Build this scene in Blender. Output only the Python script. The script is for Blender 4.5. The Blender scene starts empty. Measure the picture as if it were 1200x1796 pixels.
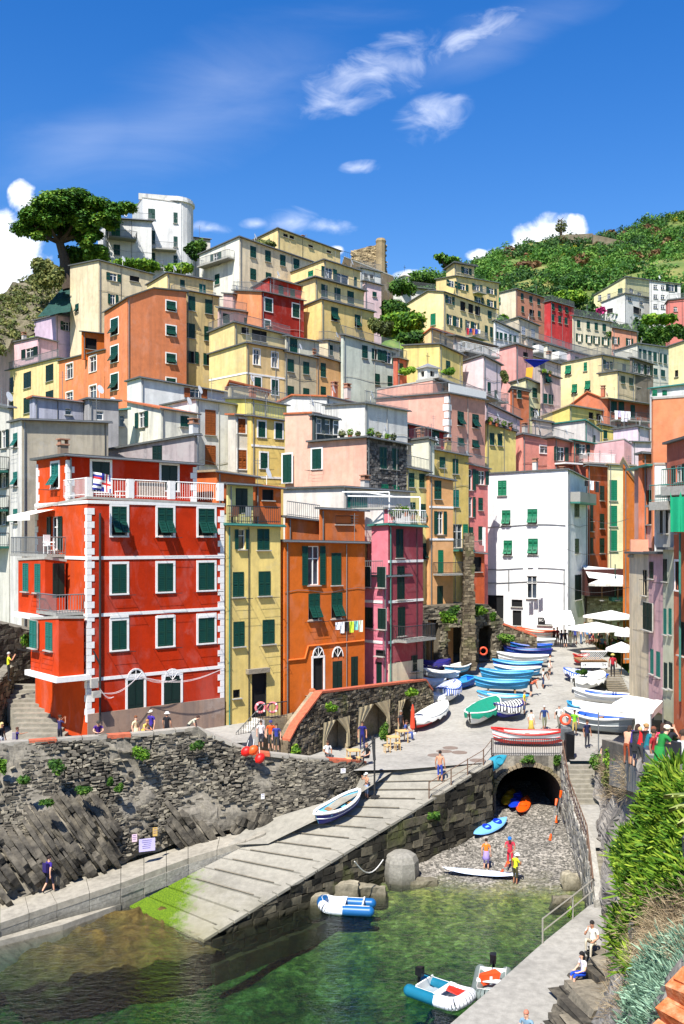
import bpy, math, random
import numpy as np
from mathutils import Vector, Matrix, noise as mnoise
R_=math.radians; PI=math.pi
SC=bpy.context.scene; COL=SC.collection
rnd=random.Random(7)
# ------------------------------------------------------------ camera
F=1700.; H=948.
cam=bpy.data.cameras.new('camera'); cam.sensor_fit='HORIZONTAL'; cam.sensor_width=36.; cam.lens=36.*F/1200.
cam.shift_y=50./1200.; cam.clip_start=.1; cam.clip_end=6000
camo=bpy.data.objects.new('camera',cam); COL.objects.link(camo); camo.rotation_euler=(PI/2,0,0); SC.camera=camo
# ------------------------------------------------------------ sun and sky
SUNH=Vector((-.36,-.93)).normalized(); ELEV=R_(55)
sd=Vector((SUNH.x*math.cos(ELEV),SUNH.y*math.cos(ELEV),math.sin(ELEV)))
sl=bpy.data.lights.new('sun','SUN'); sl.energy=5.0; sl.angle=R_(.53); sl.color=(1,.965,.9)
so=bpy.data.objects.new('sun',sl); COL.objects.link(so); so.rotation_euler=(-sd).to_track_quat('-Z','Y').to_euler(); so.location=(0,0,200)
wd=bpy.data.worlds.new('World'); SC.world=wd; wd.use_nodes=True
nt=wd.node_tree; nt.nodes.clear(); N=nt.nodes.new; Lk=nt.links.new
def _m(op,a,b=None,c=None,clamp=False,tree=None):
    t=tree or nt
    n=t.nodes.new('ShaderNodeMath'); n.operation=op; n.use_clamp=clamp
    for i,v in enumerate((a,b,c)):
        if v is None: continue
        if isinstance(v,(int,float)): n.inputs[i].default_value=v
        else: t.links.new(v,n.inputs[i])
    return n.outputs[0]
sky=N('ShaderNodeTexSky'); sky.sky_type='NISHITA'; sky.sun_disc=False; sky.sun_elevation=ELEV
sky.sun_rotation=math.atan2(SUNH.x,SUNH.y); sky.altitude=0; sky.air_density=1.25; sky.dust_density=.25; sky.ozone_density=3.5
hs=N('ShaderNodeHueSaturation'); hs.inputs['Saturation'].default_value=1.42; hs.inputs['Value'].default_value=.80; hs.inputs['Hue'].default_value=.515
Lk(sky.outputs[0],hs.inputs['Color'])
tc=N('ShaderNodeTexCoord'); sp=N('ShaderNodeSeparateXYZ'); Lk(tc.outputs['Generated'],sp.inputs[0])
yy=_m('MAXIMUM',sp.outputs[1],.04); u=_m('DIVIDE',sp.outputs[0],yy); v=_m('DIVIDE',sp.outputs[2],yy)
cb=N('ShaderNodeCombineXYZ'); Lk(u,cb.inputs[0]); Lk(v,cb.inputs[1])
def cnoise(sx,sy,rot,detail,seed,dist=0.):
    mp=N('ShaderNodeMapping'); mp.inputs['Scale'].default_value=(sx,sy,1); mp.inputs['Rotation'].default_value=(0,0,rot); mp.inputs['Location'].default_value=(seed,seed*.7,0)
    Lk(cb.outputs[0],mp.inputs[0]); n=N('ShaderNodeTexNoise'); n.inputs['Scale'].default_value=1; n.inputs['Detail'].default_value=detail
    n.inputs['Roughness'].default_value=.58; n.inputs['Distortion'].default_value=dist; Lk(mp.outputs[0],n.inputs['Vector']); return n.outputs['Fac']
def blob(px,py,rx,ry,rot=0.):
    du=_m('SUBTRACT',u,(px-600)/F); dv=_m('SUBTRACT',v,(H-py)/F)
    c,s=math.cos(rot),math.sin(rot)
    a=_m('DIVIDE',_m('ADD',_m('MULTIPLY',du,c),_m('MULTIPLY',dv,s)),rx/F); b=_m('DIVIDE',_m('SUBTRACT',_m('MULTIPLY',dv,c),_m('MULTIPLY',du,s)),ry/F)
    d=_m('SQRT',_m('ADD',_m('MULTIPLY',a,a),_m('MULTIPLY',b,b)))
    return _m('SUBTRACT',1.,d,clamp=True)
def layer(blobs,nz,amp,lo,hi,mx):
    t=None
    for b in blobs: t=b if t is None else _m('MAXIMUM',t,b)
    s=_m('ADD',t,_m('MULTIPLY',_m('SUBTRACT',nz,.5),amp))
    s=_m('MULTIPLY',s,_m('MINIMUM',_m('MULTIPLY',t,4.),1.))
    r=N('ShaderNodeMapRange'); r.interpolation_type='SMOOTHSTEP'; r.inputs['From Min'].default_value=lo; r.inputs['From Max'].default_value=hi; r.inputs['To Max'].default_value=mx; Lk(s,r.inputs[0]); return r.outputs[0]
nz1=cnoise(17,30,.35,10,3.1,.9); nz2=cnoise(34,36,0,9,8.2,.3); nz3=cnoise(5,16,.5,6,1.4,.5)
wisps=layer([blob(670,120,200,72,.32),blob(755,208,100,56,.45),blob(580,182,110,36,.1),blob(632,293,48,17,.1),blob(510,388,70,34,.1),blob(575,397,70,20,-.1),blob(450,392,40,14,0),blob(365,399,55,16,-.1),blob(820,60,160,40,.35)],nz1,2.3,.12,1.75,.62)
cum=layer([blob(0,455,115,120,.5),blob(-30,560,100,110),blob(40,345,36,42),blob(965,420,85,62),blob(905,455,70,40),blob(838,450,30,18),blob(730,490,60,24),blob(590,440,24,14),blob(1010,400,34,34)],nz2,1.3,.14,.62,1.0)
veil=layer([blob(350,180,560,170,.45),blob(880,60,330,80,.4),blob(150,250,300,120,.3)],nz3,1.2,.2,1.6,.17)
# the same weather goes on all round, away from the few clouds the photograph shows
nzg=cnoise(1.2,3.0,.2,7,5.5,.3)
al=_m('MAXIMUM',_m('MAXIMUM',wisps,cum),veil)
mx=N('ShaderNodeMix'); mx.data_type='RGBA'; Lk(al,mx.inputs[0]); Lk(hs.outputs[0],mx.inputs[6]); mx.inputs[7].default_value=(6.5,6.7,7.2,1)
bg=N('ShaderNodeBackground'); bg.inputs[1].default_value=.12; Lk(mx.outputs[2],bg.inputs[0])
wo=N('ShaderNodeOutputWorld'); Lk(bg.outputs[0],wo.inputs[0])
SC.view_settings.view_transform='Standard'; SC.view_settings.look='None'; SC.view_settings.exposure=.86; SC.view_settings.gamma=1
SC.render.engine='CYCLES'; SC.cycles.max_bounces=6; SC.cycles.transparent_max_bounces=12; SC.cycles.diffuse_bounces=3
# ------------------------------------------------------------ pixels to places
def P(px,py,Y): return Vector(((px-600)*Y/F,Y,(H-py)*Y/F))
def G(px,py,z): return P(px,py,-z*F/(py-H))
def pz(x,y):
    if y<65: return -12.8
    if y<95: return -12.8+(y-65)*.1067
    return -9.6
def GP(px,py):
    z=-12.
    for _ in range(40):
        Y=-z*F/(py-H); z=.5*z+.5*pz(0,Y)
    return G(px,py,z)
# ------------------------------------------------------------ materials
def S(r,g,b,k=1.):
    f=lambda c:(c/255/12.92 if c<=10 else ((c/255+.055)/1.055)**2.4)*k
    return (f(r),f(g),f(b),1)
MC={}
def newmat(n):
    m=bpy.data.materials.new(n); m.use_nodes=True; t=m.node_tree; b=t.nodes['Principled BSDF']; return m,t,b
def tnoise(t,scale,detail=4,vec=None,map=None,rough=.6,dist=0):
    n=t.nodes.new('ShaderNodeTexNoise'); n.inputs['Scale'].default_value=scale; n.inputs['Detail'].default_value=detail; n.inputs['Roughness'].default_value=rough; n.inputs['Distortion'].default_value=dist
    g=t.nodes.new('ShaderNodeNewGeometry'); src=g.outputs['Position'] if vec is None else vec
    if map:
        mp=t.nodes.new('ShaderNodeMapping'); mp.inputs['Scale'].default_value=map; t.links.new(src,mp.inputs[0]); src=mp.outputs[0]
    t.links.new(src,n.inputs['Vector']); return n.outputs['Fac']
def ramp(t,fac,stops):
    r=t.nodes.new('ShaderNodeValToRGB'); e=r.color_ramp.elements
    while len(e)<len(stops): e.new(.5)
    for i,(p,c) in enumerate(stops): e[i].position=p; e[i].color=c if len(c)==4 else (*c,1)
    t.links.new(fac,r.inputs[0]); return r.outputs[0]
def mixc(t,fac,a,b,mode='MIX'):
    n=t.nodes.new('ShaderNodeMix'); n.data_type='RGBA'; n.blend_type=mode
    if isinstance(fac,(int,float)): n.inputs[0].default_value=fac
    else: t.links.new(fac,n.inputs[0])
    for i,c in ((6,a),(7,b)):
        if isinstance(c,tuple): n.inputs[i].default_value=c
        else: t.links.new(c,n.inputs[i])
    return n.outputs[2]
def bump(t,b,h,strength=.4,dist=.02):
    n=t.nodes.new('ShaderNodeBump'); n.inputs['Strength'].default_value=strength; n.inputs['Distance'].default_value=dist
    t.links.new(h,n.inputs['Height']); t.links.new(n.outputs[0],b.inputs['Normal'])
def gray(v): return (v,v,v,1)
def stucco(rgb,wear=.5):
    k=('st',rgb,wear)
    if k in MC: return MC[k]
    m,t,b=newmat('stucco'); c=S(*rgb,k=.80)
    fa=_m
    big=tnoise(t,.22,5); c1=mixc(t,1.,c,ramp(t,big,[(.3,gray(.80)),(.7,gray(1.12))]),'MULTIPLY')
    mid=tnoise(t,1.7,8,rough=.7); c1=mixc(t,1.,c1,ramp(t,mid,[(.3,gray(.84)),(.5,gray(1.)),(.7,gray(1.1))]),'MULTIPLY')
    fad=tnoise(t,.8,7,map=(1,1,.6),dist=.8); c1=mixc(t,ramp(t,fad,[(.52,gray(0)),(.66,gray(.12+.2*wear))]),c1,(c[0]*.7+.22,c[1]*.7+.21,c[2]*.7+.2,1))
    st=tnoise(t,1.,5,map=(1.6,1.6,.13)); sf=ramp(t,st,[(.47,gray(0)),(.72,gray(wear*.85))])
    g=(c[0]*.35+.05,c[1]*.35+.05,c[2]*.38+.05,1); c1=mixc(t,sf,c1,g)
    pat=tnoise(t,.55,7,rough=.7); pf=ramp(t,pat,[(.62-.06*wear,gray(0)),(.67-.06*wear,gray(wear*.6))])
    c1=mixc(t,pf,c1,(c[0]*.6+.17,c[1]*.6+.165,c[2]*.6+.155,1))
    t.links.new(c1,b.inputs['Base Color']); b.inputs['Roughness'].default_value=.92; b.inputs['Specular IOR Level'].default_value=.15
    bump(t,b,tnoise(t,9,6),.35,.02); MC[k]=m; return m
def plain(name,rgb,rough=.6,k=1.,var=.15,sc=6.,metal=0,bmp=0.,spec=.4,isl=False):
    key=(name,rgb,rough,k,var)
    if key in MC: return MC[key]
    m,t,b=newmat(name); c=S(*rgb,k=k)
    f=tnoise(t,sc,4); c1=mixc(t,1.,c,ramp(t,f,[(.3,gray(1-var)),(.7,gray(1+var))]),'MULTIPLY')
    if isl:
        g=t.nodes.new('ShaderNodeNewGeometry'); c1=mixc(t,1.,c1,ramp(t,g.outputs['Random Per Island'],[(0,gray(.6)),(1,gray(1.45))]),'MULTIPLY')
    t.links.new(c1,b.inputs['Base Color']); b.inputs['Roughness'].default_value=rough; b.inputs['Metallic'].default_value=metal; b.inputs['Specular IOR Level'].default_value=spec
    if bmp: bump(t,b,tnoise(t,sc*4,5),bmp,.02)
    MC[key]=m; return m
def stone_m(name,a,b_,c_=None,sc=.9,wet=False,rough=.9,moss=0.):
    if name in MC: return MC[name]
    m,t,b=newmat(name); g=t.nodes.new('ShaderNodeNewGeometry')
    ri=g.outputs['Random Per Island']
    n=tnoise(t,sc,7,rough=.65); n2=tnoise(t,7.,5)
    ad=_m('ADD',_m('MULTIPLY',n,.55,tree=t),_m('MULTIPLY',ri,.45,tree=t),tree=t)
    c=ramp(t,ad,[(.25,S(*a)),(.5,S(*b_)),(.75,S(*(c_ or b_)))])
    c=mixc(t,1.,c,ramp(t,n2,[(.25,gray(.68)),(.75,gray(1.25))]),'MULTIPLY')
    if moss:
        mo=tnoise(t,.5,6); c=mixc(t,ramp(t,mo,[(.55,gray(0)),(.68,gray(moss))]),c,S(92,98,48))
    if wet:
        sx=t.nodes.new('ShaderNodeSeparateXYZ'); t.links.new(g.outputs['Position'],sx.inputs[0])
        w=t.nodes.new('ShaderNodeMapRange'); w.inputs['From Min'].default_value=-17.6; w.inputs['From Max'].default_value=-16.6; w.inputs['To Min'].default_value=1; w.inputs['To Max'].default_value=0
        t.links.new(_m('ADD',sx.outputs[2],_m('MULTIPLY',n,.5,tree=t),tree=t),w.inputs[0]); c=mixc(t,w.outputs[0],c,S(52,50,34))
    t.links.new(c,b.inputs['Base Color']); b.inputs['Roughness'].default_value=rough; b.inputs['Specular IOR Level'].default_value=.2
    bump(t,b,n2,.6,.05); MC[name]=m; return m
def leaf_m(name,a,b_,c_,sc=.6,trans=.25):
    if name in MC: return MC[name]
    m,t,b=newmat(name); g=t.nodes.new('ShaderNodeNewGeometry'); n=tnoise(t,sc,5)
    ad=_m('ADD',_m('MULTIPLY',n,.8,tree=t),_m('MULTIPLY',g.outputs['Random Per Island'],.25,tree=t),tree=t)
    c=ramp(t,ad,[(.34,S(*a)),(.52,S(*b_)),(.72,S(*c_))]); t.links.new(c,b.inputs['Base Color'])
    b.inputs['Roughness'].default_value=.65; b.inputs['Specular IOR Level'].default_value=.25
    tr=t.nodes.new('ShaderNodeBsdfTranslucent'); t.links.new(c,tr.inputs[0]); ms=t.nodes.new('ShaderNodeMixShader'); ms.inputs[0].default_value=trans
    o=t.nodes['Material Output']; t.links.new(b.outputs[0],ms.inputs[1]); t.links.new(tr.outputs[0],ms.inputs[2]); t.links.new(ms.outputs[0],o.inputs[0]); MC[name]=m; return m
def stripes_m(name,a,b_,ang,freq,dist=0.,duty=.5):
    if name in MC: return MC[name]
    m,t,b=newmat(name); tcn=t.nodes.new('ShaderNodeTexCoord'); mp=t.nodes.new('ShaderNodeMapping'); mp.inputs['Rotation'].default_value=(0,0,ang); t.links.new(tcn.outputs['Object'],mp.inputs[0])
    w=t.nodes.new('ShaderNodeTexWave'); w.inputs['Scale'].default_value=freq; w.inputs['Distortion'].default_value=dist; w.inputs['Detail'].default_value=1; t.links.new(mp.outputs[0],w.inputs[0])
    c=ramp(t,w.outputs['Fac'],[(duty-.03,S(*a)),(duty+.03,S(*b_))]); t.links.new(c,b.inputs['Base Color']); b.inputs['Roughness'].default_value=.7; MC[name]=m; return m
def glass_m():
    if 'glass' in MC: return MC['glass']
    m,t,b=newmat('window_glass'); f=tnoise(t,.8,2); t.links.new(ramp(t,f,[(.35,S(14,20,24)),(.7,S(70,80,92))]),b.inputs['Base Color']); b.inputs['Roughness'].default_value=.12; b.inputs['Specular IOR Level'].default_value=.7; MC['glass']=m; return m
GREEN=plain('green_shutter_paint',(10,62,48),.5,.9,.12); GREEN2=plain('sunlit_green_shutter_paint',(14,108,74),.5,.95,.12); TEAL=plain('teal_shutter_paint',(26,104,92),.5,.9,.12)  # second green is a brighter copy with sunlight put into its colour
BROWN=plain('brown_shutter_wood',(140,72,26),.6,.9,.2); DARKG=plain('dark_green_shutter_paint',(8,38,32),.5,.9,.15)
WHITE=plain('white_paint',(240,238,232),.6,.88,.05); TRIM=plain('white_trim',(240,236,230),.8,.85,.07); GREY=plain('grey_metal',(120,122,122),.45,1,.1,metal=.4)
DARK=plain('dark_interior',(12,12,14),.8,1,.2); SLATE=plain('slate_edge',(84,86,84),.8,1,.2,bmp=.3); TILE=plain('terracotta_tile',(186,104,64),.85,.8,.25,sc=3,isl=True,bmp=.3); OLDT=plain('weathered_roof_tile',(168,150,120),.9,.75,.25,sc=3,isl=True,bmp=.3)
LEDGE=plain('stone_ledge',(176,172,162),.85,.85,.15,bmp=.2); GUT=plain('green_gutter',(60,120,108),.5,.9,.15); IRON=plain('dark_iron',(46,46,46),.5,1,.1); WOOD=plain('weathered_wood',(150,112,74),.8,.9,.25,bmp=.3)
CONC=plain('concrete_edge',(150,148,140),.9,.9,.18,bmp=.3)
GLASS=glass_m()
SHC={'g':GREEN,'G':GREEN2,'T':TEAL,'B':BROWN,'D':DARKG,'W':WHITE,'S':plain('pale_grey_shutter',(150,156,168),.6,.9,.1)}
# ------------------------------------------------------------ mesh helpers
class MB:
    def __init__(s): s.v=[]; s.f=[]; s.m=[]
    def add(s,vs,fs,mi=0):
        o=len(s.v); s.v+= [tuple(q) for q in vs]; s.f+=[tuple(i+o for i in f) for f in fs]; s.m+=[mi]*len(fs); return s
    def box(s,c,d,mi=0,rot=None,jit=0.):
        x,y,z=d[0]/2,d[1]/2,d[2]/2; vs=[Vector((a*x,b*y,e*z)) for e in (-1,1) for b in (-1,1) for a in (-1,1)]
        if jit: vs=[q+Vector((rnd.uniform(-jit,jit),rnd.uniform(-jit,jit),rnd.uniform(-jit,jit))) for q in vs]
        if rot is not None: vs=[rot@q for q in vs]
        c=Vector(c); return s.add([q+c for q in vs],[(0,2,3,1),(4,5,7,6),(0,1,5,4),(2,6,7,3),(0,4,6,2),(1,3,7,5)],mi)
    def tube(s,p,q,r,n=5,mi=0,r2=None,cap=True):
        p=Vector(p);q=Vector(q); d=q-p
        if d.length<1e-6: return s
        a=d.to_track_quat('Z','Y'); r2=r if r2 is None else r2; vs=[]
        for e,(c,rr) in enumerate(((p,r),(q,r2))):
            for i in range(n):
                t=2*PI*i/n; vs.append(c+a@Vector((math.cos(t)*rr,math.sin(t)*rr,0)))
        fs=[(i,(i+1)%n,n+(i+1)%n,n+i) for i in range(n)]
        if cap: fs+= [tuple(range(n))[::-1],tuple(range(n,2*n))]
        return s.add(vs,fs,mi)
    def path(s,pts,r,n=5,mi=0):
        for a,b in zip(pts,pts[1:]): s.tube(a,b,r,n,mi)
        return s
    def lathe(s,prof,n=10,c=(0,0,0),mi=0):
        vs=[];
        for r,z in prof:
            for i in range(n): t=2*PI*i/n; vs.append((c[0]+r*math.cos(t),c[1]+r*math.sin(t),c[2]+z))
        fs=[(j*n+i,j*n+(i+1)%n,(j+1)*n+(i+1)%n,(j+1)*n+i) for j in range(len(prof)-1) for i in range(n)]
        fs+=[tuple(range(n))[::-1],tuple(range((len(prof)-1)*n,len(prof)*n))]
        return s.add(vs,fs,mi)
    def ball(s,c,r,n=8,mi=0,sq=(1,1,1)):
        k=n//2+1; prof=[(math.sin(PI*j/k)*r if 0<j<k else r*.02,-math.cos(PI*j/k)*r) for j in range(k+1)]
        o=len(s.v); s.lathe(prof,n,(0,0,0),mi)
        for i in range(o,len(s.v)): q=s.v[i]; s.v[i]=(q[0]*sq[0]+c[0],q[1]*sq[1]+c[1],q[2]*sq[2]+c[2])
        return s
    def mesh(s,name,mats):
        me=bpy.data.meshes.new(name); me.from_pydata(s.v,[],s.f)
        for m in (mats if isinstance(mats,(list,tuple)) else [mats]): me.materials.append(m)
        if any(s.m): me.polygons.foreach_set('material_index',s.m)
        me.update(); return me
    def obj(s,name,mats,parent=None,loc=None,smooth=False,**kw):
        me=s.mesh(name,mats)
        if smooth: me.polygons.foreach_set('use_smooth',[True]*len(me.polygons))
        return link(name,me,parent,loc,**kw)
def link(name,me,parent=None,loc=None,rz=None,scale=None,label=None,cat=None,group=None,kind=None):
    o=bpy.data.objects.new(name,me); COL.objects.link(o)
    if parent: o.parent=parent
    if loc is not None: o.location=loc
    if rz is not None: o.rotation_euler=(0,0,rz) if isinstance(rz,(int,float)) else rz
    if scale is not None: o.scale=scale
    tag(o,label,cat,group,kind); return o
def tag(o,label=None,cat=None,group=None,kind=None):
    if label: o['label']=label
    if cat: o['category']=cat
    if group: o['group']=group
    if kind: o['kind']=kind
    return o
def empty(name,loc=(0,0,0),rz=0,**kw): 
    o=link(name,None,None,loc,rz,**kw); o.empty_display_size=.3; return o
def cptree(o,parent=None):
    c=o.copy(); COL.objects.link(c); c.parent=parent
    for ch in o.children: cptree(ch,c)
    return c
def fbm(p,sc=1.,o=4): return mnoise.fractal(Vector(p)*sc,1.,2.,o)
def surf(rows,nu,nv,amp=0.,sc=.5,seed=0.,edge=False):
    """rows: control points as Vectors, bilinear patch, displaced by noise"""
    mb=MB(); nr,nc=len(rows),len(rows[0]); idx=[]
    for j in range(nv+1):
        t=j/nv*(nr-1); a=min(int(t),nr-2); ft=t-a; ft=ft*ft*(3-2*ft)*.5+ft*.5
        for i in range(nu+1):
            s=i/nu*(nc-1); b=min(int(s),nc-2); fs=s-b
            p=(rows[a][b]*(1-ft)+rows[a+1][b]*ft)*(1-fs)+(rows[a][b+1]*(1-ft)+rows[a+1][b+1]*ft)*fs
            if amp:
                d=mnoise.noise_vector(p*sc+Vector((seed,)*3))*amp+mnoise.noise_vector(p*sc*2.7)*amp*.5+mnoise.noise_vector(p*sc*6.5)*amp*.22
                if not edge and (i in(0,nu) or j in (0,nv)): d*=.3
                p=p+d
            mb.v.append(tuple(p))
    for j in range(nv):
        for i in range(nu):
            a=j*(nu+1)+i; mb.f.append((a,a+nu+1,a+nu+2,a+1)); mb.m.append(0)
    return mb
def leafmesh(name,blobs,n,size,mat,seed=1,shell=.55,aspect=1.6,up=0.):
    """n small leaf faces spread through a union of ellipsoids"""
    r=np.random.RandomState(seed); vol=np.array([b[3]*b[4]*b[5] for b in blobs])**.67; pr=vol/vol.sum(); k=r.choice(len(blobs),n,p=pr)
    d=r.normal(size=(n,3)); d/=np.linalg.norm(d,axis=1)[:,None]; rad=(shell+(1-shell)*r.rand(n))[:,None]*(1+.10*r.normal(size=(n,1)))
    B_=np.array(blobs,dtype=float)[k]; c=B_[:,:3]+d*rad*B_[:,3:6]
    nrm=d*.9+r.normal(size=(n,3))*.6; nrm[:,2]+=.5+up; nrm/=np.linalg.norm(nrm,axis=1)[:,None]
    a=np.cross(nrm,r.normal(size=(n,3))); a/=np.linalg.norm(a,axis=1)[:,None]; b=np.cross(nrm,a)
    sz=(size*(.6+.8*r.rand(n)))[:,None]; a=a*sz*aspect*.5; b=b*sz*.5
    vs=np.stack([c-a,c-b*.9,c+a,c+b*.9],1).reshape(-1,3); return npmesh(name,vs,n,4,mat)
def npmesh(name,vs,n,k,mat):
    me=bpy.data.meshes.new(name); me.vertices.add(n*k); me.vertices.foreach_set('co',vs.astype('f').ravel()); me.loops.add(n*k); me.loops.foreach_set('vertex_index',np.arange(n*k,dtype='i'))
    me.polygons.add(n); me.polygons.foreach_set('loop_start',np.arange(0,n*k,k,dtype='i')); me.polygons.foreach_set('loop_total',np.full(n,k,dtype='i'))
    me.update(calc_edges=True); me.materials.append(mat); return me
LEAFA=leaf_m('leaf_bright',(34,70,16),(86,128,30),(150,176,52)); LEAFB=leaf_m('leaf_mid',(22,52,18),(58,96,30),(110,142,48)); LEAFD=leaf_m('leaf_dark_pine',(24,50,18),(66,112,30),(134,160,54),sc=.35,trans=.15)
LEAFO=leaf_m('leaf_olive',(52,62,34),(92,104,52),(150,146,84)); BARK=plain('bark',(92,78,66),.95,.7,.3,bmp=.8)
PEB=None
# ------------------------------------------------------------ windows
WM={}
def q1(x): return max(.1,round(x,1))
def leafmb(mb,x0,x1,z0,z1,y,hi):
    """one louvred leaf: stiles, rails and slats"""
    w=x1-x0; h=z1-z0; s=min(.07,w*.16)
    mb.box(((x0+s/2),y,(z0+z1)/2),(s,.045,h)); mb.box((x1-s/2,y,(z0+z1)/2),(s,.045,h))
    for zz in (z0+s/2,(z0+z1)/2,z1-s/2): mb.box(((x0+x1)/2,y,zz),(w-2*s-.004,.04,s))
    n=max(3,int(h/(.11 if hi else .2)))
    for i in range(n):
        z=z0+s+(i+.5)*(h-2*s)/n
        if abs(z-(z0+z1)/2)<s*.6: continue
        a=.016; hh=(h-2*s)/n*.55
        mb.add([(x0+s,y-a,z-hh),(x1-s,y-a,z-hh),(x1-s,y+a,z+hh),(x0+s,y+a,z+hh)],[(0,1,2,3)])
def wmesh(kind,w,h,mk,hi=0):
    k=(kind,w,h,mk,hi)
    if k in WM: return WM[k]
    mb=MB(); mat=SHC.get(mk,GREEN)
    if kind=='closedL': leafmb(mb,-w/2+.01,-.012,-h/2+.01,h/2-.01,-.01,hi)
    elif kind=='closedR': leafmb(mb,.012,w/2-.01,-h/2+.01,h/2-.01,-.01,hi)
    elif kind=='openL': leafmb(mb,-w-.02,-w/2-.03,-h/2,h/2,-.06,hi)
    elif kind=='openR': leafmb(mb,w/2+.03,w+.02,-h/2,h/2,-.06,hi)
    elif kind=='flap':
        leafmb(mb,-w/2+.03,-.03,-h*.46,0,0,hi); leafmb(mb,.03,w/2-.03,-h*.46,0,0,hi)
        R=Matrix.Rotation(R_(-32),3,'X'); mb.v=[tuple(R@Vector(q)+Vector((0,-.04,0))) for q in mb.v]
    elif kind=='topL': leafmb(mb,-w/2+.01,-.012,0.,h/2-.01,-.01,hi)
    elif kind=='topR': leafmb(mb,.012,w/2-.01,0.,h/2-.01,-.01,hi)
    elif kind=='frame':
        mat=WHITE if mk=='w' else (IRON if mk=='d' else LEDGE); t=.06 if w>.5 else .035
        if mk=='w':
            for x in (-w/2+t/2,w/2-t/2)+((0,) if w>.6 else ()): mb.box((x,.11,0),(t,.05,h-.002))
            for z in (-h/2+t/2,h/2-t/2,h*.18): mb.box((0,.115,z),(w-.004,.04,t))
        else:
            for x in (-w/2+.02,w/2-.02): mb.box((x,.06,0),(.04,.08,h-.002))
            for z in (-h/2+.02,h/2-.02): mb.box((0,.065,z),(w-.004,.07,.04))
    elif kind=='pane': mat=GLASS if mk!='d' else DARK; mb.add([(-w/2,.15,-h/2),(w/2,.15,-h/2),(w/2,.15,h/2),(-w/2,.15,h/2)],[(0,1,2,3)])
    elif kind=='rack':
        mat=IRON
        for x in (-w/2-.25,w/2+.25): mb.tube((x,0,-h/2-.12),(x,-.62,-h/2-.08),.014,3)
        for y in (-.25,-.42,-.58): mb.tube((-w/2-.27,y,-h/2-.1),(w/2+.27,y,-h/2-.1),.007,3)
    elif kind=='sill': mat=LEDGE; mb.box((0,-.06,-h/2-.04),(w+.16,.2,.06))
    elif kind=='trim':
        mat=TRIM; t=.13
        for x in (-w/2-t/2-.004,w/2+t/2+.004): mb.box((x,-.015,0),(t,.05,h+.01))
        mb.box((0,-.015,h/2+t/2+.006),(w+2*t+.01,.052,t))
        mb.box((0,-.03,-h/2-.05),(w+2*t,.1,.08))
    elif kind=='panel':
        mb.box((-w/4,.02,0),(w/2-.02,.05,h)); mb.box((w/4,.02,0),(w/2-.02,.05,h))
        for x in (-w/4,w/4):
            for z in (-h/4,h/4): mb.box((x,-.012,z),(w/2-.14,.02,h/2-.16))
    me=mb.mesh('window_'+kind,mat); WM[k]=me; return me
def window(root,loc,rz,w,h,t,near):
    w=q1(w); h=q1(h); fl=t[1:]; mk='g'
    for c in fl:
        if c in SHC: mk=c
    ty=t[0]; trim='w' in fl; hi=1 if near else 0
    fk={'g':'w','o':'w','x':'d'}.get(ty,'p')
    nm='door' if ty in 'dD' else 'window'
    win=link(nm,wmesh('frame',w,h,fk),root,loc,rz)
    def ch(k,name,m='g'): return link(name,wmesh(k,w,h,m,hi),win)
    if ty=='c': ch('closedL','shutter',mk); ch('closedR','shutter',mk)
    elif ty=='o': ch('openL','shutter',mk); ch('openR','shutter',mk); ch('pane','pane')
    elif ty=='t': ch('topL','shutter',mk); ch('topR','shutter',mk); ch('flap','shutter_flap',mk); ch('pane','pane','d')
    elif ty=='h': ch('closedL','shutter',mk); ch('openR','shutter',mk); ch('pane','pane','d')
    elif ty=='g': ch('pane','pane')
    elif ty=='x': ch('pane','pane','d')
    elif ty in 'dD': ch('panel','door_leaf',mk)
    if ty not in 'dD' and near<2: 
        if trim: ch('trim','surround')
        elif w>.35: ch('sill','sill')
        if near and w>.6 and ty in 'ct' and rnd.random()<.75: ch('rack','clothes_rack')
    elif trim: ch('trim','surround')
    return win
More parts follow.
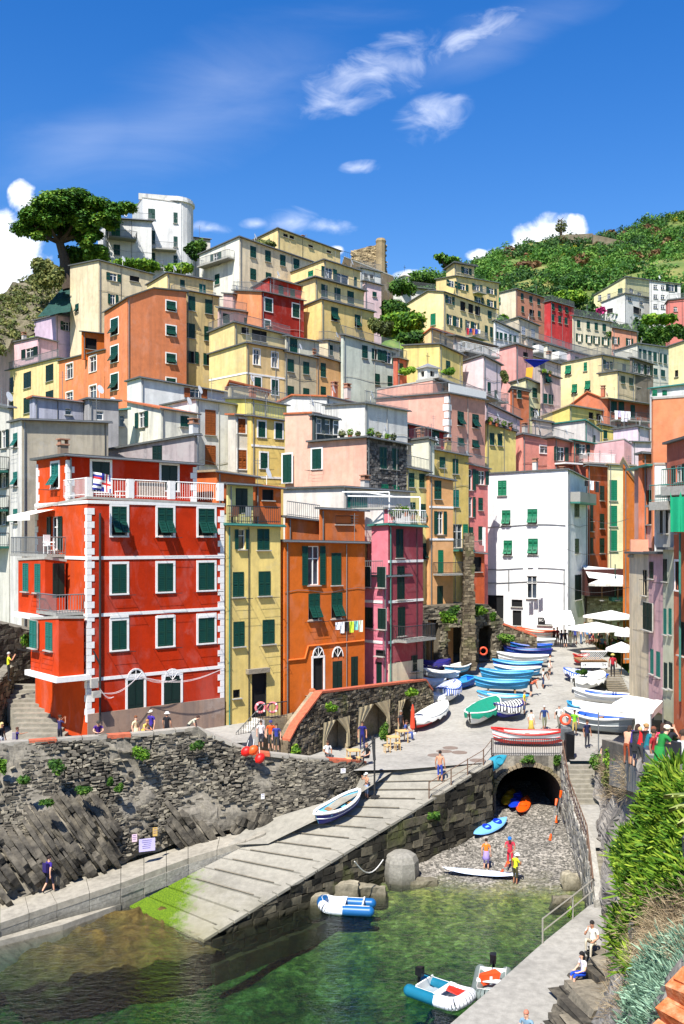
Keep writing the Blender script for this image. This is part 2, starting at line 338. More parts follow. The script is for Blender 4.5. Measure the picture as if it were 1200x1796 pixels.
# ------------------------------------------------------------ walls with real openings
def wallface(mb,wid,top,base,holes,axis,mi=0,rev=1,depth=.2):
    """wall in the plane u,z; top(u) piecewise linear [(u,z)..]; holes (u0,u1,z0,z1)"""
    def tp(u):
        for (a,za),(b,zb) in zip(top,top[1:]):
            if u<=b+1e-9: return za+(zb-za)*(u-a)/max(b-a,1e-6)
        return top[-1][1]
    hs_=[h for h in holes if h[0]>.01 and h[1]<wid-.01 and h[3]<min(tp(h[0]),tp(h[1]))-.02 and h[2]>base+.02]
    us=sorted(set([0.,wid]+[q for h in hs_ for q in h[:2]]+[a for a,_ in top if 0<a<wid])); zs=sorted(set([base]+[q for h in hs_ for q in h[2:]]))
    pt=(lambda u,z,d=0:(u,d,z)) if axis=='R' else (lambda u,z,d=0:(d,u,z))
    for u0,u1 in zip(us,us[1:]):
        if u1-u0<1e-5: continue
        t0,t1=tp(u0),tp(u1)
        for j,z0 in enumerate(zs):
            z1=zs[j+1] if j+1<len(zs) else 1e9
            um,zm=(u0+u1)/2,(z0+min(z1,(t0+t1)/2))/2
            if any(h[0]<um<h[1] and h[2]<zm<h[3] for h in hs_) and z1<1e8: continue
            a0,a1=min(z0,t0),min(z0,t1); b0,b1=min(z1,t0),min(z1,t1)
            if b0-a0<1e-6 and b1-a1<1e-6: continue
            q=[pt(u0,a0),pt(u1,a1),pt(u1,b1),pt(u0,b0)]
            mb.add(q if axis=='R' else q[::-1],[(0,1,2,3)],mi)
    for u0,u1,z0,z1 in hs_:
        c=[(u0,z0),(u1,z0),(u1,z1),(u0,z1)]
        for (a,b),(c2,d2) in zip(c,c[1:]+c[:1]):
            mb.add([pt(a,b),pt(c2,d2),pt(c2,d2,depth),pt(a,b,depth)],[(0,1,2,3)],rev)
    return hs_
BASES=[]
class Bld: pass
def B(x3,y3,Y,a,col,label,L=(),R=(),colL=None,roof='s',base=None,gable=None,wear=.55,bands=(),name='house',cat='house',dep=None,rail='',oh=.22,clutter=1,chim=0,colR2=None,near=None,terr=True,group=None,rcm=None):
    xl,xc,xr=x3; yl,yc,yr=y3; ca,sa=math.cos(R_(a)),math.sin(R_(a))
    Cx=(xc-600)*Y/F
    def cut(x,dx,dy):
        k=(x-600)/F; return (k*Y-Cx)/(dx-k*dy)
    wR=cut(xr,ca,sa) if xr>xc+.5 else (dep or 6.); wL=cut(xl,-sa,ca) if xl<xc-.5 else (dep or 6.)
    if wR<0 or wL<0: print('BAD',label,wR,wL); wR=abs(wR); wL=abs(wL)
    wR=min(wR,60); wL=min(wL,130)
    YR=Y+wR*sa; YL=Y+wL*ca
    zc=(H-yc)*Y/F
    zr=(H-yr)*YR/F if (yr is not None and xr>xc+.5) else zc
    zl=(H-yl)*YL/F if (yl is not None and xl<xc-.5) else zc
    zb=(H-base)*Y/F if base else min(zc,zl,zr)-(15 if Y>75 else 13)
    if terr and Y>62 and name in('townhouse','hillside_house','apartment_block'): zb=min(zb,min(zc,zl,zr)-17)
    root=empty(name,(Cx,Y,zb),R_(a),label=label,cat=cat,group=group)
    o=Bld(); o.root=root; o.a=R_(a); o.C=Vector((Cx,Y)); o.wL=wL; o.wR=wR; o.Y=Y; o.zb=zb; o.zc=zc-zb; o.zl=zl-zb; o.zr=zr-zb; o.ca=ca; o.sa=sa
    near=(0 if Y>80 else 1) if near is None else near
    def face(spec,ax):
        out=[]
        for xs,ys,w,h,t in spec:
            if not isinstance(xs,(list,tuple)): xs=[xs]
            if not isinstance(ys,(list,tuple)): ys=[ys]
            d=(ca,sa) if ax=='R' else (-sa,ca); u0=cut(xs[0],*d); Y0=Y+u0*d[1]
            for y in ys:
                zz=(H-y)*Y0/F-zb; hh=h*Y0/F
                for x in xs:
                    uu=cut(x,*d); Yx=Y+uu*d[1]; k=x
                    # true width along the face from the pixel width
                    ww=abs(cut(x+w/2,*d)-cut(x-w/2,*d)); out.append((uu,zz,q1(ww),q1(hh),t))
        return out
    LW=face(L,'L'); RW=face(R,'R'); mb=MB()
    zopp=o.zl+o.zr-o.zc
    if gable:  # (face, pixel x of ridge, pixel y of ridge)
        ax,gx,gy=gable; d=(ca,sa) if ax=='R' else (-sa,ca); gu=cut(gx,*d); gz=(H-gy)*(Y+gu*d[1])/F-zb
    topR=[(0,o.zc),(wR,o.zr)]; topL=[(0,o.zc),(wL,o.zl)]
    if gable and gable[0]=='L': topL=[(0,o.zc),(gu,gz),(wL,o.zl)]
    if gable and gable[0]=='R': topR=[(0,o.zc),(gu,gz),(wR,o.zr)]
    hr=wallface(mb,wR,topR,0,[(u_-w/2,u_+w/2,z_-h/2,z_+h/2) for u_,z_,w,h,t in RW],'R',0,0)
    hl=wallface(mb,wL,topL,0,[(u_-w/2,u_+w/2,z_-h/2,z_+h/2) for u_,z_,w,h,t in LW],'L',1,1)
    # far walls
    tR=[(u_,z_+(o.zl-o.zc)) for u_,z_ in topR]; tL=[(u_,z_+(o.zr-o.zc)) for u_,z_ in topL]
    mb.add([(0,wL,0)]+[(wR,wL,0)]+[(u_,wL,z_) for u_,z_ in tR[::-1]],[tuple(range(2+len(tR)))],0)
    mb.add([(wR,0,0),(wR,wL,0)]+[(wR,u_,z_) for u_,z_ in tL[::-1]],[tuple(range(2+len(tL)))],1)
    mR=stucco(col,wear); mL=stucco(colL,wear) if colL else mR
    mb.obj('wall',[mR,mL],root)
    # roof
    rb=MB(); th=.14
    e=oh if roof!='p' else .05
    def slab(q,th,mi=0):
        vs=[Vector(p) for p in q]; up=Vector((0,0,th)); rb.add([p+Vector((0,0,.004)) for p in vs]+[p+up for p in vs],[(3,2,1,0),(4,5,6,7),(0,1,5,4),(1,2,6,5),(2,3,7,6),(3,0,4,7)],mi)
    if not gable:
        fz=lambda x,y:o.zc+(o.zr-o.zc)*x/wR+(o.zl-o.zc)*y/wL
        slab([(x,y,fz(x,y)) for x,y in ((-e,-e),(wR+e,-e),(wR+e,wL+e),(-e,wL+e))],th)
    elif gable[0]=='L':
        s1=(gz-o.zc)/gu; s2=(o.zl-gz)/(wL-gu); sx=(o.zr-o.zc)/wR
        slab([(-e,-e,o.zc-s1*e),(wR+e,-e,o.zc-s1*e+sx*wR),(wR+e,gu,gz+sx*wR),(-e,gu,gz)],th); slab([(-e,gu,gz),(wR+e,gu,gz+sx*wR),(wR+e,wL+e,o.zl+s2*e+sx*wR),(-e,wL+e,o.zl+s2*e)],th)
    else:
        s1=(gz-o.zc)/gu; s2=(o.zr-gz)/(wR-gu); sy=(o.zl-o.zc)/wL
        slab([(-e,-e,o.zc-s1*e),(gu,-e,gz),(gu,wL+e,gz+sy*wL),(-e,wL+e,o.zc-s1*e+sy*wL)],th); slab([(gu,-e,gz),(wR+e,-e,o.zr+s2*e),(wR+e,wL+e,o.zr+s2*e+sy*wL),(gu,wL+e,gz+sy*wL)],th)
    rm=rcm or {'s':SLATE,'p':LEDGE,'t':TILE,'o':OLDT,'g':GUT}[roof]
    ro=rb.obj('roof',rm,root)
    # windows
    for ax,WW,ok in (('R',RW,hr),('L',LW,hl)):
        for u_,z_,w,h,t in WW:
            oksz=any(abs(q[0]-(u_-w/2))<.01 and abs(q[2]-(z_-h/2))<.01 for q in ok)
            off=0 if oksz else -.19
            window(root,(u_,off,z_) if ax=='R' else (off,u_,z_),0 if ax=='R' else -PI/2,w,h,t,near)
    if roof in 'sgto':  # gutter and downpipe
        g=MB()
        if not(gable and gable[0]=='R'): g.tube((-e,-e-.06,o.zc+.02),(wR+e,-e-.06,o.zr+.02),.06,6)
        g.tube((.18,-.08,0),(.18,-.08,o.zc-.1),.045,6); g.obj('drainpipe',GREY if roof!='g' else GUT,root)
    if Y>57 and wR>3.5 and clutter:
        g=MB(); u_=wR*rnd.uniform(.35,.97); g.tube((u_,-.06,0),(u_,-.06,o.zc+(o.zr-o.zc)*u_/wR-.1),.03,4)
        if rnd.random()<.6:
            zz=o.zc-rnd.uniform(2.2,5.5); g.path([(wR*t,-.05,zz+.12*math.sin(t*9)) for t in (0,.15,.3,.45,.6,.75,.9,1)],.018,3)
        g.obj('wall_pipe',rnd.choice([GREY,IRON,LEDGE]),root)
    if bands:
        for y,ax in bands:
            z=(H-y)*Y/F-zb; b_=MB()
            if 'R' in ax: b_.box((wR/2,-.02,z),(wR+.02,.05,.18)); 
            if 'L' in ax: b_.box((-.02,wL/2,z),(.05,wL+.02,.18)) 
            b_.obj('string_course',TRIM,root)
    o.fz=lambda x,y:o.zc+(o.zr-o.zc)*x/wR+(o.zl-o.zc)*y/wL+th
    if not rail and cat=='house' and Y>76 and not gable and roof=='s' and rnd.random()<.4: rail='RL'
    if rail:
        pts=[]
        z=o.fz
        if 'L' in rail: pts+=[(-.05,wL,z(0,wL))]
        pts+=[(-.05,-.05,z(0,0))]
        if 'R' in rail: pts+=[(wR,-.05,z(wR,0))]
        railing(root,pts,.95)
    for i in range(chim):
        x=wR*rnd.uniform(.15,.85); y=wL*rnd.uniform(.1,.5); chimney(root,(x,y,o.fz(x,y)+(.8 if gable else 0)-.4),rnd.choice([col,(214,206,196),(190,120,90)]),rnd.uniform(.9,1.5))
    if clutter and Y>60 and rnd.random()<.92:
        x=wR*rnd.uniform(.1,.9); y=wL*rnd.uniform(.05,.4); z=o.fz(x,y)
        mb=MB().tube((x,y,z-.3),(x,y,z+rnd.uniform(1.2,2.4)),.022,4); zt=mb.v[-1][2]
        for k in range(rnd.choice((2,3,4))): mb.tube((x-.35+.03*k,y,zt-.15-k*.18),(x+.35-.03*k,y,zt-.15-k*.18),.012,3)
        mb.obj('antenna',GREY,root)
    if clutter and Y>60 and rnd.random()<.35: dish(root,(wR*rnd.uniform(.1,.8),rnd.uniform(.1,.6),o.fz(0,0)+.3))
    if terr: BASES.append((Cx,Y,zc,wL,wR,o.a))
    return o
def railing(root,pts,h=.95,step=None,mat=None,r=.018,name='railing'):
    mb=MB(); pts=[Vector(p) for p in pts]
    for a,b in zip(pts,pts[1:]):
        up=Vector((0,0,h)); mb.tube(a+up,b+up,.03,4); mb.tube(a+Vector((0,0,.1)),b+Vector((0,0,.1)),.02,4)
        n=max(1,int((b-a).length/(step or .16)))
        for i in range(n+1): p=a.lerp(b,i/n); mb.tube(p,p+up,r,3,cap=False)
    return mb.obj(name,mat or GREY,root)
def chimney(root,p,col,h=1.2):
    mb=MB(); x,y,z=p; mb.box((x,y,z+h/2),(.5,.42,h)); c=mb.obj('chimney',stucco(col,.6),root)
    c2=MB(); c2.box((x,y,z+h+.04),(.62,.54,.08)); 
    for s in (-1,1): c2.box((x+s*.22,y,z+h+.2),(.06,.4,.24))
    c2.box((x,y,z+h+.36),(.66,.56,.07)); c2.obj('chimney_cap',plain('chimney_cap',(178,130,104),.9,.8,.2),c)
def dish(root,p):
    mb=MB(); x,y,z=p; mb.tube((x,y,z-.4),(x,y,z+.3),.025,4); prof=[(.02,0),(.2,.03),(.38,.1)]
    k=MB().lathe(prof,10); Rm=Matrix.Rotation(R_(70),3,'X')@Matrix.Rotation(.5,3,'Y'); mb.add([Rm@Vector(q)+Vector((x,y-.1,z+.4)) for q in k.v],k.f)
    mb.obj('satellite_dish',WHITE,root)
def onface(o,ax,px):
    d=(o.ca,o.sa) if ax=='R' else (-o.sa,o.ca); k=(px-600)/F; return (k*o.Y-o.C.x)/(d[0]-k*d[1])
def fz_(o,ax,px,py):
    d=(o.ca,o.sa) if ax=='R' else (-o.sa,o.ca); u_=onface(o,ax,px); return u_,(H-py)*(o.Y+u_*d[1])/F-o.zb
def balcony(o,ax,x0,x1,py,dep=1.,mat=None,rh=.95,rmat=None,solid=None):
    u0,z=fz_(o,ax,x0,py); u1,_=fz_(o,ax,x1,py); u0,u1=min(u0,u1),max(u0,u1)
    pt=(lambda u_,d,z:(u_,-d,z)) if ax=='R' else (lambda u_,d,z:(-d,u_,z))
    mb=MB(); c=pt((u0+u1)/2,dep/2,z-.08); mb.box(c,(u1-u0,dep,.16) if ax=='R' else (dep,u1-u0,.16))
    b=mb.obj('balcony',mat or CONC,o.root)
    if solid:
        s=MB(); q=.08
        for a_,b_ in (((u0+q/2,dep/2),(q,dep)),((u1-q/2,dep/2),(q,dep)),(((u0+u1)/2,dep-q/2),(u1-u0-2*q-.01,q))):
            s.box(pt(a_[0],a_[1],z+rh/2+.002),((b_[0],b_[1],rh) if ax=='R' else (b_[1],b_[0],rh)))
        s.obj('parapet',solid,b)
    else: railing(b,[pt(u0,.02,z),pt(u0,dep-.04,z),pt(u1,dep-.04,z),pt(u1,.02,z)],rh,.14,rmat)
    return b
def beside(o,ax,px):
    """depth of a point of a face of an earlier house, seen at pixel px"""
    u_=onface(o,ax,px); return o.Y+u_*(o.sa if ax=='R' else o.ca)
# ------------------------------------------------------------ houses, from the back of the hill to the front
CREAM=(244,224,184); YEL=(250,220,156); YEL2=(242,208,130); PEACH=(240,194,148); ORG=(228,138,92); PINK=(234,168,150); PALE=(242,222,220); BEI=(230,206,164); WHT=(240,238,232); GRY=(170,168,160); SAL=(220,140,112); LIL=(226,200,216); MINT=(216,222,204)
# --- skyline
def tower(label,pts,ztop,base,Y,col): pass
wv=B((172,187,266),(398,383,388),138,20,WHT,'white house wing with a railed roof terrace left of the round cornered tower',R=[(203,403,15,25,'cG'),(205,438,11,18,'c')],L=[],base=475,rail='R',chim=0,name='hillside_house',oh=.35)
balcony(wv,'R',189,238,418,1.5)
w0=B((232,250,318),(374,347,356),142,14,WHT,'tall white hilltop house with a worn rounded parapet and green shutters',R=[(266,375,12,18,'c'),(268,416,9,24,'c'),(268,452,9,18,'c'),(308,382,7,19,'c'),(308,424,7,19,'c'),(308,455,7,14,'c')],base=490,chim=0,roof='p',name='hillside_house',clutter=0,near=0)
mb=MB(); mb.lathe([(2.6,0),(2.6,w0.zr+.2),(2.85,w0.zr+.25),(2.85,w0.zr+.6),(2.6,w0.zr+.6),(2.6,w0.zr+1.0),(2.4,w0.zr+1.)],20,(w0.wR-.6,2.6,0)); mb.obj('rounded_corner',stucco(WHT,.8),w0.root,smooth=False)
mb=MB(); mb.box((w0.wR/2-.3,.5,w0.zc+.35),(w0.wR+.5,.3,.9)); mb.obj('parapet',stucco((214,212,204),1.),w0.root)
balcony(w0,'R',262,309,438,1.3); balcony(w0,'R',262,286,471,1.3)
B((322,326,369),(415,415,420),150,10,(214,208,196),'small flat roofed house half hidden behind trees at the hilltop',R=[(335,432,16,14,'g')],chim=0,name='hillside_house',base=470)
B((440,487,597),(424,401,441),144,46,YEL,'long yellow house crowning the hill, its roof terrace railed in dark metal',R=[([501,512],[413],8,6,'x'),([545,577],[432],8,5,'x')],base=470,name='hillside_house',chim=1)
h5=B((350,420,548),(447,416,460),125,46,(236,216,180),'big beige house near the hilltop, balcony side coloured paler for sunlight',colL=(238,234,216),R=[([444,470,496,520],[442],10,20,'c'),([444,471],[481],10,20,'c')],L=[(379,455,9,22,'o'),(381,490,8,18,'c')],base=540,name='hillside_house',wear=.8)  # left wall given a whiter cream for the sun falling on it
balcony(h5,'L',358,412,470,1.2)
h2=B((123,173,268),(467,457,482),124,40,CREAM,'square cream house below the umbrella pine with a brown loggia',R=[(199,486,13,13,'o'),(198,525,9,17,'o'),(236,489,17,10,'x')],L=[(135,540,6,14,'t')],base=580,name='hillside_house')
h4=B((258,293,374),(500,479,493),119,44,YEL,'small yellow roof house with terrace doors behind the orange tower',R=[(320,497,8,12,'c'),(355,506,11,15,'cT')],base=540,name='hillside_house')
balcony(h4,'R',300,372,514,.9)
h3=B((300,327,385),(512,510,521),112,42,(240,212,144),'narrow yellow house with peeling plaster right of the orange tower',R=[([336,366],[532],13,25,'c'),([335,365],[580],14,26,'c'),([335,363],[626],13,21,'h')],base=700,wear=1.,name='townhouse',chim=0)
h7a=B((443,472,533),(505,488,504),119,45,(190,52,36),'set back red upper storey above the dark red house',R=[(493,508,8,16,'c'),(513,513,8,14,'c')],base=530,name='hillside_house',chim=0)
h7=B((410,459,533),(510,512,528),113,45,(172,46,34),'dark red house with an orange side wall in the middle of the hill',colL=(232,150,100),R=[([471],[535],12,23,'cw'),(519,545,12,23,'cw'),(469,571,9,18,'cw')],base=600,name='hillside_house')
B((392,408,452),(515,516,524),116,45,(226,186,176),'small pink house with a white terrace beside the dark red house',R=[(432,529,9,9,'x')],base=560,name='hillside_house',chim=0,rail='R')
B((382,384,454),(540,541,551),112,45,(232,196,184),'pale pink house front with green shutters under the white terrace',R=[([397,434],[559],12,18,'c')],base=600,name='hillside_house',chim=0,rail='R')
h8a=B((490,568,632),(486,456,476),127,45,YEL,'glazed top storey of the large yellow house on the hill',L=[(545,480,9,11,'cG')],R=[(577,479,13,19,'o'),(599,488,26,17,'g'),(623,494,5,17,'c')],base=530,name='hillside_house')
h8b=B((519,553,638),(499,487,511),121,45,YEL,'middle storey of the large yellow house with three shuttered doors',R=[([569,592,615],[510],11,22,'c')],base=560,rail='R',name='hillside_house',chim=0,oh=.4)
h8=B((532,564,656),(538,525,548),117,45,(246,212,136),'lower block of the large yellow house with two arched green shutters',R=[(587,551,12,24,'t'),(627,563,10,23,'t')],base=640,rail='R',name='hillside_house',chim=0)
B((598,602,700),(588,588,616),111,43,MINT,'pale green house with a row of open shutters below the garden slope',R=[([640],[617],10,22,'c'),([657,668],[621],9,20,'h'),([681],[627],12,21,'o'),([662,684],[665],8,19,'c')],base=720,name='townhouse')
B((690,697,734),(628,628,638),109,43,(210,112,86),'narrow brick orange house with two green shutters and a hanging towel',R=[([703,720],[647],9,20,'t')],base=700,name='townhouse',chim=0)
# lilac and pink houses above the left terrace row
hl=B((60,98,184),(563,553,563),130,42,LIL,'lilac house on the left slope with a flat roof terrace',R=[([116],[572],10,16,'o'),(152,565,9,10,'c')],base=640,name='hillside_house',rail='R')
B((-40,66,100),(615,592,600),127,48,(240,196,200),'pink house at the left edge with a chimney on its parapet',L=[(52,619,14,17,'oD')],base=660,name='hillside_house',chim=1)
# orange tower group
ot=B((183,223,327),(548,522,512),106,40,ORG,'tall orange tower house with white framed windows on both sides',R=[([300],[537,580,629,672],17,17,'tw')],L=[([201],[573,621,670],13,29,'tw')],base=720,name='townhouse',chim=0,wear=.45,clutter=0,roof='s',gable=('R',268,506))
d=beside(ot,'L',184)
o2=B((103,184,184),(634,614,614),d,40,(234,142,92),'orange house front with tall white framed windows left of the tower',L=[([163,122],[638,690],12,27,'gw')],base=740,name='townhouse',chim=0,dep=5)
d2=beside(o2,'L',103.5)
o3=B((-40,103,103),(664,628,628),d2,40,YEL,'yellow house front with dark green shutters at the left edge',L=[([87,48,17],[654,700],13,29,'cD')],base=740,name='townhouse',chim=0,dep=5,rail='L')
B((143,145,184),(582,582,586),d+3,40,(226,120,48),'orange loggia on the terrace beside the tower',R=[(160,603,20,20,'x')],L=[],base=630,name='roof_room',chim=0,clutter=0)
# long beige block in the middle
p9=B((367,432,499),(622,602,614),102,44,(240,204,142),'pale yellow sided block with brown windows and white frames at its centre',colL=(244,218,150),R=[([450,482],[626],10,26,'gw'),([452,482],[675],11,27,'cw')],base=760,name='townhouse',rail='R',bands=((654,'RL'),),chim=0)
dd=beside(p9,'L',411)
B((367,411,508),(584,566,590),dd+.3,44,(238,212,148),'penthouse storey above the pale yellow block with a dark loggia',R=[(430,580,13,12,'x'),(455,589,26,20,'x')],base=625,name='townhouse',chim=1)
d=beside(p9,'R',499.5)
q9=B((499,499,555),(617,617,629),d,44,(214,196,160),'grey beige house front between the pale yellow and the peach fronts',R=[([510,537],[641,688],11,23,'c'),],base=760,name='townhouse',chim=0,dep=8)
B((500,502,560),(590,590,600),d+2,44,(220,214,190),'set back upper storey with a large green shutter above the grey beige front',R=[(515,606,13,25,'c')],base=630,name='townhouse',chim=0)
d=beside(q9,'R',555.5)
r9=B((555,555,617),(624,624,642),d,44,(240,186,124),'peach house front with four green shutters in the beige row',R=[([567,606],[649,690],9,25,'c')],base=760,name='townhouse',chim=1,rail='R',dep=8)
d=beside(r9,'R',617.5)
s9=B((617,617,661),(641,641,652),d,44,(246,206,136),'yellow house front with hinged green shutters ending the beige row',R=[([631],[664,707],9,23,'t')],base=760,name='townhouse',chim=0,dep=8)
B((560,575,640),(598,597,610),114,44,CREAM,'cream terrace house behind a row of pergola frames above the peach front',R=[([580,600],[614],8,18,'c')],base=650,name='townhouse',chim=1)
# right of the castle
B((636,640,669),(494,493,501),133,35,(240,206,206),'small pale pink house just below the castle ruin',R=[(657,516,7,9,'c')],base=545,name='hillside_house')
B((628,632,668),(470,470,478),140,35,(232,230,222),'white house with a balustrade right under the castle ruin',R=[([642,652],[483],6,7,'x')],base=510,name='hillside_house',rail='R')
yb=B((765,800,875),(490,484,497),166,40,(246,216,150),'tall yellow house with balconies behind the gabled yellow house',R=[([791,812],[498],9,11,'o'),([837,862],[504],9,11,'o'),([840,862],[527],8,12,'o'),([840],[560],8,12,'c')],base=660,name='hillside_house')
balcony(yb,'R',829,846,513,1.2)
B((783,797,832),(472,462,468),168,40,(240,216,160),'roof storey with a striped awning on top of the tall yellow house',R=[([818],[475],9,11,'o')],base=490,name='hillside_house',oh=.5)
yg=B((713,778,870),(534,512,543),140,48,(248,222,164),'broad yellow house with a grey gabled roof and laundry on its balcony',L=[(731,567,12,18,'o'),(760,560,9,20,'cG')],R=[([789],[526],8,15,'o'),([812,826,838],[537],9,17,'x'),([859],[552],7,14,'c'),([790,803],[561],7,18,'o'),([822,834],[571],6,18,'o'),([853,862],[580],5,18,'c'),([793,812],[598],6,12,'c')],base=660,gable=('L',752,510),name='hillside_house',wear=.3)
bl=balcony(yg,'R',817,843,590,1.3)
B((724,756,796),(602,577,590),118,50,(242,206,150),'apricot gabled house with a terracotta edge below the broad yellow house',base=660,roof='t',gable=None,name='hillside_house',R=[([782],[600],5,12,'x')])
b6=B((795,797,862),(590,590,608),112,44,(228,196,180),'terrace restaurant house with orange arched openings',R=[([812,822,833,843],[604],6,9,'xw')],base=680,name='hillside_house',roof='s',chim=0,oh=.6)
balcony(b6,'R',797,858,617,1.6,rmat=WHITE)
B((708,771,812),(607,604,624),107,48,(244,218,134),'lemon yellow house with a walled roof behind the little belfry',R=[(786,642,7,19,'c')],base=720,name='townhouse',rail='R',wear=.7)
# far right
B((876,905,956),(514,507,523),182,45,(214,146,116),'salmon house with a cream gable wall under the green hill',colL=(236,222,190),R=[([916,931,945],[520],5,11,'c'),([917,946],[542],5,11,'c'),(933,549,9,12,'x')],L=[(877,526,4,8,'cG')],base=640,name='hillside_house')
B((955,966,1007),(531,528,540),178,40,(200,60,62),'crimson house with white balconies under the green hill',R=[([970,982,994],[538],5,11,'t'),([970,982,993],[557],5,12,'c')],base=640,name='hillside_house')
B((1004,1005,1075),(554,554,566),152,30,(232,220,188),'pale house with awnings and green shutters beside the crimson house',R=[([1015,1032,1046,1060],[568],6,13,'c'),([1016,1033,1046,1062],[592],6,13,'o')],base=660,name='hillside_house')
B((1073,1075,1117),(575,575,583),149,25,(228,160,130),'salmon house with a railed roof behind the white block',R=[([1080,1104],[597],6,12,'o')],base=660,name='hillside_house',rail='R')
B((1042,1097,1142),(518,486,492),214,50,(236,226,170),'upper yellow apartment block on the far hillside with terraces',L=[([1088],[510],8,9,'c'),([1052,1068],[522],6,9,'gS')],R=[([1108,1122],[510],7,8,'gS')],base=580,name='apartment_block')
B((1055,1096,1140),(531,515,523),206,45,(240,236,226),'white terraced apartment block under the yellow one on the far hillside',R=[([1105,1125],[524],7,7,'gS'),([1118],[545],14,12,'x')],L=[(1070,545,10,8,'x')],base=600,name='apartment_block',rail='RL')
B((1139,1141,1194),(492,492,499),210,15,(240,238,230),'tall white apartment block at the right of the far hillside group',R=[([1150,1163],[503,520,537],7,7,'gS'),([1178],[505],10,12,'oD'),([1178],[537],10,8,'x')],base=600,name='apartment_block')
B((1168,1172,1215),(533,527,522),190,10,(220,130,120),'pink house at the right edge of the far hillside',R=[([1185],[542],7,8,'g')],base=600,name='hillside_house')
B((866,868,910),(564,563,583),133,40,(240,240,240),'low white house with a long row of green shutters',R=[([872,879,887,895,903],[588],5,13,'c')],base=680,name='hillside_house')
B((882,910,945),(566,557,572),138,45,(232,214,186),'beige gabled house with two grey shutters behind the row of white parapets',L=[(893,588,6,10,'gS')],R=[([918,935],[580],6,15,'cS')],base=680,name='hillside_house',gable=None)
for i,(x0,x1,y0,y1,Y,c,lb) in enumerate([(925,990,592,612,138,(226,200,176),'beige long roofed house with potted balcony below the salmon gable'),(960,1040,604,628,134,(232,222,200),'cream house with two white balcony walls in the crowded right slope'),(1000,1060,616,632,135,(228,190,190),'rose terrace house behind the large pale yellow house')]):
    q=B((x0-6,x0,x1),(y0+2,y0,y1),Y,44,c,lb,R=[([x0+12,x0+26,x0+40],[y0+16],6,12,'c')],base=700,name='hillside_house',rail='R')
    balcony(q,'R',x0+8,x0+34,y0+26,1.2,solid=TRIM)
B((1077,1118,1176),(616,603,611),138,40,(230,226,208),'pale grey house with a continuous row of five shutters on the right',R=[([1122,1131,1140,1149,1158,1167],[620],6,17,'c'),([1150,1163],[652],7,12,'c')],L=[],base=730,name='hillside_house')
B((1173,1215,1230),(608,594,598),130,40,(240,226,170),'pale yellow house cut by the right edge of the frame',L=[(1187,655,6,11,'x')],base=730,name='hillside_house')
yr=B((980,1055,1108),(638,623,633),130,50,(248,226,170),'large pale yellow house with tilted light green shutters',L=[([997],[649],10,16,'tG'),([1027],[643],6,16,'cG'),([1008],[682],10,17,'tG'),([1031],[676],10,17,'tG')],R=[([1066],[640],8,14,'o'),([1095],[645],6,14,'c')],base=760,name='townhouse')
y2=B((1050,1083,1144),(656,651,664),124,46,(232,208,168),'beige lower wing of the large pale yellow house with four small windows',colL=(244,228,170),R=[([1093,1107,1120,1133],[666],7,14,'c')],base=760,name='townhouse',rail='RL',chim=0)
B((1105,1109,1146),(628,628,640),127,40,(128,118,104),'dark weathered upper storey with glazed doors at the right',R=[([1116,1126,1137],[645],7,17,'o')],base=665,name='townhouse',chim=0)
wr=B((1140,1143,1220),(682,682,672),112,12,(238,238,232),'white house with two bright green shutters at the right edge',R=[([1147,1166],[692],8,16,'cG')],base=760,name='townhouse',roof='g')
# pinks and creams in the middle right
pk=B((803,848,879),(638,624,641),110,47,(240,216,216),'pale pink blank walled house right of the belfry',R=[(858,680,5,20,'c'),(870,695,5,22,'c')],base=790,name='townhouse',chim=0,wear=.3)
bk=balcony(pk,'R',855,880,702,1.)
B((862,905,935),(616,604,613),118,48,(236,170,160),'rose house with a white side wall above the blue awning',R=[([922],[622],8,9,'x')],base=660,name='townhouse')
B((875,912,984),(628,618,640),122,46,(236,214,200),'pinkish cream house with a blue sheet strung over its terrace',R=[([952],[642],8,12,'x')],base=700,name='townhouse',chim=1)
t5=B((948,950,982),(652,652,664),116,40,(214,184,176),'tall mauve grey house with a balcony full of pots',R=[([959],[664],9,18,'t'),([956,966],[699],8,18,'c'),([958],[735],8,10,'c')],base=800,name='townhouse',rail='R')
B((895,922,950),(672,664,676),115,45,(224,218,172),'pale olive narrow house beside the mauve grey one',R=[([938],[689],8,17,'c'),([940],[724],10,16,'o')],base=800,name='townhouse')
B((895,897,928),(685,682,688),113,40,(206,120,82),'terracotta strip house with a trellis on its balcony',R=[([909],[690],7,18,'c')],base=760,name='townhouse')
pbig=B((660,786,851),(700,690,702),93,50,(236,170,146),'large pink house with pale quoins and two tiers of green shutters',R=[([808,834],[734],11,26,'t'),([808,834],[775],11,14,'t')],colL=(240,180,158),base=860,name='townhouse',chim=0,wear=.3,bands=())
B((662,759,775),(684,667,674),beside(pbig,'L',759)+1.0,50,(240,178,156),'blank pink upper wall rising behind the large pink house',base=760,name='townhouse',chim=0,roof='p',terr=False)
lg=B((759,765,846),(671,670,702),beside(pbig,'L',760)+2.5,48,(200,150,120),'shaded roof loggia with a long white awning on the large pink house',R=[([775,790,803],[688],9,16,'x')],base=735,name='roof_room',chim=0,oh=1.2,rcm=LEDGE,terr=False)
mb=MB(); mb.box((pbig.wR/2,-.1,pbig.zc+.5),(pbig.wR,.08,.9)); mb.obj('parapet',TRIM,pbig.root)
for i in range(9):
    mb=MB(); z=pbig.zc-.6-i*.72; w=.55 if i%2 else .38; mb.box((w/2-.02,-.02,z),(w,.06,.6)); mb.box((-.02,w/2+.02,z),(.06,w,.6)); mb.obj('quoin',TRIM,pbig.root)
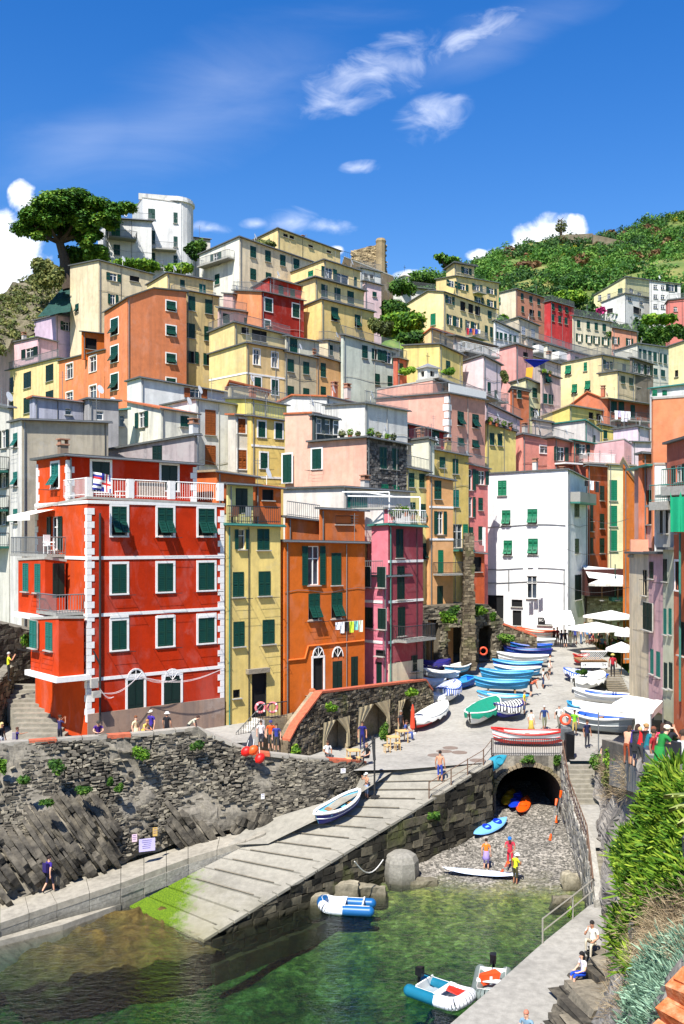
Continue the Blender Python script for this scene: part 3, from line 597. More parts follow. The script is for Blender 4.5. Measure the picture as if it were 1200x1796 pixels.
B((850,853,905),(745,742,758),103,38,(236,214,130),'yellow house under the roof garden with dark pots',R=[([863,877],[770],8,22,'c')],base=830,name='townhouse',rail='R',chim=0)
B((845,852,912),(705,706,736),106,40,(236,206,208),'pink white stepped terrace house above the roof garden',R=[],base=760,name='townhouse',rail='R',chim=0)
B((951,999,1059),(731,712,722),113,46,(242,218,128),'yellow gabled house in front of the tiled brick coloured house',R=[([1037,1050],[729],8,12,'x')],base=790,name='townhouse',roof='o')
tr=B((1002,1066,1070),(710,702,704),118,58,(206,122,88),'brick coloured gabled house with laundry on its long balcony',base=790,name='townhouse',roof='t',gable=('L',1031,688),R=[],chim=1)
t2=B((1066,1068,1146),(700,700,712),118,25,(190,112,84),'shaded balcony house with a tiled eave and hanging laundry',R=[([1077,1090],[713],10,18,'c'),([1110],[722],8,24,'c'),([1086,1100],[748],7,9,'x')],base=800,name='townhouse',roof='o',oh=.7)
balcony(t2,'R',1070,1135,737,1.4,rmat=IRON)
B((1050,1052,1077),(746,745,750),114,30,(232,210,120),'small olive yellow house with one green window under the balcony',R=[(1062,762,7,15,'c')],base=810,name='townhouse',chim=0)
B((934,936,968),(738,737,742),109,30,(228,206,190),'low stained cream wall house with a dark flat roof',base=840,name='townhouse',chim=0,wear=1.)
B((961,1026,1053),(746,738,757),108,50,(220,214,206),'light grey house with a green cornice and a pink side',colL=(222,216,208),R=[(1042,770,5,14,'c')],base=850,name='townhouse',roof='g',chim=0,wear=.8)
B((1076,1119,1138),(754,748,753),109,42,(234,214,224),'pale lilac house behind the pink box wall',base=870,name='townhouse',chim=0)
B((1108,1110,1142),(775,775,776),106,20,(236,216,220),'lower lilac house with a drainpipe in front of the pale one',R=[(1125,810,8,16,'c')],base=900,name='townhouse',chim=0)
B((1040,1095,1108),(779,771,779),107,42,(232,184,184),'plain rose box wall above the small tiled roof',base=860,name='townhouse',chim=0,roof='p')
# bell towers, castle made further down
# second row left
lb=B((52,60,146),(700,697,707),76,32,(178,178,190),'blue grey roof storey of the weathered block at the left',R=[(120,722,12,12,'g')],base=760,name='townhouse',wear=1.,roof='t')
B((140,156,208),(705,700,704),77,32,(176,172,168),'grey roof room with one violet window beside the orange tower foot',R=[(175,729,13,15,'g')],base=770,name='townhouse',wear=1.,chim=0)
B((190,194,224),(724,722,718),80,25,(208,204,186),'narrow cream house with a small railed balcony',R=[(214,738,8,18,'g')],base=790,name='townhouse',chim=0,roof='g')
w1=B((223,247,400),(670,663,690),90,36,WHT,'white roof house with brown shutters below the orange tower',R=[([343],[690],20,16,'oB')],base=760,name='townhouse',wear=.4)
w2=B((285,344,414),(712,700,711),83,42,WHT,'white house with three brown shuttered windows in one column',R=[([369],[741],18,45,'cB'),([369],[798],18,35,'cB')],base=860,name='townhouse',wear=.7,chim=0)
w3=B((223,282,346),(705,717,727),79,40,(240,236,216),'white gabled house with peeling plaster and green shutters beside glass',L=[(249,736,11,28,'o')],R=[([324],[739],14,20,'c')],base=830,name='townhouse',wear=1.,roof='t')
y3=B((400,413,442),(728,728,730),81,34,(236,226,208),'narrow white and orange house with brown shutters',R=[([424],[747],13,26,'cBw'),([425],[806],15,34,'cBw')],base=880,name='townhouse',roof='t',chim=0)
y4=B((434,441,499),(730,730,739),80,38,(244,210,122),'yellow house with white framed green shutters left of the stone sided house',R=[([459,489],[753],12,28,'cw'),([463],[808],12,28,'cw')],base=880,name='townhouse',chim=0,bands=((781,'R'),(836,'R')))
B((395,441,503),(700,700,712),84,40,(242,228,128),'lemon yellow roof block with railings behind the white framed shutters',R=[],base=745,name='townhouse',chim=1,rail='RL')
B((400,403,470),(680,674,690),90,42,(232,214,170),'cream attic with a terracotta roof edge behind the lemon block',base=720,name='townhouse',roof='t')
B((483,573,642),(709,696,712),86,50,WHT,'white gabled house with a chimney and a brown loggia behind the stone sided house',base=775,gable=('L',514,694),roof='t',name='townhouse',R=[(598,715,26,14,'x')],chim=2)
B((570,640,715),(712,708,722),82,48,(236,232,222),'white terrace wall with a bamboo shade over it behind the roof garden',base=780,name='roof_room',chim=0,rail='R')
st=B((547,643,713),(776,768,781),74,50,(112,106,104),'pink house with a dark stone side wall and a planted roof terrace',colL=(240,184,158),R=[([672,693],[803],12,38,'c'),([675,694],[866],12,33,'cG')],L=[([556],[805],17,36,'cw')],base=900,name='townhouse',chim=0,wear=.5,oh=.35)
dq=beside(st,'L',548)
B((500,547,560),(727,725,727),dq,50,(242,190,164),'taller pink wall with a long green shutter joined to the stone sided house',L=[(507,822,15,50,'cw')],base=900,name='townhouse',chim=0,wear=.3,dep=4,roof='t',oh=.1)
_h=[]
for _x,_y,_w,_hh in ((672,803,12,38),(693,806,12,38),(675,866,12,33),(694,867,12,33)):
    _u,_z=fz_(st,'R',_x,_y); _h.append((_u-.5,_u+.5,_z-1.0,_z+1.0))
gb=MB(); _z=2.
while _z<st.zc-.15:
    _u=0; _k=rnd.uniform(.12,.24)
    while _u<st.wR-.1:
        _w=min(rnd.uniform(.15,.5),st.wR-_u)
        if not any(a<_u+_w/2<b and c<_z<d for a,b,c,d in _h): gb.box((_u+_w/2,-.02,_z),(_w-.03,rnd.uniform(.05,.14),_k-.02),0,None,.02)
        _u+=_w
    _z+=_k
gb.obj('stonework',stone_m('house_stone',(52,50,48),(88,84,80),(136,130,122)),st.root,kind='stuff')
gb=MB(); 
cg=B((548,551,592),(730,729,737),dq-.2,42,(70,84,84),'glazed conservatory on the roof terrace of the stone sided house',R=[([560,575,588],[747],10,26,'g')],base=771,name='conservatory',chim=0,clutter=0,terr=False)
# stepped creams above the street row
B((708,752,762),(776,770,775),86,45,(240,236,210),'cream white terrace house behind the stone sided one',base=840,name='townhouse',chim=1,rail='L')
rl=B((700,706,780),(744,743,760),90,38,(170,52,60),'red walled loggia with green shutters and a thin roof',R=[([712],[757],10,20,'c'),([762],[768],12,28,'c')],base=790,name='townhouse',chim=0,oh=.4)
rr=B((700,712,752),(823,820,829),82,36,(230,216,140),'yellow narrow house with green shutters behind the pink corner house',R=[([722,740],[842],10,25,'c'),([724],[887],9,13,'c'),([742],[897],10,27,'t'),([745],[967],10,28,'t')],base=1090,name='townhouse',chim=0,wear=.9)
yt=B((745,752,822),(787,787,801),88,36,(222,192,110),'tall ochre house with a bright green balcony door',R=[([776],[811],10,20,'c'),([799],[818],10,27,'c'),([800],[874],10,30,'cT'),([803],[940],17,42,'oG')],base=1080,name='townhouse',chim=1,wear=.9)
balcony(yt,'R',794,818,964,1.1,mat=GUT)
pe=B((748,753,795),(836,835,844),83,36,(238,178,118),'peach narrow house with a small balcony and white bands',R=[([768],[859],12,33,'c'),([772],[917],11,40,'o'),([773],[986],9,42,'cG'),([772],[1046],10,36,'dD')],base=1075,name='townhouse',chim=0,wear=.4,bands=((889,'R'),(946,'R')))
balcony(pe,'R',760,802,1006,1.1,rmat=IRON)
pt=B((812,815,856),(813,813,823),91,38,(226,130,122),'tall pink narrow house left of the big white house',R=[([823],[841],10,38,'o'),([845],[838],12,23,'o'),([824],[889],9,36,'o'),([843],[884],8,22,'c'),([826],[942],8,36,'c'),([843],[935],8,24,'c')],base=1080,name='townhouse',chim=0,wear=.5,rail='R')
ta=B((812,816,850),(968,968,972),90,38,(206,98,58),'orange archway wall under the pink narrow house',R=[(837,990,16,26,'x')],base=1080,name='townhouse',chim=0,clutter=0)
# pink loggia house and the big white house
pl=B((866,917,973),(778,762,772),107,40,(236,156,138),'pink terrace house with a square white window behind the big white house',R=[([956],[789],18,13,'gw')],base=850,name='townhouse',chim=1,wear=.3)
p2=B((960,973,1006),(770,769,778),104,35,(224,140,124),'pink loggia with a dark café table above the white house',R=[([984],[796],12,24,'o')],base=850,name='townhouse',chim=0,oh=.5)
balcony(p2,'R',973,1004,812,1.5,mat=TRIM,rmat=IRON)
p3=B((1003,1005,1042),(772,772,779),105,30,(214,132,112),'brownish pink house with a white railed balcony and green cornice',R=[([1022],[788],12,18,'oD')],base=860,name='townhouse',roof='g',chim=0)
balcony(p3,'R',1014,1062,812,1.6,rmat=WHITE)
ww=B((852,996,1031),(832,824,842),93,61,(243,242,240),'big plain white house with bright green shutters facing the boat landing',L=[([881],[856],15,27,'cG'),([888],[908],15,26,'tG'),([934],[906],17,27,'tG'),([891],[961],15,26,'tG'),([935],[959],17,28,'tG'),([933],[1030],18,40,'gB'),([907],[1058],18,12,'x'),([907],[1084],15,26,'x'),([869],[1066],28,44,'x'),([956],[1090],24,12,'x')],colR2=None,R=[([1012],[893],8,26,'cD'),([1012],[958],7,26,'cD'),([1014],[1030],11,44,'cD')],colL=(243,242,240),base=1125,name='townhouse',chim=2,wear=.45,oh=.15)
mb=MB(); 
for py in (922,998,1022):
    _,z=fz_(ww,'L',930,py); mb.path([(-.06,ww.wL*t+.2,z+.12*math.sin(t*5)) for t in [i/9 for i in range(10)]],.035,4)
u1,z1=fz_(ww,'L',990,1000); mb.tube((-.07,u1,z1),(-.07,u1,z1-8),.05,5)
u1,z1=fz_(ww,'L',893,1000); mb.tube((-.07,u1,z1),(-.07,u1,z1-2),.05,5); mb.obj('wall_cable',GREY,ww.root)
balcony(ww,'R',1000,1029,880,1.0,mat=GUT,solid=plain('grey_panel',(150,148,140),.7,.9,.1))
og=B((1028,1031,1070),(818,817,820),101.5,50,(206,98,52),'tall deep orange house in the shaded lane behind the white house',R=[([1038],[900,918,957],5,28,'cD'),([1056],[865,914,957],8,26,'cD')],base=1020,name='townhouse',chim=0)
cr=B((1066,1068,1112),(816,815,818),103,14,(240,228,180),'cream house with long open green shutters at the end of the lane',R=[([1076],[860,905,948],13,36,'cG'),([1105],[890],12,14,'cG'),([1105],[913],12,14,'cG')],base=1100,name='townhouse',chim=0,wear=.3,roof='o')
B((1093,1094,1116),(815,813,850),92,20,(206,116,50),'orange side wall beside the cream house roof',base=900,name='townhouse',chim=0,roof='o')
# ------------------------------------------------------------ right hand street side, houses facing the lane
def lane(x0,x1,ytop,ybot,X,col,label,wins=(),**k):
    """a house front on the plane X facing the lane; pixels x0 (far) to x1 (near)"""
    Ya=X*F/(x0-600); Yb=X*F/(x1-600); zt=(H-ytop)*Ya/F; zb=(H-ybot)*Ya/F
    root=empty(k.get('name','lane_house'),(X,Yb,zb),R_(0),label=label,cat='house'); wid=Ya-Yb
    o=Bld(); o.root=root; o.zb=zb; o.zc=zt-zb; o.wL=wid; o.X=X; o.Yb=Yb
    hol=[]
    for xs,ys,w,h,t in wins:
        for x in (xs if isinstance(xs,list) else [xs]):
            for y in (ys if isinstance(ys,list) else [ys]):
                Yw=X*F/(x-600); Y1=X*F/(x+w/2-600); Y2=X*F/(x-w/2-600); hol.append((Yw-Yb,(H-y)*Yw/F-zb,q1(Y2-Y1),q1(h*Yw/F),t))
    mb=MB(); hl=wallface(mb,wid,[(0,o.zc),(wid,o.zc)],0,[(u_-w/2,u_+w/2,z_-h/2,z_+h/2) for u_,z_,w,h,t in hol],'L',0,0)
    dp=k.get('dep',9.); mb.box((dp/2+.25,wid/2,o.zc/2),(dp-.5,wid-.01,o.zc-.01))
    for s,nn in ((0,1),(wid,-1)): mb.add([(0,s,0),(.26,s,0),(.26,s,o.zc),(0,s,o.zc)],[(0,1,2,3)])
    mb.obj('wall',stucco(col,k.get('wear',.6)),root)
    e=k.get('oh',.35); MB().box((dp/2,wid/2,o.zc+.08),(dp+2*e,wid+.1,.15)).obj('roof',k.get('rm',SLATE),root)
    for u_,z_,w,h,t in hol:
        ok=any(abs(q[0]-(u_-w/2))<.01 for q in hl); window(root,(0 if ok else -.19,u_,z_),-PI/2,w,h,t,1)
    return o
lA=lane(1104,1138,971,1235,20.2,(232,214,180),'lane house with yellow stained plaster nearest the white awnings',[(1131,1022,7,46,'xD')],wear=1.)
lB=lane(1138,1163,971,1240,20.15,(220,176,176),'pink lane house with a big dark green shutter',[([1143],[1000],7,30,'cD'),([1141],[1081],15,48,'cD'),([1144],[1160],5,44,'cT'),([1155],[1165],6,44,'cT')],wear=.7)
lC=lane(1163,1182,964,1260,20.1,(206,206,176),'pale green lane house with paired narrow shutters',[([1155+12],[1000],7,40,'cD'),([1167,1176],[1090],5,46,'cT'),([1168,1177],[1185],6,46,'cD')])
lD=lane(1182,1240,900,1290,20.05,(208,110,70),'orange lane house behind the green drainpipe',[([1189],[1010],8,50,'xDw'),([1196],[1120],10,60,'x')])
mb=MB(); 
for x,y0,y1,r in ((1193,935,1230,.07),):
    Yp=19.8*F/(x-600); mb.tube((19.8-lD.X,Yp-lD.Yb,(H-y0)*Yp/F-lD.zb),(19.8-lD.X,Yp-lD.Yb,(H-y1)*Yp/F-lD.zb),r,6)
mb.obj('drainpipe',GUT,lD.root)
# upper lane storeys, set back a little
lE=lane(1113,1150,826,960,21.4,(224,168,150),'narrow pink upper house with teal pipes above the lane balcony',[([1135],[890],16,60,'xT')],rm=GUT,oh=.6)
lF=lane(1150,1178,890,968,20.9,(214,208,190),'cream upper lane house with two white columns under a slab balcony',[([1160,1170],[915],5,40,'xW')],oh=.7,rm=CONC)
lG=lane(1176,1260,873,968,20.2,(190,190,180),'grey upper lane house behind the hanging green curtains',[(1187,915,10,40,'x')],oh=.9,rm=CONC)
lH=lane(1170,1262,780,868,21.5,(190,108,86),'brown pink house with a railed slab balcony at the right edge',[(1192,830,12,30,'oD')],oh=.3)
# big salmon wall with white lower storey
sw=B((1143,1146,1240),(699,700,694),66,4,(238,150,104),'large salmon orange wall at the right with a bare front',base=816,name='townhouse',chim=0,wear=.2,roof='p',clutter=0)
B((1148,1149,1240),(815,815,815),64.5,4,WHT,'white walled terrace storey below the salmon wall',base=905,name='townhouse',chim=0,wear=.3,roof='p',clutter=0)
B((1120,1127,1150),(798,796,798),68,20,(230,130,84),'slim orange chimney like block beside the salmon wall',base=900,name='townhouse',chim=0,clutter=0)
# ------------------------------------------------------------ the red house
RED=(196,50,10)
rh=B((62,153,393),(893,875,887),52,40,RED,'big red house with white quoins standing on the sea wall',colL=(212,74,18),R=[([209,290,362],[914],27,52,'tw'),([209,290,362],[1015,1114],27,51,'cw'),([238,302],[1238],29,92,'dDw')],L=[(97,935,13,60,'oD')],base=1300,name='red_house',chim=0,near=1,wear=.3,roof='p',oh=.5,clutter=0,bands=((880,'RL'),(979,'RL'),(1080,'RL'),(1193,'RL')),terr=False)  # left wall takes a brighter orange red, sunlight put into its colour
def quoins(o,ax,corner,z0,z1,h=.36):
    n=int((z1-z0)/h); t=.03
    for i in range(n):
        w=.44 if i%2 else .27; z=z0+(i+.5)*h; mb=MB()
        if corner=='C': mb.box((w/2-t,-t/2,z),(w,t,h-.015)); mb.box((-t/2,w*.62/2,z),(t,w*.62,h-.015))
        elif corner=='R': mb.box((o.wR-w/2,-t/2,z),(w,t,h-.015))
        elif corner=='L': mb.box((-t/2,o.wL-w/2,z),(t,w,h-.015))
        mb.obj('quoin',TRIM,o.root)
quoins(rh,'R','C',1.,rh.zc-.3); quoins(rh,'R','R',1.4,rh.zc-.3); quoins(rh,'L','L',8.,rh.zc-.3)
def arch(o,ax,px,py,wpx,hpx):
    u0,z=fz_(o,ax,px,py); s=o.Y/F*1.04; w=wpx*s/2*1.25; h=hpx*s
    mb=MB(); n=10; ring=MB()
    pts=[(math.cos(PI*i/n)*w,math.sin(PI*i/n)*h) for i in range(n+1)]
    mb.add([(u0+x,-.02,z+y) for x,y in pts],[tuple(range(n+1))][:1]); mb.f=[tuple(range(n+1))[::-1]]
    f=mb.obj('fanlight',DARK,o.root)
    for (x,y),(x2,y2) in zip(pts,pts[1:]):
        k=1.18; ring.add([(u0+x,-.05,z+y),(u0+x2,-.05,z+y2),(u0+x2*k,-.05,z+y2*k),(u0+x*k,-.05,z+y*k),(u0+x*k,0,z+y*k),(u0+x2*k,0,z+y2*k)],[(0,1,2,3)[::-1],(3,2,5,4)[::-1]])
    for i in range(1,4):
        a=PI*i/4; ring.tube((u0,-.04,z),(u0+math.cos(a)*w,-.04,z+math.sin(a)*h),.02,4)
    ring.obj('arch_surround',TRIM,f)
for x in (238,302): arch(rh,'R',x,1192,24,17)
for x in (209,290,362):  # little arched heads over the first floor windows
    u0,z=fz_(rh,'R',x,1086); MB().box((u0,-.03,z+.16),(1.1,.07,.16)).obj('window_head',TRIM,rh.root)
mb=MB(); mb.box((rh.wR/2,-.04,.5),(rh.wR-.02,.09,1.9)); mb.obj('plinth',stucco((168,140,120),.9),rh.root)
mb=MB(); u0,z=fz_(rh,'R',174,900); mb.tube((u0,-.1,z),(u0,-.1,1.),.065,6); mb.tube((.3,-.12,z-7.4),(u0,-.12,z-8.2),.05,5); mb.obj('drainpipe',IRON,rh.root)
bayU=B((32,79,115),(983,981,985),52.9,40,(206,62,14),'x',L=[([66,45],[1014],10,50,'cT')],R=[(103,1018,22,60,'dD')],base=1088,name='bay',chim=0,near=1,wear=.1,roof='p',clutter=0,terr=False)
bayL=B((54,103,147),(1087,1085,1085),50.9,40,(206,62,14),'x',L=[([86,64],[1116],12,50,'cT')],base=1196,name='bay',chim=0,near=1,wear=.1,roof='p',clutter=0,terr=False)
def adopt(ch,par):
    """make ch's pieces parts of par: its wall, roof and windows move over"""
    M=Matrix.Translation(ch.root.location)@Matrix.Rotation(ch.root.rotation_euler.z,4,'Z'); Mp=Matrix.Translation(par.root.location)@Matrix.Rotation(par.root.rotation_euler.z,4,'Z')
    D=Mp.inverted()@M
    for c in list(ch.root.children):
        b=c.matrix_basis.copy(); c.parent=par.root; c.matrix_basis=D@b
    bpy.data.objects.remove(ch.root)
for b,n in ((bayU,'bay'),(bayL,'bay')):
    mb=MB(); mb.box((b.wR/2,b.wL/2,.12),(b.wR+.5,b.wL+.5,.28)); mb.obj('cornice',TRIM,b.root); adopt(b,rh)
balcony(rh,'L',115,50,972,1.1); balcony(rh,'L',148,112,1073,1.6)
ts=B((64,118,345),(808,800,816),beside(rh,'L',118),40,(196,46,10),'x',colL=(212,74,18),L=[(97,834,13,42,'tTw')],R=[(177,836,30,52,'dDw'),(297,838,29,44,'dDw')],base=889,name='top',chim=0,near=1,wear=.1,clutter=0,terr=False,roof='s',oh=.3)  # left wall again brightened in colour as if sunlit
quoins(ts,'R','C',.1,ts.zc-.1); quoins(ts,'L','L',.1,ts.zc-.1); quoins(ts,'R','R',.1,ts.zr-.1)
chimney(ts.root,(1.2,ts.wL-1.,ts.zl),(150,130,110),.9); adopt(ts,rh)
zt=rh.zc+.15
for i,x in enumerate((.15,2.6,5.2,rh.wR-.2)):
    MB().box((x,.12,zt+.5),(.36,.26,1.04)).obj('parapet_pier',TRIM,rh.root)
for a_,b_ in ((.42,2.32),(2.88,4.92),(5.48,rh.wR-.5)):
    railing(rh.root,[(a_,.12,zt),(b_,.12,zt)],.98,.15,WHITE,.011)
railing(rh.root,[(0,.3,zt),(0,3.0,zt)],.98,.15,WHITE,.011)
MB().box((4.0,.2,zt+.5),(1.7,.02,.85)).obj('reed_screen',plain('reed_mat',(196,170,150),.9,.9,.3,sc=14),rh.root)
# awning over the side balcony
u0,z=fz_(rh,'L',100,896); mb=MB(); mb.add([(-.05,u0+.2,z+.1),(-1.5,u0+.2,z-.25),(-1.5,u0+3.6,z-.25),(-.05,u0+3.6,z+.1),(-1.5,u0+.2,z-.55),(-1.5,u0+3.6,z-.55)],[(0,1,2,3),(1,4,5,2)]); mb.obj('awning',plain('cream_canvas',(236,230,214),.9,.9,.06),rh.root)
# ------------------------------------------------------------ row right of the red house
dy=beside(rh,'R',395)
yh=B((397,397,492),(921,921,924),dy+.05,40,(244,214,128),'yellow house with two pink lifebuoys at its door stair',R=[([462],[946],20,36,'c'),([424],[946],13,36,'o'),([418,464],[1025],20,43,'c'),([419,471],[1112],20,43,'c'),([415],[1217],12,16,'x'),([455],[1218],25,86,'x')],base=1300,name='townhouse',near=1,wear=.5,chim=0,roof='g',dep=9,terr=False)
u0,z=fz_(yh,'R',450,1176); MB().box((u0,-.14,z),(1.6,.35,.28)).obj('lintel',stone_m('lintel_stone',(110,100,84),(140,130,112)),yh.root)
yt_=B((397,400,444),(850,850,853),dy+1.8,40,(232,222,150),'cream yellow roof room with a green door on the yellow house terrace',R=[(424,879,21,44,'dD')],base=920,name='roof_room',near=1,chim=0,roof='s',clutter=0,terr=False,oh=.4)
railing(yh.root,[(0,-.1,yh.zc+.15),(yh.wR-.1,-.1,yh.zc+.15)],1.,.14,IRON)
do=beside(yh,'R',492)
oh_=B((488,499,640),(950,950,953),do+.3,38,(208,104,34),'burnt orange house with tall green shutters and washing below them',R=[(550,992,20,68,'o'),(590,998,17,57,'c'),([551,591],[1064],19,46,'t'),([558],[1184],18,60,'xw'),(592,1185,16,50,'dD'),(622,1178,13,54,'dD')],base=1310,name='townhouse',near=1,wear=.25,chim=0,dep=9,terr=False,colL=(232,124,50))
for x in (558,592): arch(oh_,'R',x,1152,17,16)
mb=MB(); zz=[fz_(oh_,'R',x,y) for x,y in ((503,1158),(534,1155),(540,1133),(638,1123))]; mb.path([(a,-.06,b) for a,b in zz],.05,5); mb.obj('wall_pipe',plain('orange_pipe',(232,120,50),.6,.9,.1),oh_.root)
B((500,504,560),(908,908,915),do+3.2,38,(206,110,50),'orange roof terrace room with arched trellis on the burnt orange house',R=[],base=950,name='roof_room',chim=0,clutter=0,terr=False,rail='R')
B((560,562,640),(893,893,897),do+4.2,38,(220,120,60),'orange terrace wall with posts above the burnt orange house',R=[(604,912,30,16,'x')],base=950,name='roof_room',chim=0,clutter=0,terr=False)
dp_=beside(oh_,'R',640)
pkh=B((652,681,742),(923,921,925),66,48,(164,74,82),'pink corner house with a side coloured darker for shade and white bands',colL=(226,128,140),R=[([701],[953],12,50,'cD'),([703],[1022],12,58,'cD'),([704],[1090],12,50,'cD'),([727],[1163],11,28,'cD'),([697],[1178],9,36,'x')],base=1260,name='townhouse',near=1,wear=.3,chim=0,roof='g',terr=False,bands=((985,'R'),(1056,'R'),(1127,'R')),oh=.25)  # right wall colour darkened to rose for the shade on that side
ca_,sa_=math.cos(R_(48)),math.sin(R_(48)); cq=pkh.C+Vector((-sa_,ca_))*.08+Vector((-ca_,-sa_))*.5
pkl=B((636,600+cq.x/cq.y*F,600+cq.x/cq.y*F),(1012,1012,1012),cq.y,48,(216,122,140),'rose pink lower house front with three storeys of green shutters',L=[([672,646],[1012],14,35,'cD'),([673,647],[1085],14,37,'cD'),([665],[1182],9,40,'dD'),([669],[1145],14,10,'x')],base=1262,name='townhouse',near=1,wear=.3,chim=0,roof='s',terr=False,bands=((1056,'L'),(1127,'L')),dep=3,oh=.1,rail='L',clutter=0)
B((645,688,690),(893,893,893),69,48,(228,130,140),'light pink upper wall with a small balcony table above the pink corner house',base=1012,name='townhouse',chim=0,clutter=0,terr=False)
mb=MB(); mb.box((pkh.wR/2,-.015,1.2),(pkh.wR-.02,.05,5.0)); mb.obj('pale_lower_wall',stucco((232,222,190),.7),pkh.root)
for u_,z_ in (fz_(pkh,'R',727,1163),): window(pkh.root,(u_,-.04,z_),0,.5,1.1,'cD',1)
balcony(pkh,'R',689,741,1122,1.2,rmat=IRON)
railing(pkh.root,[(-.3,-.25,pkh.zc+.16),(pkh.wR,-.25,pkh.zc+.16)],.9,.2,WHITE)
B((497,603,720),(858,855,864),68,44,(240,230,216),'cream low roof house with a teal shuttered veranda and white pipes',R=[(627,880,35,22,'cT')],base=950,name='roof_room',chim=1,terr=False,oh=.2,clutter=0)
B((538,672,674),(896,893,893),66.5,48,(242,230,222),'whitish terrace wall with cracked plaster above the orange house',base=930,name='roof_room',chim=0,clutter=0,terr=False,roof='p',wear=.9,rail='L')
B((425,447,493),(853,852,858),62,40,(222,112,52),'small orange roof house with a terracotta cap behind the yellow house',R=[(470,868,20,20,'xB')],base=930,name='roof_room',terr=False,chim=0,roof='t')
B((340,380,448),(830,828,838),60,40,(226,120,64),'low orange house under a weathered cream tile roof',base=900,name='roof_room',terr=False,chim=0,rcm=OLDT,roof='o')
gs=B((145,341,346),(797,764,764),66,48,(172,160,158),'grey mauve house with a sloping roof edge and one green door',L=[(276,795,17,26,'cD')],base=900,name='townhouse',wear=1.,terr=False,chim=0,clutter=0)
chimney(gs.root,(.6,.8,gs.zc-4.6),(206,206,204),5.5)
gk=B((18,38,190),(742,737,742),66,36,(196,184,160),'tall khaki stained block behind the red house',colL=(232,228,216),R=[],L=[([27],[772,840,905],7,26,'tT')],base=1180,name='townhouse',wear=1.,terr=False,chim=0)
gl=B((-60,16,22),(700,716,716),70,42,(214,210,196),'pale house with stacked iron balconies at the left edge',L=[([7],[770,840,905],9,32,'oD')],base=1180,name='townhouse',wear=.8,terr=False,chim=0)
for y in (825,893,958): balcony(gl,'L',16,-20,y,1.1,rmat=IRON,mat=GUT)
for y in (790,):pass
# ------------------------------------------------------------ setting: ground, sea bed, water
def sheet(name,pts,mat,sub=0,**kw):
    mb=MB(); mb.add(pts,[tuple(range(len(pts)))]); return mb.obj(name,mat,None,**kw)
def conc_m(name,rgb,seams=0,stain=.4,sc=.35,algae=False):
    m,t,b=newmat(name); c=S(*rgb); n=tnoise(t,sc,7,rough=.65); n2=tnoise(t,3.2,6); n3=tnoise(t,24,3)
    c1=mixc(t,1.,c,ramp(t,n,[(.3,gray(.72)),(.5,gray(1.)),(.72,gray(1.12))]),'MULTIPLY'); c1=mixc(t,1.,c1,ramp(t,n2,[(.3,gray(1-stain*.5)),(.7,gray(1.08))]),'MULTIPLY')
    c1=mixc(t,1.,c1,ramp(t,n3,[(.3,gray(.9)),(.7,gray(1.1))]),'MULTIPLY')
    if algae:
        g=t.nodes.new('ShaderNodeNewGeometry'); sx=t.nodes.new('ShaderNodeSeparateXYZ'); t.links.new(g.outputs['Position'],sx.inputs[0])
        z=_m('ADD',sx.outputs[2],_m('MULTIPLY',n,1.6,tree=t),tree=t)
        mr=t.nodes.new('ShaderNodeMapRange'); mr.inputs['From Min'].default_value=-17.1; mr.inputs['From Max'].default_value=-15.9; mr.inputs['To Min'].default_value=1.; mr.inputs['To Max'].default_value=0; t.links.new(z,mr.inputs[0])
        c1=mixc(t,_m('MULTIPLY',mr.outputs[0],.75,tree=t),c1,S(128,122,84))
        px=_m('ADD',_m('ADD',_m('MULTIPLY',sx.outputs[0],-.9,tree=t),_m('MULTIPLY',sx.outputs[1],.0,tree=t),tree=t),_m('ADD',_m('MULTIPLY',n2,2.2,tree=t),_m('MULTIPLY',n,-1.6,tree=t),tree=t),tree=t)
        m2=t.nodes.new('ShaderNodeMapRange'); m2.inputs['From Min'].default_value=6.4; m2.inputs['From Max'].default_value=7.3; t.links.new(px,m2.inputs[0]); c1=mixc(t,m2.outputs[0],c1,mixc(t,ramp(t,n3,[(.4,gray(0)),(.6,gray(1))]),S(104,128,22),S(58,84,18)))
    t.links.new(c1,b.inputs['Base Color']); b.inputs['Roughness'].default_value=.9; b.inputs['Specular IOR Level'].default_value=.2; bump(t,b,n2,.3,.03); return m
PAVE=conc_m('street_concrete',(156,152,143)); RAMP=conc_m('slipway_concrete',(144,139,126),algae=True); QUAYT=conc_m('quay_top',(156,149,134),stain=.6); WALK=conc_m('walkway_concrete',(154,150,141),stain=.5); STEPM=conc_m('step_stone',(142,136,122),stain=.6)
# street landing
F0=[G(600,1352,-12.8),G(700,1350,-12.8),G(862,1337,-12.8),Vector((8.9,57.7,-12.8)),Vector((13.1,57.7,-12.8)),Vector((13.3,56.3,-12.8)),Vector((15.2,56.3,-12.8)),Vector((20.6,55.,-12.8)),Vector((20.6,65,-12.8)),Vector((-2,65,-12.8)),Vector((-2,54,-12.8))]
SURF=sheet('street',F0,PAVE,kind='structure')
mb=MB(); ys=[65,70,75,80,85,90,95,100,130]
for a_,b_ in zip(ys,ys[1:]): mb.add([(-2,a_,pz(0,a_)),(24,a_,pz(0,a_)),(24,b_,pz(0,b_)),(-2,b_,pz(0,b_))],[(0,1,2,3)])
mb.obj('lane',PAVE,None,kind='structure')
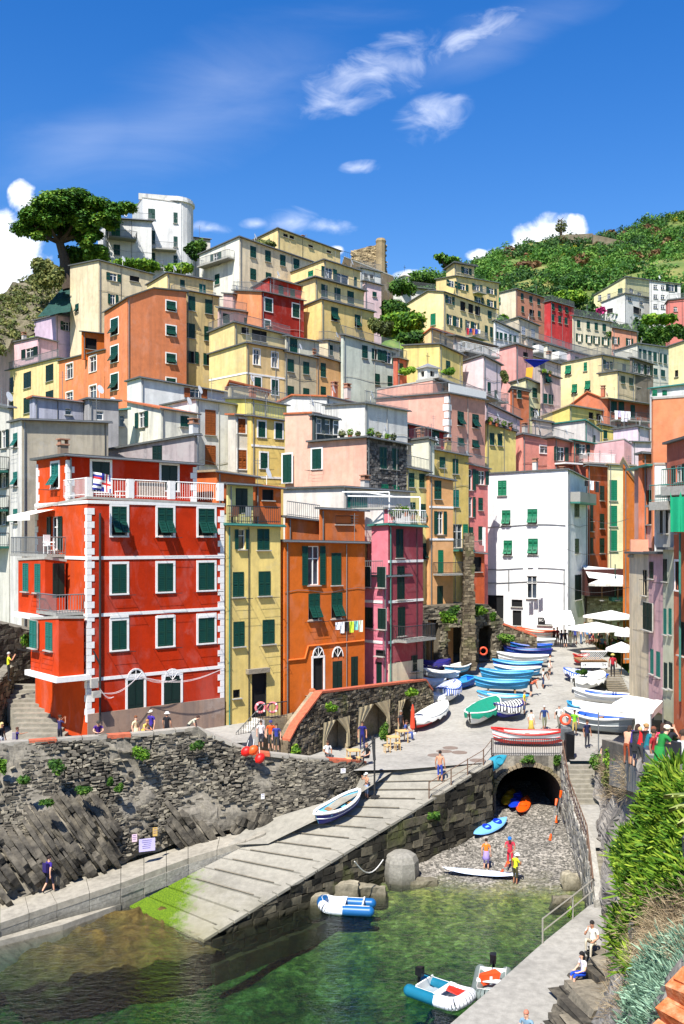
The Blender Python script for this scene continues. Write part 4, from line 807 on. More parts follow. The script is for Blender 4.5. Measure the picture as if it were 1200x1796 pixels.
# slipway as slabs with grooves
Lb=G(226,1590,-17.45); Rb=G(352,1652,-17.6); Lt=G(692,1347,-12.84); Rt=G(860,1339,-12.84)
NS=16; 
base=empty('slipway',(0,0,0)); base['kind']='structure'
for i in range(NS):
    t0,t1=i/NS+.003,(i+1)/NS-.003
    a_,b_,c_,d_=Lb.lerp(Lt,t0),Rb.lerp(Rt,t0),Rb.lerp(Rt,t1),Lb.lerp(Lt,t1); g=Vector((0,0,-.3)); j=Vector((0,0,rnd.uniform(-.02,.02)))
    MB().add([a_+j,b_+j,c_+j,d_+j,a_+g,b_+g,c_+g,d_+g],[(0,1,2,3),(0,4,5,1),(1,5,6,2),(2,6,7,3),(3,7,4,0)]).obj('slab',RAMP,base)
    if 2<i<15:
        p=a_.lerp(b_,.12)+Vector((0,0,.03)); q=a_.lerp(b_,.82)+Vector((0,0,.03)); MB().tube(p,q,.035,4).obj('skid_timber',plain('grey_skid_timber',(120,112,96),.9,.8,.25),base)
g=Vector((0,0,-.06)); MB().add([Lb+g,Rb+g,Rt+g,Lt+g],[(0,1,2,3)]).obj('slipway_bed',stone_m('groove_dark',(70,66,54),(96,90,74)),base)
# low kerb on the seaward side of the slipway
def stones(A,B_,zb_fn,zt_fn,out,mat,name,parent=None,bw=.5,bh=.26,dep=.22,nbig=0,jit=.035,kind='stuff'):
    """courses of rough stones on a vertical face from A to B; out = outward direction"""
    A=Vector((A[0],A[1],0)); B_=Vector((B_[0],B_[1],0)); d=(B_-A); Lw=d.length; d.normalize(); out=Vector((out[0],out[1],0)).normalized(); R=Matrix((d,out,Vector((0,0,1)))).transposed()
    mb=MB(); k=0; z=min(zb_fn(0),zb_fn(1)); zmax=max(zt_fn(0),zt_fn(1))
    while z<zmax:
        hh=bh*rnd.uniform(.7,1.3); u_=-rnd.random()*bw
        while u_<Lw:
            w=bw*rnd.uniform(.5,1.5); c=(max(u_,0)+min(u_+w,Lw))/2; ww=min(u_+w,Lw)-max(u_,0)
            t=c/Lw
            if ww>.08 and zb_fn(t)-.1<z and z+hh*.7<zt_fn(t):
                p=A+d*c+out*rnd.uniform(-.03,.04)+Vector((0,0,z+hh/2))
                if k<nbig and rnd.random()<.75: o_=MB().box((0,0,0),(ww-.03,dep,hh-.03),0,None,jit).obj('stone',mat,parent,loc=p if parent is None else p-parent.location); o_.rotation_euler=R.to_euler(); k+=1
                else: mb.box(p,(ww-.03,dep,hh-.03),0,R,jit)
            u_+=w
        z+=hh
    return mb.obj(name,mat,parent,loc=None if parent is None else -parent.location,kind=kind)
GREYST=stone_m('sea_wall_stone',(64,60,53),(102,96,85),(146,138,120),sc=1.1,wet=True); QST=stone_m('quay_stone',(28,27,23),(62,58,49),(108,101,84),sc=.8,wet=True,moss=.5); BRST=stone_m('brown_stone',(78,68,54),(124,110,88),(166,150,124),sc=.9,moss=.5)
MORT=stone_m('mortar_wall',(70,67,60),(112,106,95),(156,148,132),sc=1.4,wet=True)
def wallthing(name,label,cat,A,B_,zb,zt,thick,mat,stm=None,bw=.5,bh=.26,nbig=0,cop=None,out=None,coph=.14,dep=.22):
    """free standing or retaining stone wall; zt may be (zA,zB)"""
    A=Vector((A[0],A[1])); B_=Vector((B_[0],B_[1])); zA,zB=zt if isinstance(zt,(tuple,list)) else (zt,zt); bA,bB=zb if isinstance(zb,(tuple,list)) else (zb,zb)
    d=(B_-A).normalized(); n=Vector((d.y,-d.x)) if out is None else Vector(out).normalized(); bk=-n*thick
    root=empty(name,(A.x,A.y,min(bA,bB)),0,label=label,cat=cat); o=Vector((A.x,A.y,min(bA,bB)))
    v=[Vector((A.x,A.y,bA)),Vector((B_.x,B_.y,bB)),Vector((B_.x,B_.y,zB)),Vector((A.x,A.y,zA))]; b3=Vector((bk.x,bk.y,0))
    MB().add([q-o for q in v]+[q+b3-o for q in v],[(0,1,2,3),(5,4,7,6),(3,2,6,7),(1,5,6,2),(4,0,3,7)]).obj('wall_core',mat,root)
    if stm: stones(A,B_,lambda t:bA+(bB-bA)*t,lambda t:zA+(zB-zA)*t,n,stm,'stonework',root,bw,bh,dep,nbig)
    if cop:
        L=(B_-A).length; k=max(1,int(L/.8))
        for i in range(k):
            t0,t1=i/k,(i+1)/k; p=[A.lerp(B_,t0+.004),A.lerp(B_,t1-.004)]; vs=[]
            for dz in (0,coph):
                for q,t in zip(p,(t0,t1)):
                    for s in (.12,-thick-.06): r=q+n*s; vs.append(Vector((r.x,r.y,zA+(zB-zA)*t+dz+rnd.uniform(0,.01)))-o)
            MB().add(vs,[(0,1,3,2),(4,6,7,5),(0,4,5,1),(2,3,7,6),(0,2,6,4),(1,5,7,3)]).obj('coping_stone',cop,root)
    return root
CBR=plain('red_brick_coping',(176,92,64),.9,.9,.25,isl=True,bmp=.4)
nrm=Vector((Rt.y-Rb.y,-(Rt.x-Rb.x))).normalized()
qw=wallthing('quay_wall','dark rough stone wall holding up the slipway above the green water','wall',Rb,Rt,-19.5,(Rb.z-.02,Rt.z-.02),1.2,stone_m('dark_joint',(30,28,24),(52,48,42)),QST,.62,.38,150,out=nrm,dep=.3)
k0=MB()
for i in range(24):
    a_,b_=Rb.lerp(Rt,i/24+.002),Rb.lerp(Rt,(i+1)/24-.002); n3=Vector((nrm.x,nrm.y,0)); h=Vector((0,0,.13))
    k=MB().add([a_+n3*.18,b_+n3*.18,b_-n3*.28,a_-n3*.28,a_+n3*.18+h,b_+n3*.18+h,b_-n3*.28+h,a_-n3*.28+h],[(0,3,2,1),(4,5,6,7),(0,1,5,4),(1,2,6,5),(2,3,7,6),(3,0,4,7)]); k.obj('kerb_stone',RAMP,base)
# return wall to the tunnel
wallthing('return_wall','short dark stone wall beside the tunnel mouth under the handrail','wall',Rt,(8.9,57.6),-17.6,-12.84,1.,stone_m('dark_joint',(30,28,24),(52,48,42)),QST,.5,.34,0,out=(1,-.4))
# ------------------------------------------------------------ tunnel
troot=empty('tunnel_arch',(11.,57.6,-17.),label='dark vaulted tunnel mouth under the street where kayaks are kept',cat='tunnel')
TX0,TX1,ZS,ZR=9.15,13.0,-15.0,-13.42; TXc=(TX0+TX1)/2; TR=(TX1-TX0)/2
def archp(i,n,r=1.,rz=1.): a=PI*i/n; return (TXc-math.cos(a)*TR*r, ZS+math.sin(a)*(ZR-ZS)*rz)
n=14; mb=MB(); vs=[]
prof=[(TX0,-17.3)]+[archp(i,n) for i in range(n+1)]+[(TX1,-17.3)]
for i,(x,z) in enumerate(prof):
    for Yv in (57.6,78.): vs.append((x-11.,Yv-57.6,z+17.))
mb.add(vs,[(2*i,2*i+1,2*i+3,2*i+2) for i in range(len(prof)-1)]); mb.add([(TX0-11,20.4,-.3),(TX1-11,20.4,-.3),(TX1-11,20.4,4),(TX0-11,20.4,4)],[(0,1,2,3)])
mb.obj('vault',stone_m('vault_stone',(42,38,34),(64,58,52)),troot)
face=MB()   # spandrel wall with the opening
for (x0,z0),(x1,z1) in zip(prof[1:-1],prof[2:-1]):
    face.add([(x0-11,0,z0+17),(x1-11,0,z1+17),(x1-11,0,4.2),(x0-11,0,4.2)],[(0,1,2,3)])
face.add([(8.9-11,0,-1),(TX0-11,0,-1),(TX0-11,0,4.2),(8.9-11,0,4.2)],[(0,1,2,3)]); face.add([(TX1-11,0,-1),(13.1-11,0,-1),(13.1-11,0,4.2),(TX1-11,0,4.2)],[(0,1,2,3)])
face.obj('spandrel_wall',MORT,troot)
for i in range(26):   # voussoirs
    a0,a1=PI*i/26+.01,PI*(i+1)/26-.01; ks=1.12+rnd.uniform(-.04,.05); vs=[]
    for yy in (-.16,.1):
        for a,k in ((a0,1.),(a1,1.),(a1,ks),(a0,ks)): vs.append((TXc-math.cos(a)*TR*k-11,yy,ZS+math.sin(a)*(ZR-ZS)*k+17))
    MB().add(vs,[(3,2,1,0),(4,5,6,7),(0,1,5,4),(1,2,6,5),(2,3,7,6),(3,0,4,7)]).obj('voussoir',BRST,troot)
# ------------------------------------------------------------ beach
def pebble_m():
    m,t,b=newmat('pebbles'); g=t.nodes.new('ShaderNodeNewGeometry'); vo=t.nodes.new('ShaderNodeTexVoronoi'); vo.inputs['Scale'].default_value=9; t.links.new(g.outputs['Position'],vo.inputs['Vector'])
    sc=t.nodes.new('ShaderNodeSeparateColor'); t.links.new(vo.outputs['Color'],sc.inputs[0])
    c=ramp(t,sc.outputs[0],[(0,S(96,94,88)),(.5,S(150,146,136)),(1,S(206,200,188))]); c=mixc(t,1.,c,ramp(t,tnoise(t,.5,4),[(.3,gray(.7)),(.7,gray(1.1))]),'MULTIPLY')
    sx=t.nodes.new('ShaderNodeSeparateXYZ'); t.links.new(g.outputs['Position'],sx.inputs[0]); mr=t.nodes.new('ShaderNodeMapRange'); mr.inputs['From Min'].default_value=-17.45; mr.inputs['From Max'].default_value=-17.0; mr.inputs['To Min'].default_value=.8; mr.inputs['To Max'].default_value=0; t.links.new(sx.outputs[2],mr.inputs[0])
    c=mixc(t,mr.outputs[0],c,S(92,88,66)); t.links.new(c,b.inputs['Base Color']); b.inputs['Roughness'].default_value=.8; bump(t,b,vo.outputs['Distance'],.8,.04); return m
PEB=pebble_m()
def bedz(x,y):
    """sea bed and beach height"""
    z=-17.5+(y-49.6)*.15 if y>49.6 else -17.5-(49.6-y)*.16
    if x<5.5 and y<49.6: z-= .25*(5.5-x)*.35
    z=max(z,-21.8)
    # sunken apron of the slipway at the left
    return min(z,-16.2)
XL,YB,XR,YT=-40,22,16,80
nx,ny=112,116; mb=MB()
for j in range(ny+1):
    for i in range(nx+1):
        x=XL+(XR-XL)*i/nx; y=YB+(YT-YB)*j/ny; z=bedz(x,y)+mnoise.noise(Vector((x*.5,y*.5,0)))*.22+mnoise.noise(Vector((x*1.7,y*1.7,3)))*.10
        mb.v.append((x,y,z))
for j in range(ny):
    for i in range(nx): a=j*(nx+1)+i; mb.f.append((a,a+1,a+nx+2,a+nx+1)); mb.m.append(0)
def bed_m():
    m,t,b=newmat('sea_bed'); n=tnoise(t,.9,8,rough=.7,dist=.6); n2=tnoise(t,3.,5,map=(1,2.2,1)); ad=_m('ADD',_m('MULTIPLY',n,.65,tree=t),_m('MULTIPLY',n2,.35,tree=t),tree=t)
    c=ramp(t,ad,[(.36,S(26,38,16)),(.46,S(82,92,34)),(.56,S(130,126,56)),(.68,S(186,178,116))]); 
    vo=t.nodes.new('ShaderNodeTexVoronoi'); vo.inputs['Scale'].default_value=5; g=t.nodes.new('ShaderNodeNewGeometry'); t.links.new(g.outputs['Position'],vo.inputs['Vector']); sc=t.nodes.new('ShaderNodeSeparateColor'); t.links.new(vo.outputs['Color'],sc.inputs[0])
    c=mixc(t,1.,c,ramp(t,sc.outputs[0],[(0,gray(.55)),(1,gray(1.5))]),'MULTIPLY')
    gp=t.nodes.new('ShaderNodeSeparateXYZ'); t.links.new(g.outputs['Position'],gp.inputs[0]); mr=t.nodes.new('ShaderNodeMapRange'); mr.inputs['From Min'].default_value=-17.75; mr.inputs['From Max'].default_value=-17.4; t.links.new(gp.outputs[2],mr.inputs[0])
    v2=t.nodes.new('ShaderNodeTexVoronoi'); v2.inputs['Scale'].default_value=9; t.links.new(g.outputs['Position'],v2.inputs['Vector']); s2=t.nodes.new('ShaderNodeSeparateColor'); t.links.new(v2.outputs['Color'],s2.inputs[0])
    pc=ramp(t,s2.outputs[0],[(0,S(70,67,60)),(.5,S(112,107,97)),(1,S(166,158,146))]); pc=mixc(t,1.,pc,ramp(t,tnoise(t,.5,4),[(.3,gray(.7)),(.7,gray(1.1))]),'MULTIPLY')
    c=mixc(t,mr.outputs[0],c,pc); t.links.new(c,b.inputs['Base Color']); b.inputs['Roughness'].default_value=.85; bump(t,b,v2.outputs['Distance'],.8,.05); return m
mb.obj('sea_bed',bed_m(),None,kind='structure',smooth=True)
# loose pebbles and rocks on the beach
mb=MB()
for i in range(2600):
    y=rnd.uniform(49.,60); x=rnd.uniform(5.5,12.8); r=rnd.uniform(.015,.04)*(2.6 if rnd.random()<.02 else 1); z=bedz(x,y)+.02; mb.ball((x,y,z),r,5,0,(1,rnd.uniform(.6,1),.6))
mb.obj('beach_pebbles',stone_m('pebble_stone',(96,92,84),(126,121,111),(166,160,148)),None,kind='stuff')
# the sunken apron, brown with weed, and its algae covered rocks
apr=surf([[G(-60,1640,-18.6),G(60,1625,-17.9),G(150,1600,-17.62),G(228,1580,-17.5),G(300,1600,-17.5)],[G(-40,1690,-18.7),G(90,1670,-17.85),G(180,1655,-17.62),G(260,1640,-17.58),G(340,1655,-17.7)],[G(0,1740,-19.),G(130,1715,-18.),G(220,1700,-17.75),G(300,1685,-17.7),G(385,1668,-18.1)],[G(40,1800,-20.5),G(150,1790,-20.5),G(240,1760,-20.3),G(330,1732,-20.),G(420,1680,-20)]],70,56,.30,.9,2.,True)
apr.obj('sunken_apron',stone_m('weed_rock',(34,30,14),(76,62,28),(124,108,58),sc=1.6),None,kind='structure',smooth=True)
# a dark sunken ledge along the quay and a second further out
WD_=stone_m('weed_dark',(24,26,14),(44,46,22),(74,74,36),sc=1.6)
for A_,B_,zz in (((372,1694),(905,1490),-17.98),):
    a_=G(*A_,zz); b_=G(*B_,zz+.1)
    for i in range(26):
        p=a_.lerp(b_,i/26); q=a_.lerp(b_,(i+1)/26); d=q-p; R=Matrix.Rotation(math.atan2(d.y,d.x)+rnd.uniform(-.03,.03),3,'Z'); MB().box((p+q)/2-Vector((0,0,.4)),(d.length*.98,.34+rnd.uniform(-.06,.06),.8+rnd.uniform(-.04,.04)),0,R,.05).obj('sunken_kerb',WD_,None,kind='structure')
# water
wm,t,b=newmat('sea_water'); o_=t.nodes['Material Output']; t.nodes.remove(b)
gl=t.nodes.new('ShaderNodeBsdfGlossy'); gl.inputs['Roughness'].default_value=.025; gl.inputs['Color'].default_value=(1,1,1,1)
tr=t.nodes.new('ShaderNodeBsdfTransparent'); fr=t.nodes.new('ShaderNodeFresnel'); fr.inputs[0].default_value=1.33
w1_=tnoise(t,2.2,5,map=(1,1.8,1),dist=.5); w2_=tnoise(t,9,3); hsum=_m('ADD',w1_,_m('MULTIPLY',w2_,.3,tree=t),tree=t)
bp=t.nodes.new('ShaderNodeBump'); bp.inputs['Strength'].default_value=.9; bp.inputs['Distance'].default_value=.10; t.links.new(hsum,bp.inputs['Height'])
for q in (gl,fr): t.links.new(bp.outputs[0],q.inputs['Normal'])
ms=t.nodes.new('ShaderNodeMixShader'); t.links.new(fr.outputs[0],ms.inputs[0]); t.links.new(tr.outputs[0],ms.inputs[1]); t.links.new(gl.outputs[0],ms.inputs[2]); t.links.new(ms.outputs[0],o_.inputs['Surface'])
va=t.nodes.new('ShaderNodeVolumeAbsorption'); va.inputs['Color'].default_value=(.08,.56,.48,1); va.inputs['Density'].default_value=.42; t.links.new(va.outputs[0],o_.inputs['Volume'])
MB().add([(-45,18,-17.5),(15,18,-17.5),(15,62,-17.5),(-45,62,-17.5),(-45,18,-23),(15,18,-23),(15,62,-23),(-45,62,-23)],[(0,1,2,3),(7,6,5,4),(0,4,5,1),(1,5,6,2),(2,6,7,3),(3,7,4,0)]).obj('water',wm,None,kind='structure')
# ground out to the horizon
gm=plain('open_ground',(92,96,62),.95,.6,.3,sc=.02)
mb=MB().add([(-1500,-300,-24),(1500,-300,-24),(1500,3500,-24),(-1500,3500,-24)],[(0,1,2,3)]); mb.obj('ground',gm,None,kind='structure')
# ------------------------------------------------------------ sea wall, rocks and promenade
pxs=[-80,0,100,230,345,440,540,612,640]
topP=[P(-80,1316,47.2),P(0,1306,48.2),P(100,1299,49.2),P(230,1290,50.6),P(345,1279,52.),P(440,1320,52.4),P(540,1331,53.),P(612,1336,54.),P(640,1338,55.5)]
midP=[P(-80,1430,46.2),P(0,1425,46.9),P(100,1410,48.0),P(230,1395,49.8),P(345,1370,51.4),P(440,1385,51.9),P(540,1380,52.6),P(612,1368,53.7),P(640,1362,55.3)]
lowP=[P(-80,1540,44.4),P(0,1525,44.9),P(100,1500,46.4),P(230,1465,49.0),P(345,1425,50.9),P(440,1425,51.6),P(540,1412,52.4),P(612,1385,53.6),P(640,1378,55.2)]
ftP=[P(-80,1615,43.6),P(0,1596,44.2),P(100,1556,46.2),P(230,1508,48.8),P(345,1468,50.7),P(440,1452,51.5),P(540,1432,52.3),P(612,1402,53.5),P(640,1392,55.1)]
sroot=empty('sea_wall',topP[0],0,label='long grey sea wall of rough stone below the red house',cat='wall')
mb=surf([topP,midP,lowP,ftP],150,44,.28,.55,1.,True); o0=topP[0]; mb.v=[tuple(Vector(q)-o0) for q in mb.v]; mb.obj('wall_core',MORT,sroot,smooth=False)
def bil(rows,u_,v_):
    a=min(int(v_*(len(rows)-1)),len(rows)-2); fv=v_*(len(rows)-1)-a; b=min(int(u_*(len(rows[0])-1)),len(rows[0])-2); fu=u_*(len(rows[0])-1)-b
    return (rows[a][b]*(1-fu)+rows[a][b+1]*fu)*(1-fv)+(rows[a+1][b]*(1-fu)+rows[a+1][b+1]*fu)*fv
mb=MB(); nrow=54
for j in range(nrow):
    v_=(j+.5)/nrow*.97; u_=rnd.random()*.01
    while u_<.995:
        w=rnd.uniform(.12,.42); p=bil([topP,midP,lowP,ftP],u_,v_); p2=bil([topP,midP,lowP,ftP],min(u_+.01,1),v_); d=(p2-p); stp=w/max(d.length*100,1)
        R=Matrix.Rotation(math.atan2(d.y,d.x),3,'Z')@Matrix.Rotation(rnd.uniform(-.12,.12),3,'Y'); pn=R@Vector((0,-1,0))
        keep=.93 if v_<.55 else (.5 if v_<.8 else .25)
        if mnoise.noise(p*.3)>.12: keep*=.2
        if rnd.random()<keep:
            hh=rnd.uniform(.05,.14); mb.box(p+pn*rnd.uniform(-.06,.03)-o0+mnoise.noise_vector(p*.55)*.15,(w-.03,.34,hh),0,R,.035)
        u_+=stp
mb.obj('stonework',GREYST,sroot,kind='stuff')
cop=[t+Vector((0,0,.0)) for t in topP]; CAPM=conc_m('cap_stone',(156,150,138))
for a_,b_ in zip(topP,topP[1:]):
    k=max(1,int((b_-a_).length/1.0))
    for i in range(k):
        p,q=a_.lerp(b_,i/k+.006),a_.lerp(b_,(i+1)/k-.006); d=(q-p); n_=Vector((d.y,-d.x,0)).normalized(); vs=[]
        for dz in (-.1,.1):
            for e in (p+n_*.12,q+n_*.12,q-n_*.42,p-n_*.42): vs.append(e+Vector((0,0,dz+rnd.uniform(0,.015)))-o0)
        MB().add(vs,[(3,2,1,0),(4,5,6,7),(0,1,5,4),(1,2,6,5),(2,3,7,6),(3,0,4,7)]).obj('coping_stone',CAPM if (i+int(a_.x))%4 else CBR,sroot)
# back of the parapet
mb=MB()
for a_,b_ in zip(topP,topP[1:]): 
    d=b_-a_; n_=Vector((-d.y,d.x,0)).normalized()*.38; mb.add([a_+n_-o0,b_+n_-o0,b_+n_-o0-Vector((0,0,3)),a_+n_-o0-Vector((0,0,3))],[(0,1,2,3)])
mb.obj('parapet_back',MORT,sroot)
# promenade floor
sheet('promenade',[Vector((-40,46,-11.)),Vector((-20,46,-11.)),topP[2]+Vector((0,.2,-11-topP[2].z)),topP[3]+Vector((0,.2,-11-topP[3].z)),topP[4]+Vector((0,.2,-11-topP[4].z)),Vector((-5.2,52.8,-11)),Vector((-5.2,66,-11)),Vector((-40,66,-11.))],PAVE,kind='structure')
sheet('lower_promenade',[Vector((-5.2,52.6,-12.4)),Vector((0.2,54.2,-12.5)),Vector((1.,57,-12.5)),Vector((-5.2,60,-12.4))],PAVE,kind='structure')
# strata: tilted slabs of dark rock
STR=stone_m('strata_rock',(30,29,27),(66,62,55),(134,125,108),sc=1.3)
def wallY(px,py):
    k=0
    while k<len(pxs)-2 and px>pxs[k+1]: k+=1
    f=max(0,min(1,(px-pxs[k])/(pxs[k+1]-pxs[k])))
    c=[(H-(q[k].lerp(q[k+1],f).z/q[k].lerp(q[k+1],f).y)*F,q[k].lerp(q[k+1],f).y) for q in (topP,midP,lowP,ftP)]
    for (ya,Ya),(yb,Yb) in zip(c,c[1:]):
        if py<=yb: return Ya+(Yb-Ya)*max(0,(py-ya)/(yb-ya))
    return c[-1][1]
def strata(label,poly,seed,ang=55,thick=9,prot=.5,lmin=26,lmax=80):
    """layered slabs: every layer is a row of long slabs along the dip direction"""
    r=random.Random(seed); cx=sum(p[0] for p in poly)/len(poly); cy=sum(p[1] for p in poly)/len(poly); ce=P(cx,cy,wallY(cx,cy)); root=empty('rock_outcrop',ce,0,label=label,cat='rock')
    def inside(x,y):
        c=False; n=len(poly)
        for a in range(n):
            (x1,y1),(x2,y2)=poly[a],poly[a-1]
            if (y1>y)!=(y2>y) and x<(x2-x1)*(y-y1)/(y2-y1)+x1: c=not c
        return c
    a=R_(ang); dx,dy=math.cos(a),math.sin(a); nx_,ny_=dy,-dx; s=-260
    while s<260:
        t=thick*r.uniform(.5,1.7); q=-260+r.uniform(0,40); lay=r.uniform(-.22,.22)
        while q<260:
            L=r.uniform(lmin,lmax); m=q+L/2; x=cx+nx_*s+dx*m; y=cy+ny_*s+dy*m
            if inside(x,y):
                pr=prot+lay+r.uniform(-.12,.12); rows=[]; vs=[]; ns=4; ok=True
                for k in range(ns+1):
                    qq=q+L*k/ns; e=.7 if k in (0,ns) else 1
                    for sg,dd in ((-1,-1),(1,-1),(1,1),(-1,1)):
                        X=cx+nx_*(s+sg*t*.52*e+r.uniform(-1.2,1.2))+dx*qq; Yp_=cy+ny_*(s+sg*t*.52*e)+dy*qq; Yw=wallY(X,Yp_)-(pr*e if dd<0 else -.3)+r.uniform(-.05,.05); vs.append(P(X,Yp_,Yw)-ce)
                fs=[(4*k+j,4*k+(j+1)%4,4*k+4+(j+1)%4,4*k+4+j) for k in range(ns) for j in range(4)]+[(3,2,1,0),(4*ns,4*ns+1,4*ns+2,4*ns+3)]
                MB().add(vs,fs).obj('rock_slab',STR,root)
            q+=L*r.uniform(.9,1.05)
        s+=t
strata('dark tilted rock strata rising behind the walker on the left ledge',[(-60,1470),(60,1440),(110,1392),(150,1380),(200,1440),(215,1500),(150,1545),(60,1565),(-60,1600)],3,prot=.6)
strata('upper dark strata wedge set into the sea wall at the left',[(130,1385),(160,1380),(196,1440),(215,1490),(180,1470),(150,1430)],5,prot=.85,thick=7)
strata('tilted grey strata slabs at the wall foot right of the notice boards',[(296,1440),(312,1420),(345,1440),(390,1452),(396,1470),(330,1492),(300,1492)],9,prot=.45,thick=7,ang=52)
strata('rounded boulders at the foot of the sea wall near the slipway',[(400,1440),(430,1425),(470,1440),(470,1462),(420,1470)],11,prot=.5,thick=13,ang=20,lmin=14,lmax=26)
# left quay walkway
ftp=[G(-80,1640,-16.7),G(0,1620,-16.65),G(100,1586,-16.5),G(212,1549,-16.25),G(330,1506,-15.85),G(430,1476,-15.4),G(466,1462,-15.2)]
bkp=[P(-80,1608,43.7),P(0,1588,44.4),P(85,1555,45.9),P(212,1512,48.4),P(330,1470,50.4),P(440,1448,51.6),P(470,1444,51.9)]
wk=empty('quay_walkway',ftp[0]); wk['kind']='structure'; o1=ftp[0]
LST=stone_m('light_quay_block',(104,100,92),(138,134,124),(170,166,152),sc=.8,wet=True)
for i in range(len(ftp)-1):
    k=max(2,int((ftp[i+1]-ftp[i]).length/1.1))
    for j in range(k):
        t0,t1=j/k+.004,(j+1)/k-.004; f0,f1=ftp[i].lerp(ftp[i+1],t0),ftp[i].lerp(ftp[i+1],t1); b0,b1=bkp[i].lerp(bkp[i+1],t0),bkp[i].lerp(bkp[i+1],t1); f0=f0-o1;f1=f1-o1;b0=b0-o1;b1=b1-o1
        b0.z=f0.z+.03;b1.z=f1.z+.03; dn=Vector((0,0,-.28)); jz=Vector((0,0,rnd.uniform(0,.02)))
        MB().add([f0+jz,f1+jz,b1+jz,b0+jz,f0+dn,f1+dn,b1+dn,b0+dn],[(0,1,2,3),(0,4,5,1),(1,5,6,2),(3,7,4,0),(4,7,6,5)]).obj('paving_slab',QUAYT,wk)
        for lv in range(4):
            z0=-.285-lv*.345; 
            d=(f1-f0); n_=Vector((d.y,-d.x,0)).normalized(); q=rnd.uniform(-.02,.05)
            if f0.z+o1.z+z0-.3<-18.6: continue
            vs=[f0+n_*q,f1+n_*q,f1-n_*.4,f0-n_*.4]; MB().add([Vector((p.x,p.y,p.z+z0)) for p in vs]+[Vector((p.x,p.y,p.z+z0-.33)) for p in vs],[(0,1,2,3),(0,4,5,1),(1,5,6,2),(3,7,4,0)]).obj('facing_block',LST,wk)
lg_=[G(-80,1672,-17.25),G(0,1650,-17.25),G(110,1622,-17.25),G(228,1580,-17.25)]
MB().add([p-o1 for p in lg_]+[Vector((p.x,p.y+1.6,p.z))-o1 for p in lg_]+[Vector((p.x,p.y,-19))-o1 for p in lg_],[(0,1,5,4),(1,2,6,5),(2,3,7,6),(0,8,9,1),(1,9,10,2),(2,10,11,3)]).obj('lower_ledge',QUAYT,wk)
# filler between walkway, sea wall and slipway
sheet('slipway_shoulder',[G(400,1482,-15.5),G(470,1480,-15.45),G(560,1436,-14.4),G(640,1386,-13.4),G(700,1346,-12.85),P(640,1352,54.6),P(612,1394,53.9),P(540,1424,52.6),P(440,1446,51.7)],RAMP,kind='structure')
# notice boards on the sea wall
def board(px,py,w,h,Y,mat,label,txt=0):
    p=P(px,py,Y); r=empty('notice_board',p,R_(22),label=label,cat='sign'); s=Y/F
    MB().box((0,0,0),(w*s,.04,h*s)).obj('panel',mat,r)
    m_=MB(); n=max(2,int(h/4))
    for i in range(n): z=h*s*(.38-.76*i/n); m_.box((rnd.uniform(-.05,.02)*w*s,-.025,z),(w*s*rnd.uniform(.45,.75),.006,.02))
    m_.obj('printed_lines',plain('sign_ink',(96,84,140),.7),r)
board(258,1482,28,22,48.0,plain('lilac_board',(196,186,226),.5,.9,.05),'large pale lilac notice board low on the sea wall')
board(236,1470,9,13,48.4,plain('pink_board',(226,196,206),.5,.9,.05),'small pinkish notice left of the lilac board')
board(272,1459,8,15,48.3,plain('yellow_board',(206,170,96),.5,.9,.05),'small yellow notice above the lilac board')
board(602,1352,9,8,53.1,WHITE,'small white plate near the end of the sea wall')
board(461,1397,6,9,51.3,WHITE,'small white plate low on the wall under the red buoys')
# left stone bank and stairs up to the red house
lw=wallthing('bank_wall','grey stone bank with a brick edge left of the red house','wall',P(-60,1180,57)[:2],P(62,1180,62)[:2],-12,(P(0,1078,58).z,P(55,1098,61.5).z-.4),2.,MORT,GREYST,.5,.3,0,out=(.3,-1))
wallthing('stair_wall','low rough stone wall left of the stairs to the red house','wall',P(-70,1290,50)[:2],P(22,1290,59)[:2],-12,(-9.6,-7.6),.8,MORT,GREYST,.45,.28,0,out=(1,-.6))
stw=empty('stairs_red_house',(-16,52,-11),0,label='grey stone stairs climbing left of the red house',cat='stairs')
for i in range(12):
    t=i/11; Yq=52.6+7.*t; X=(78-38*t-600)*Yq/F; MB().box((X+16,Yq-52+.35,-.0+.17*i+.1-.6),(2.5,.95,1.4)).obj('step',STEPM,stw)
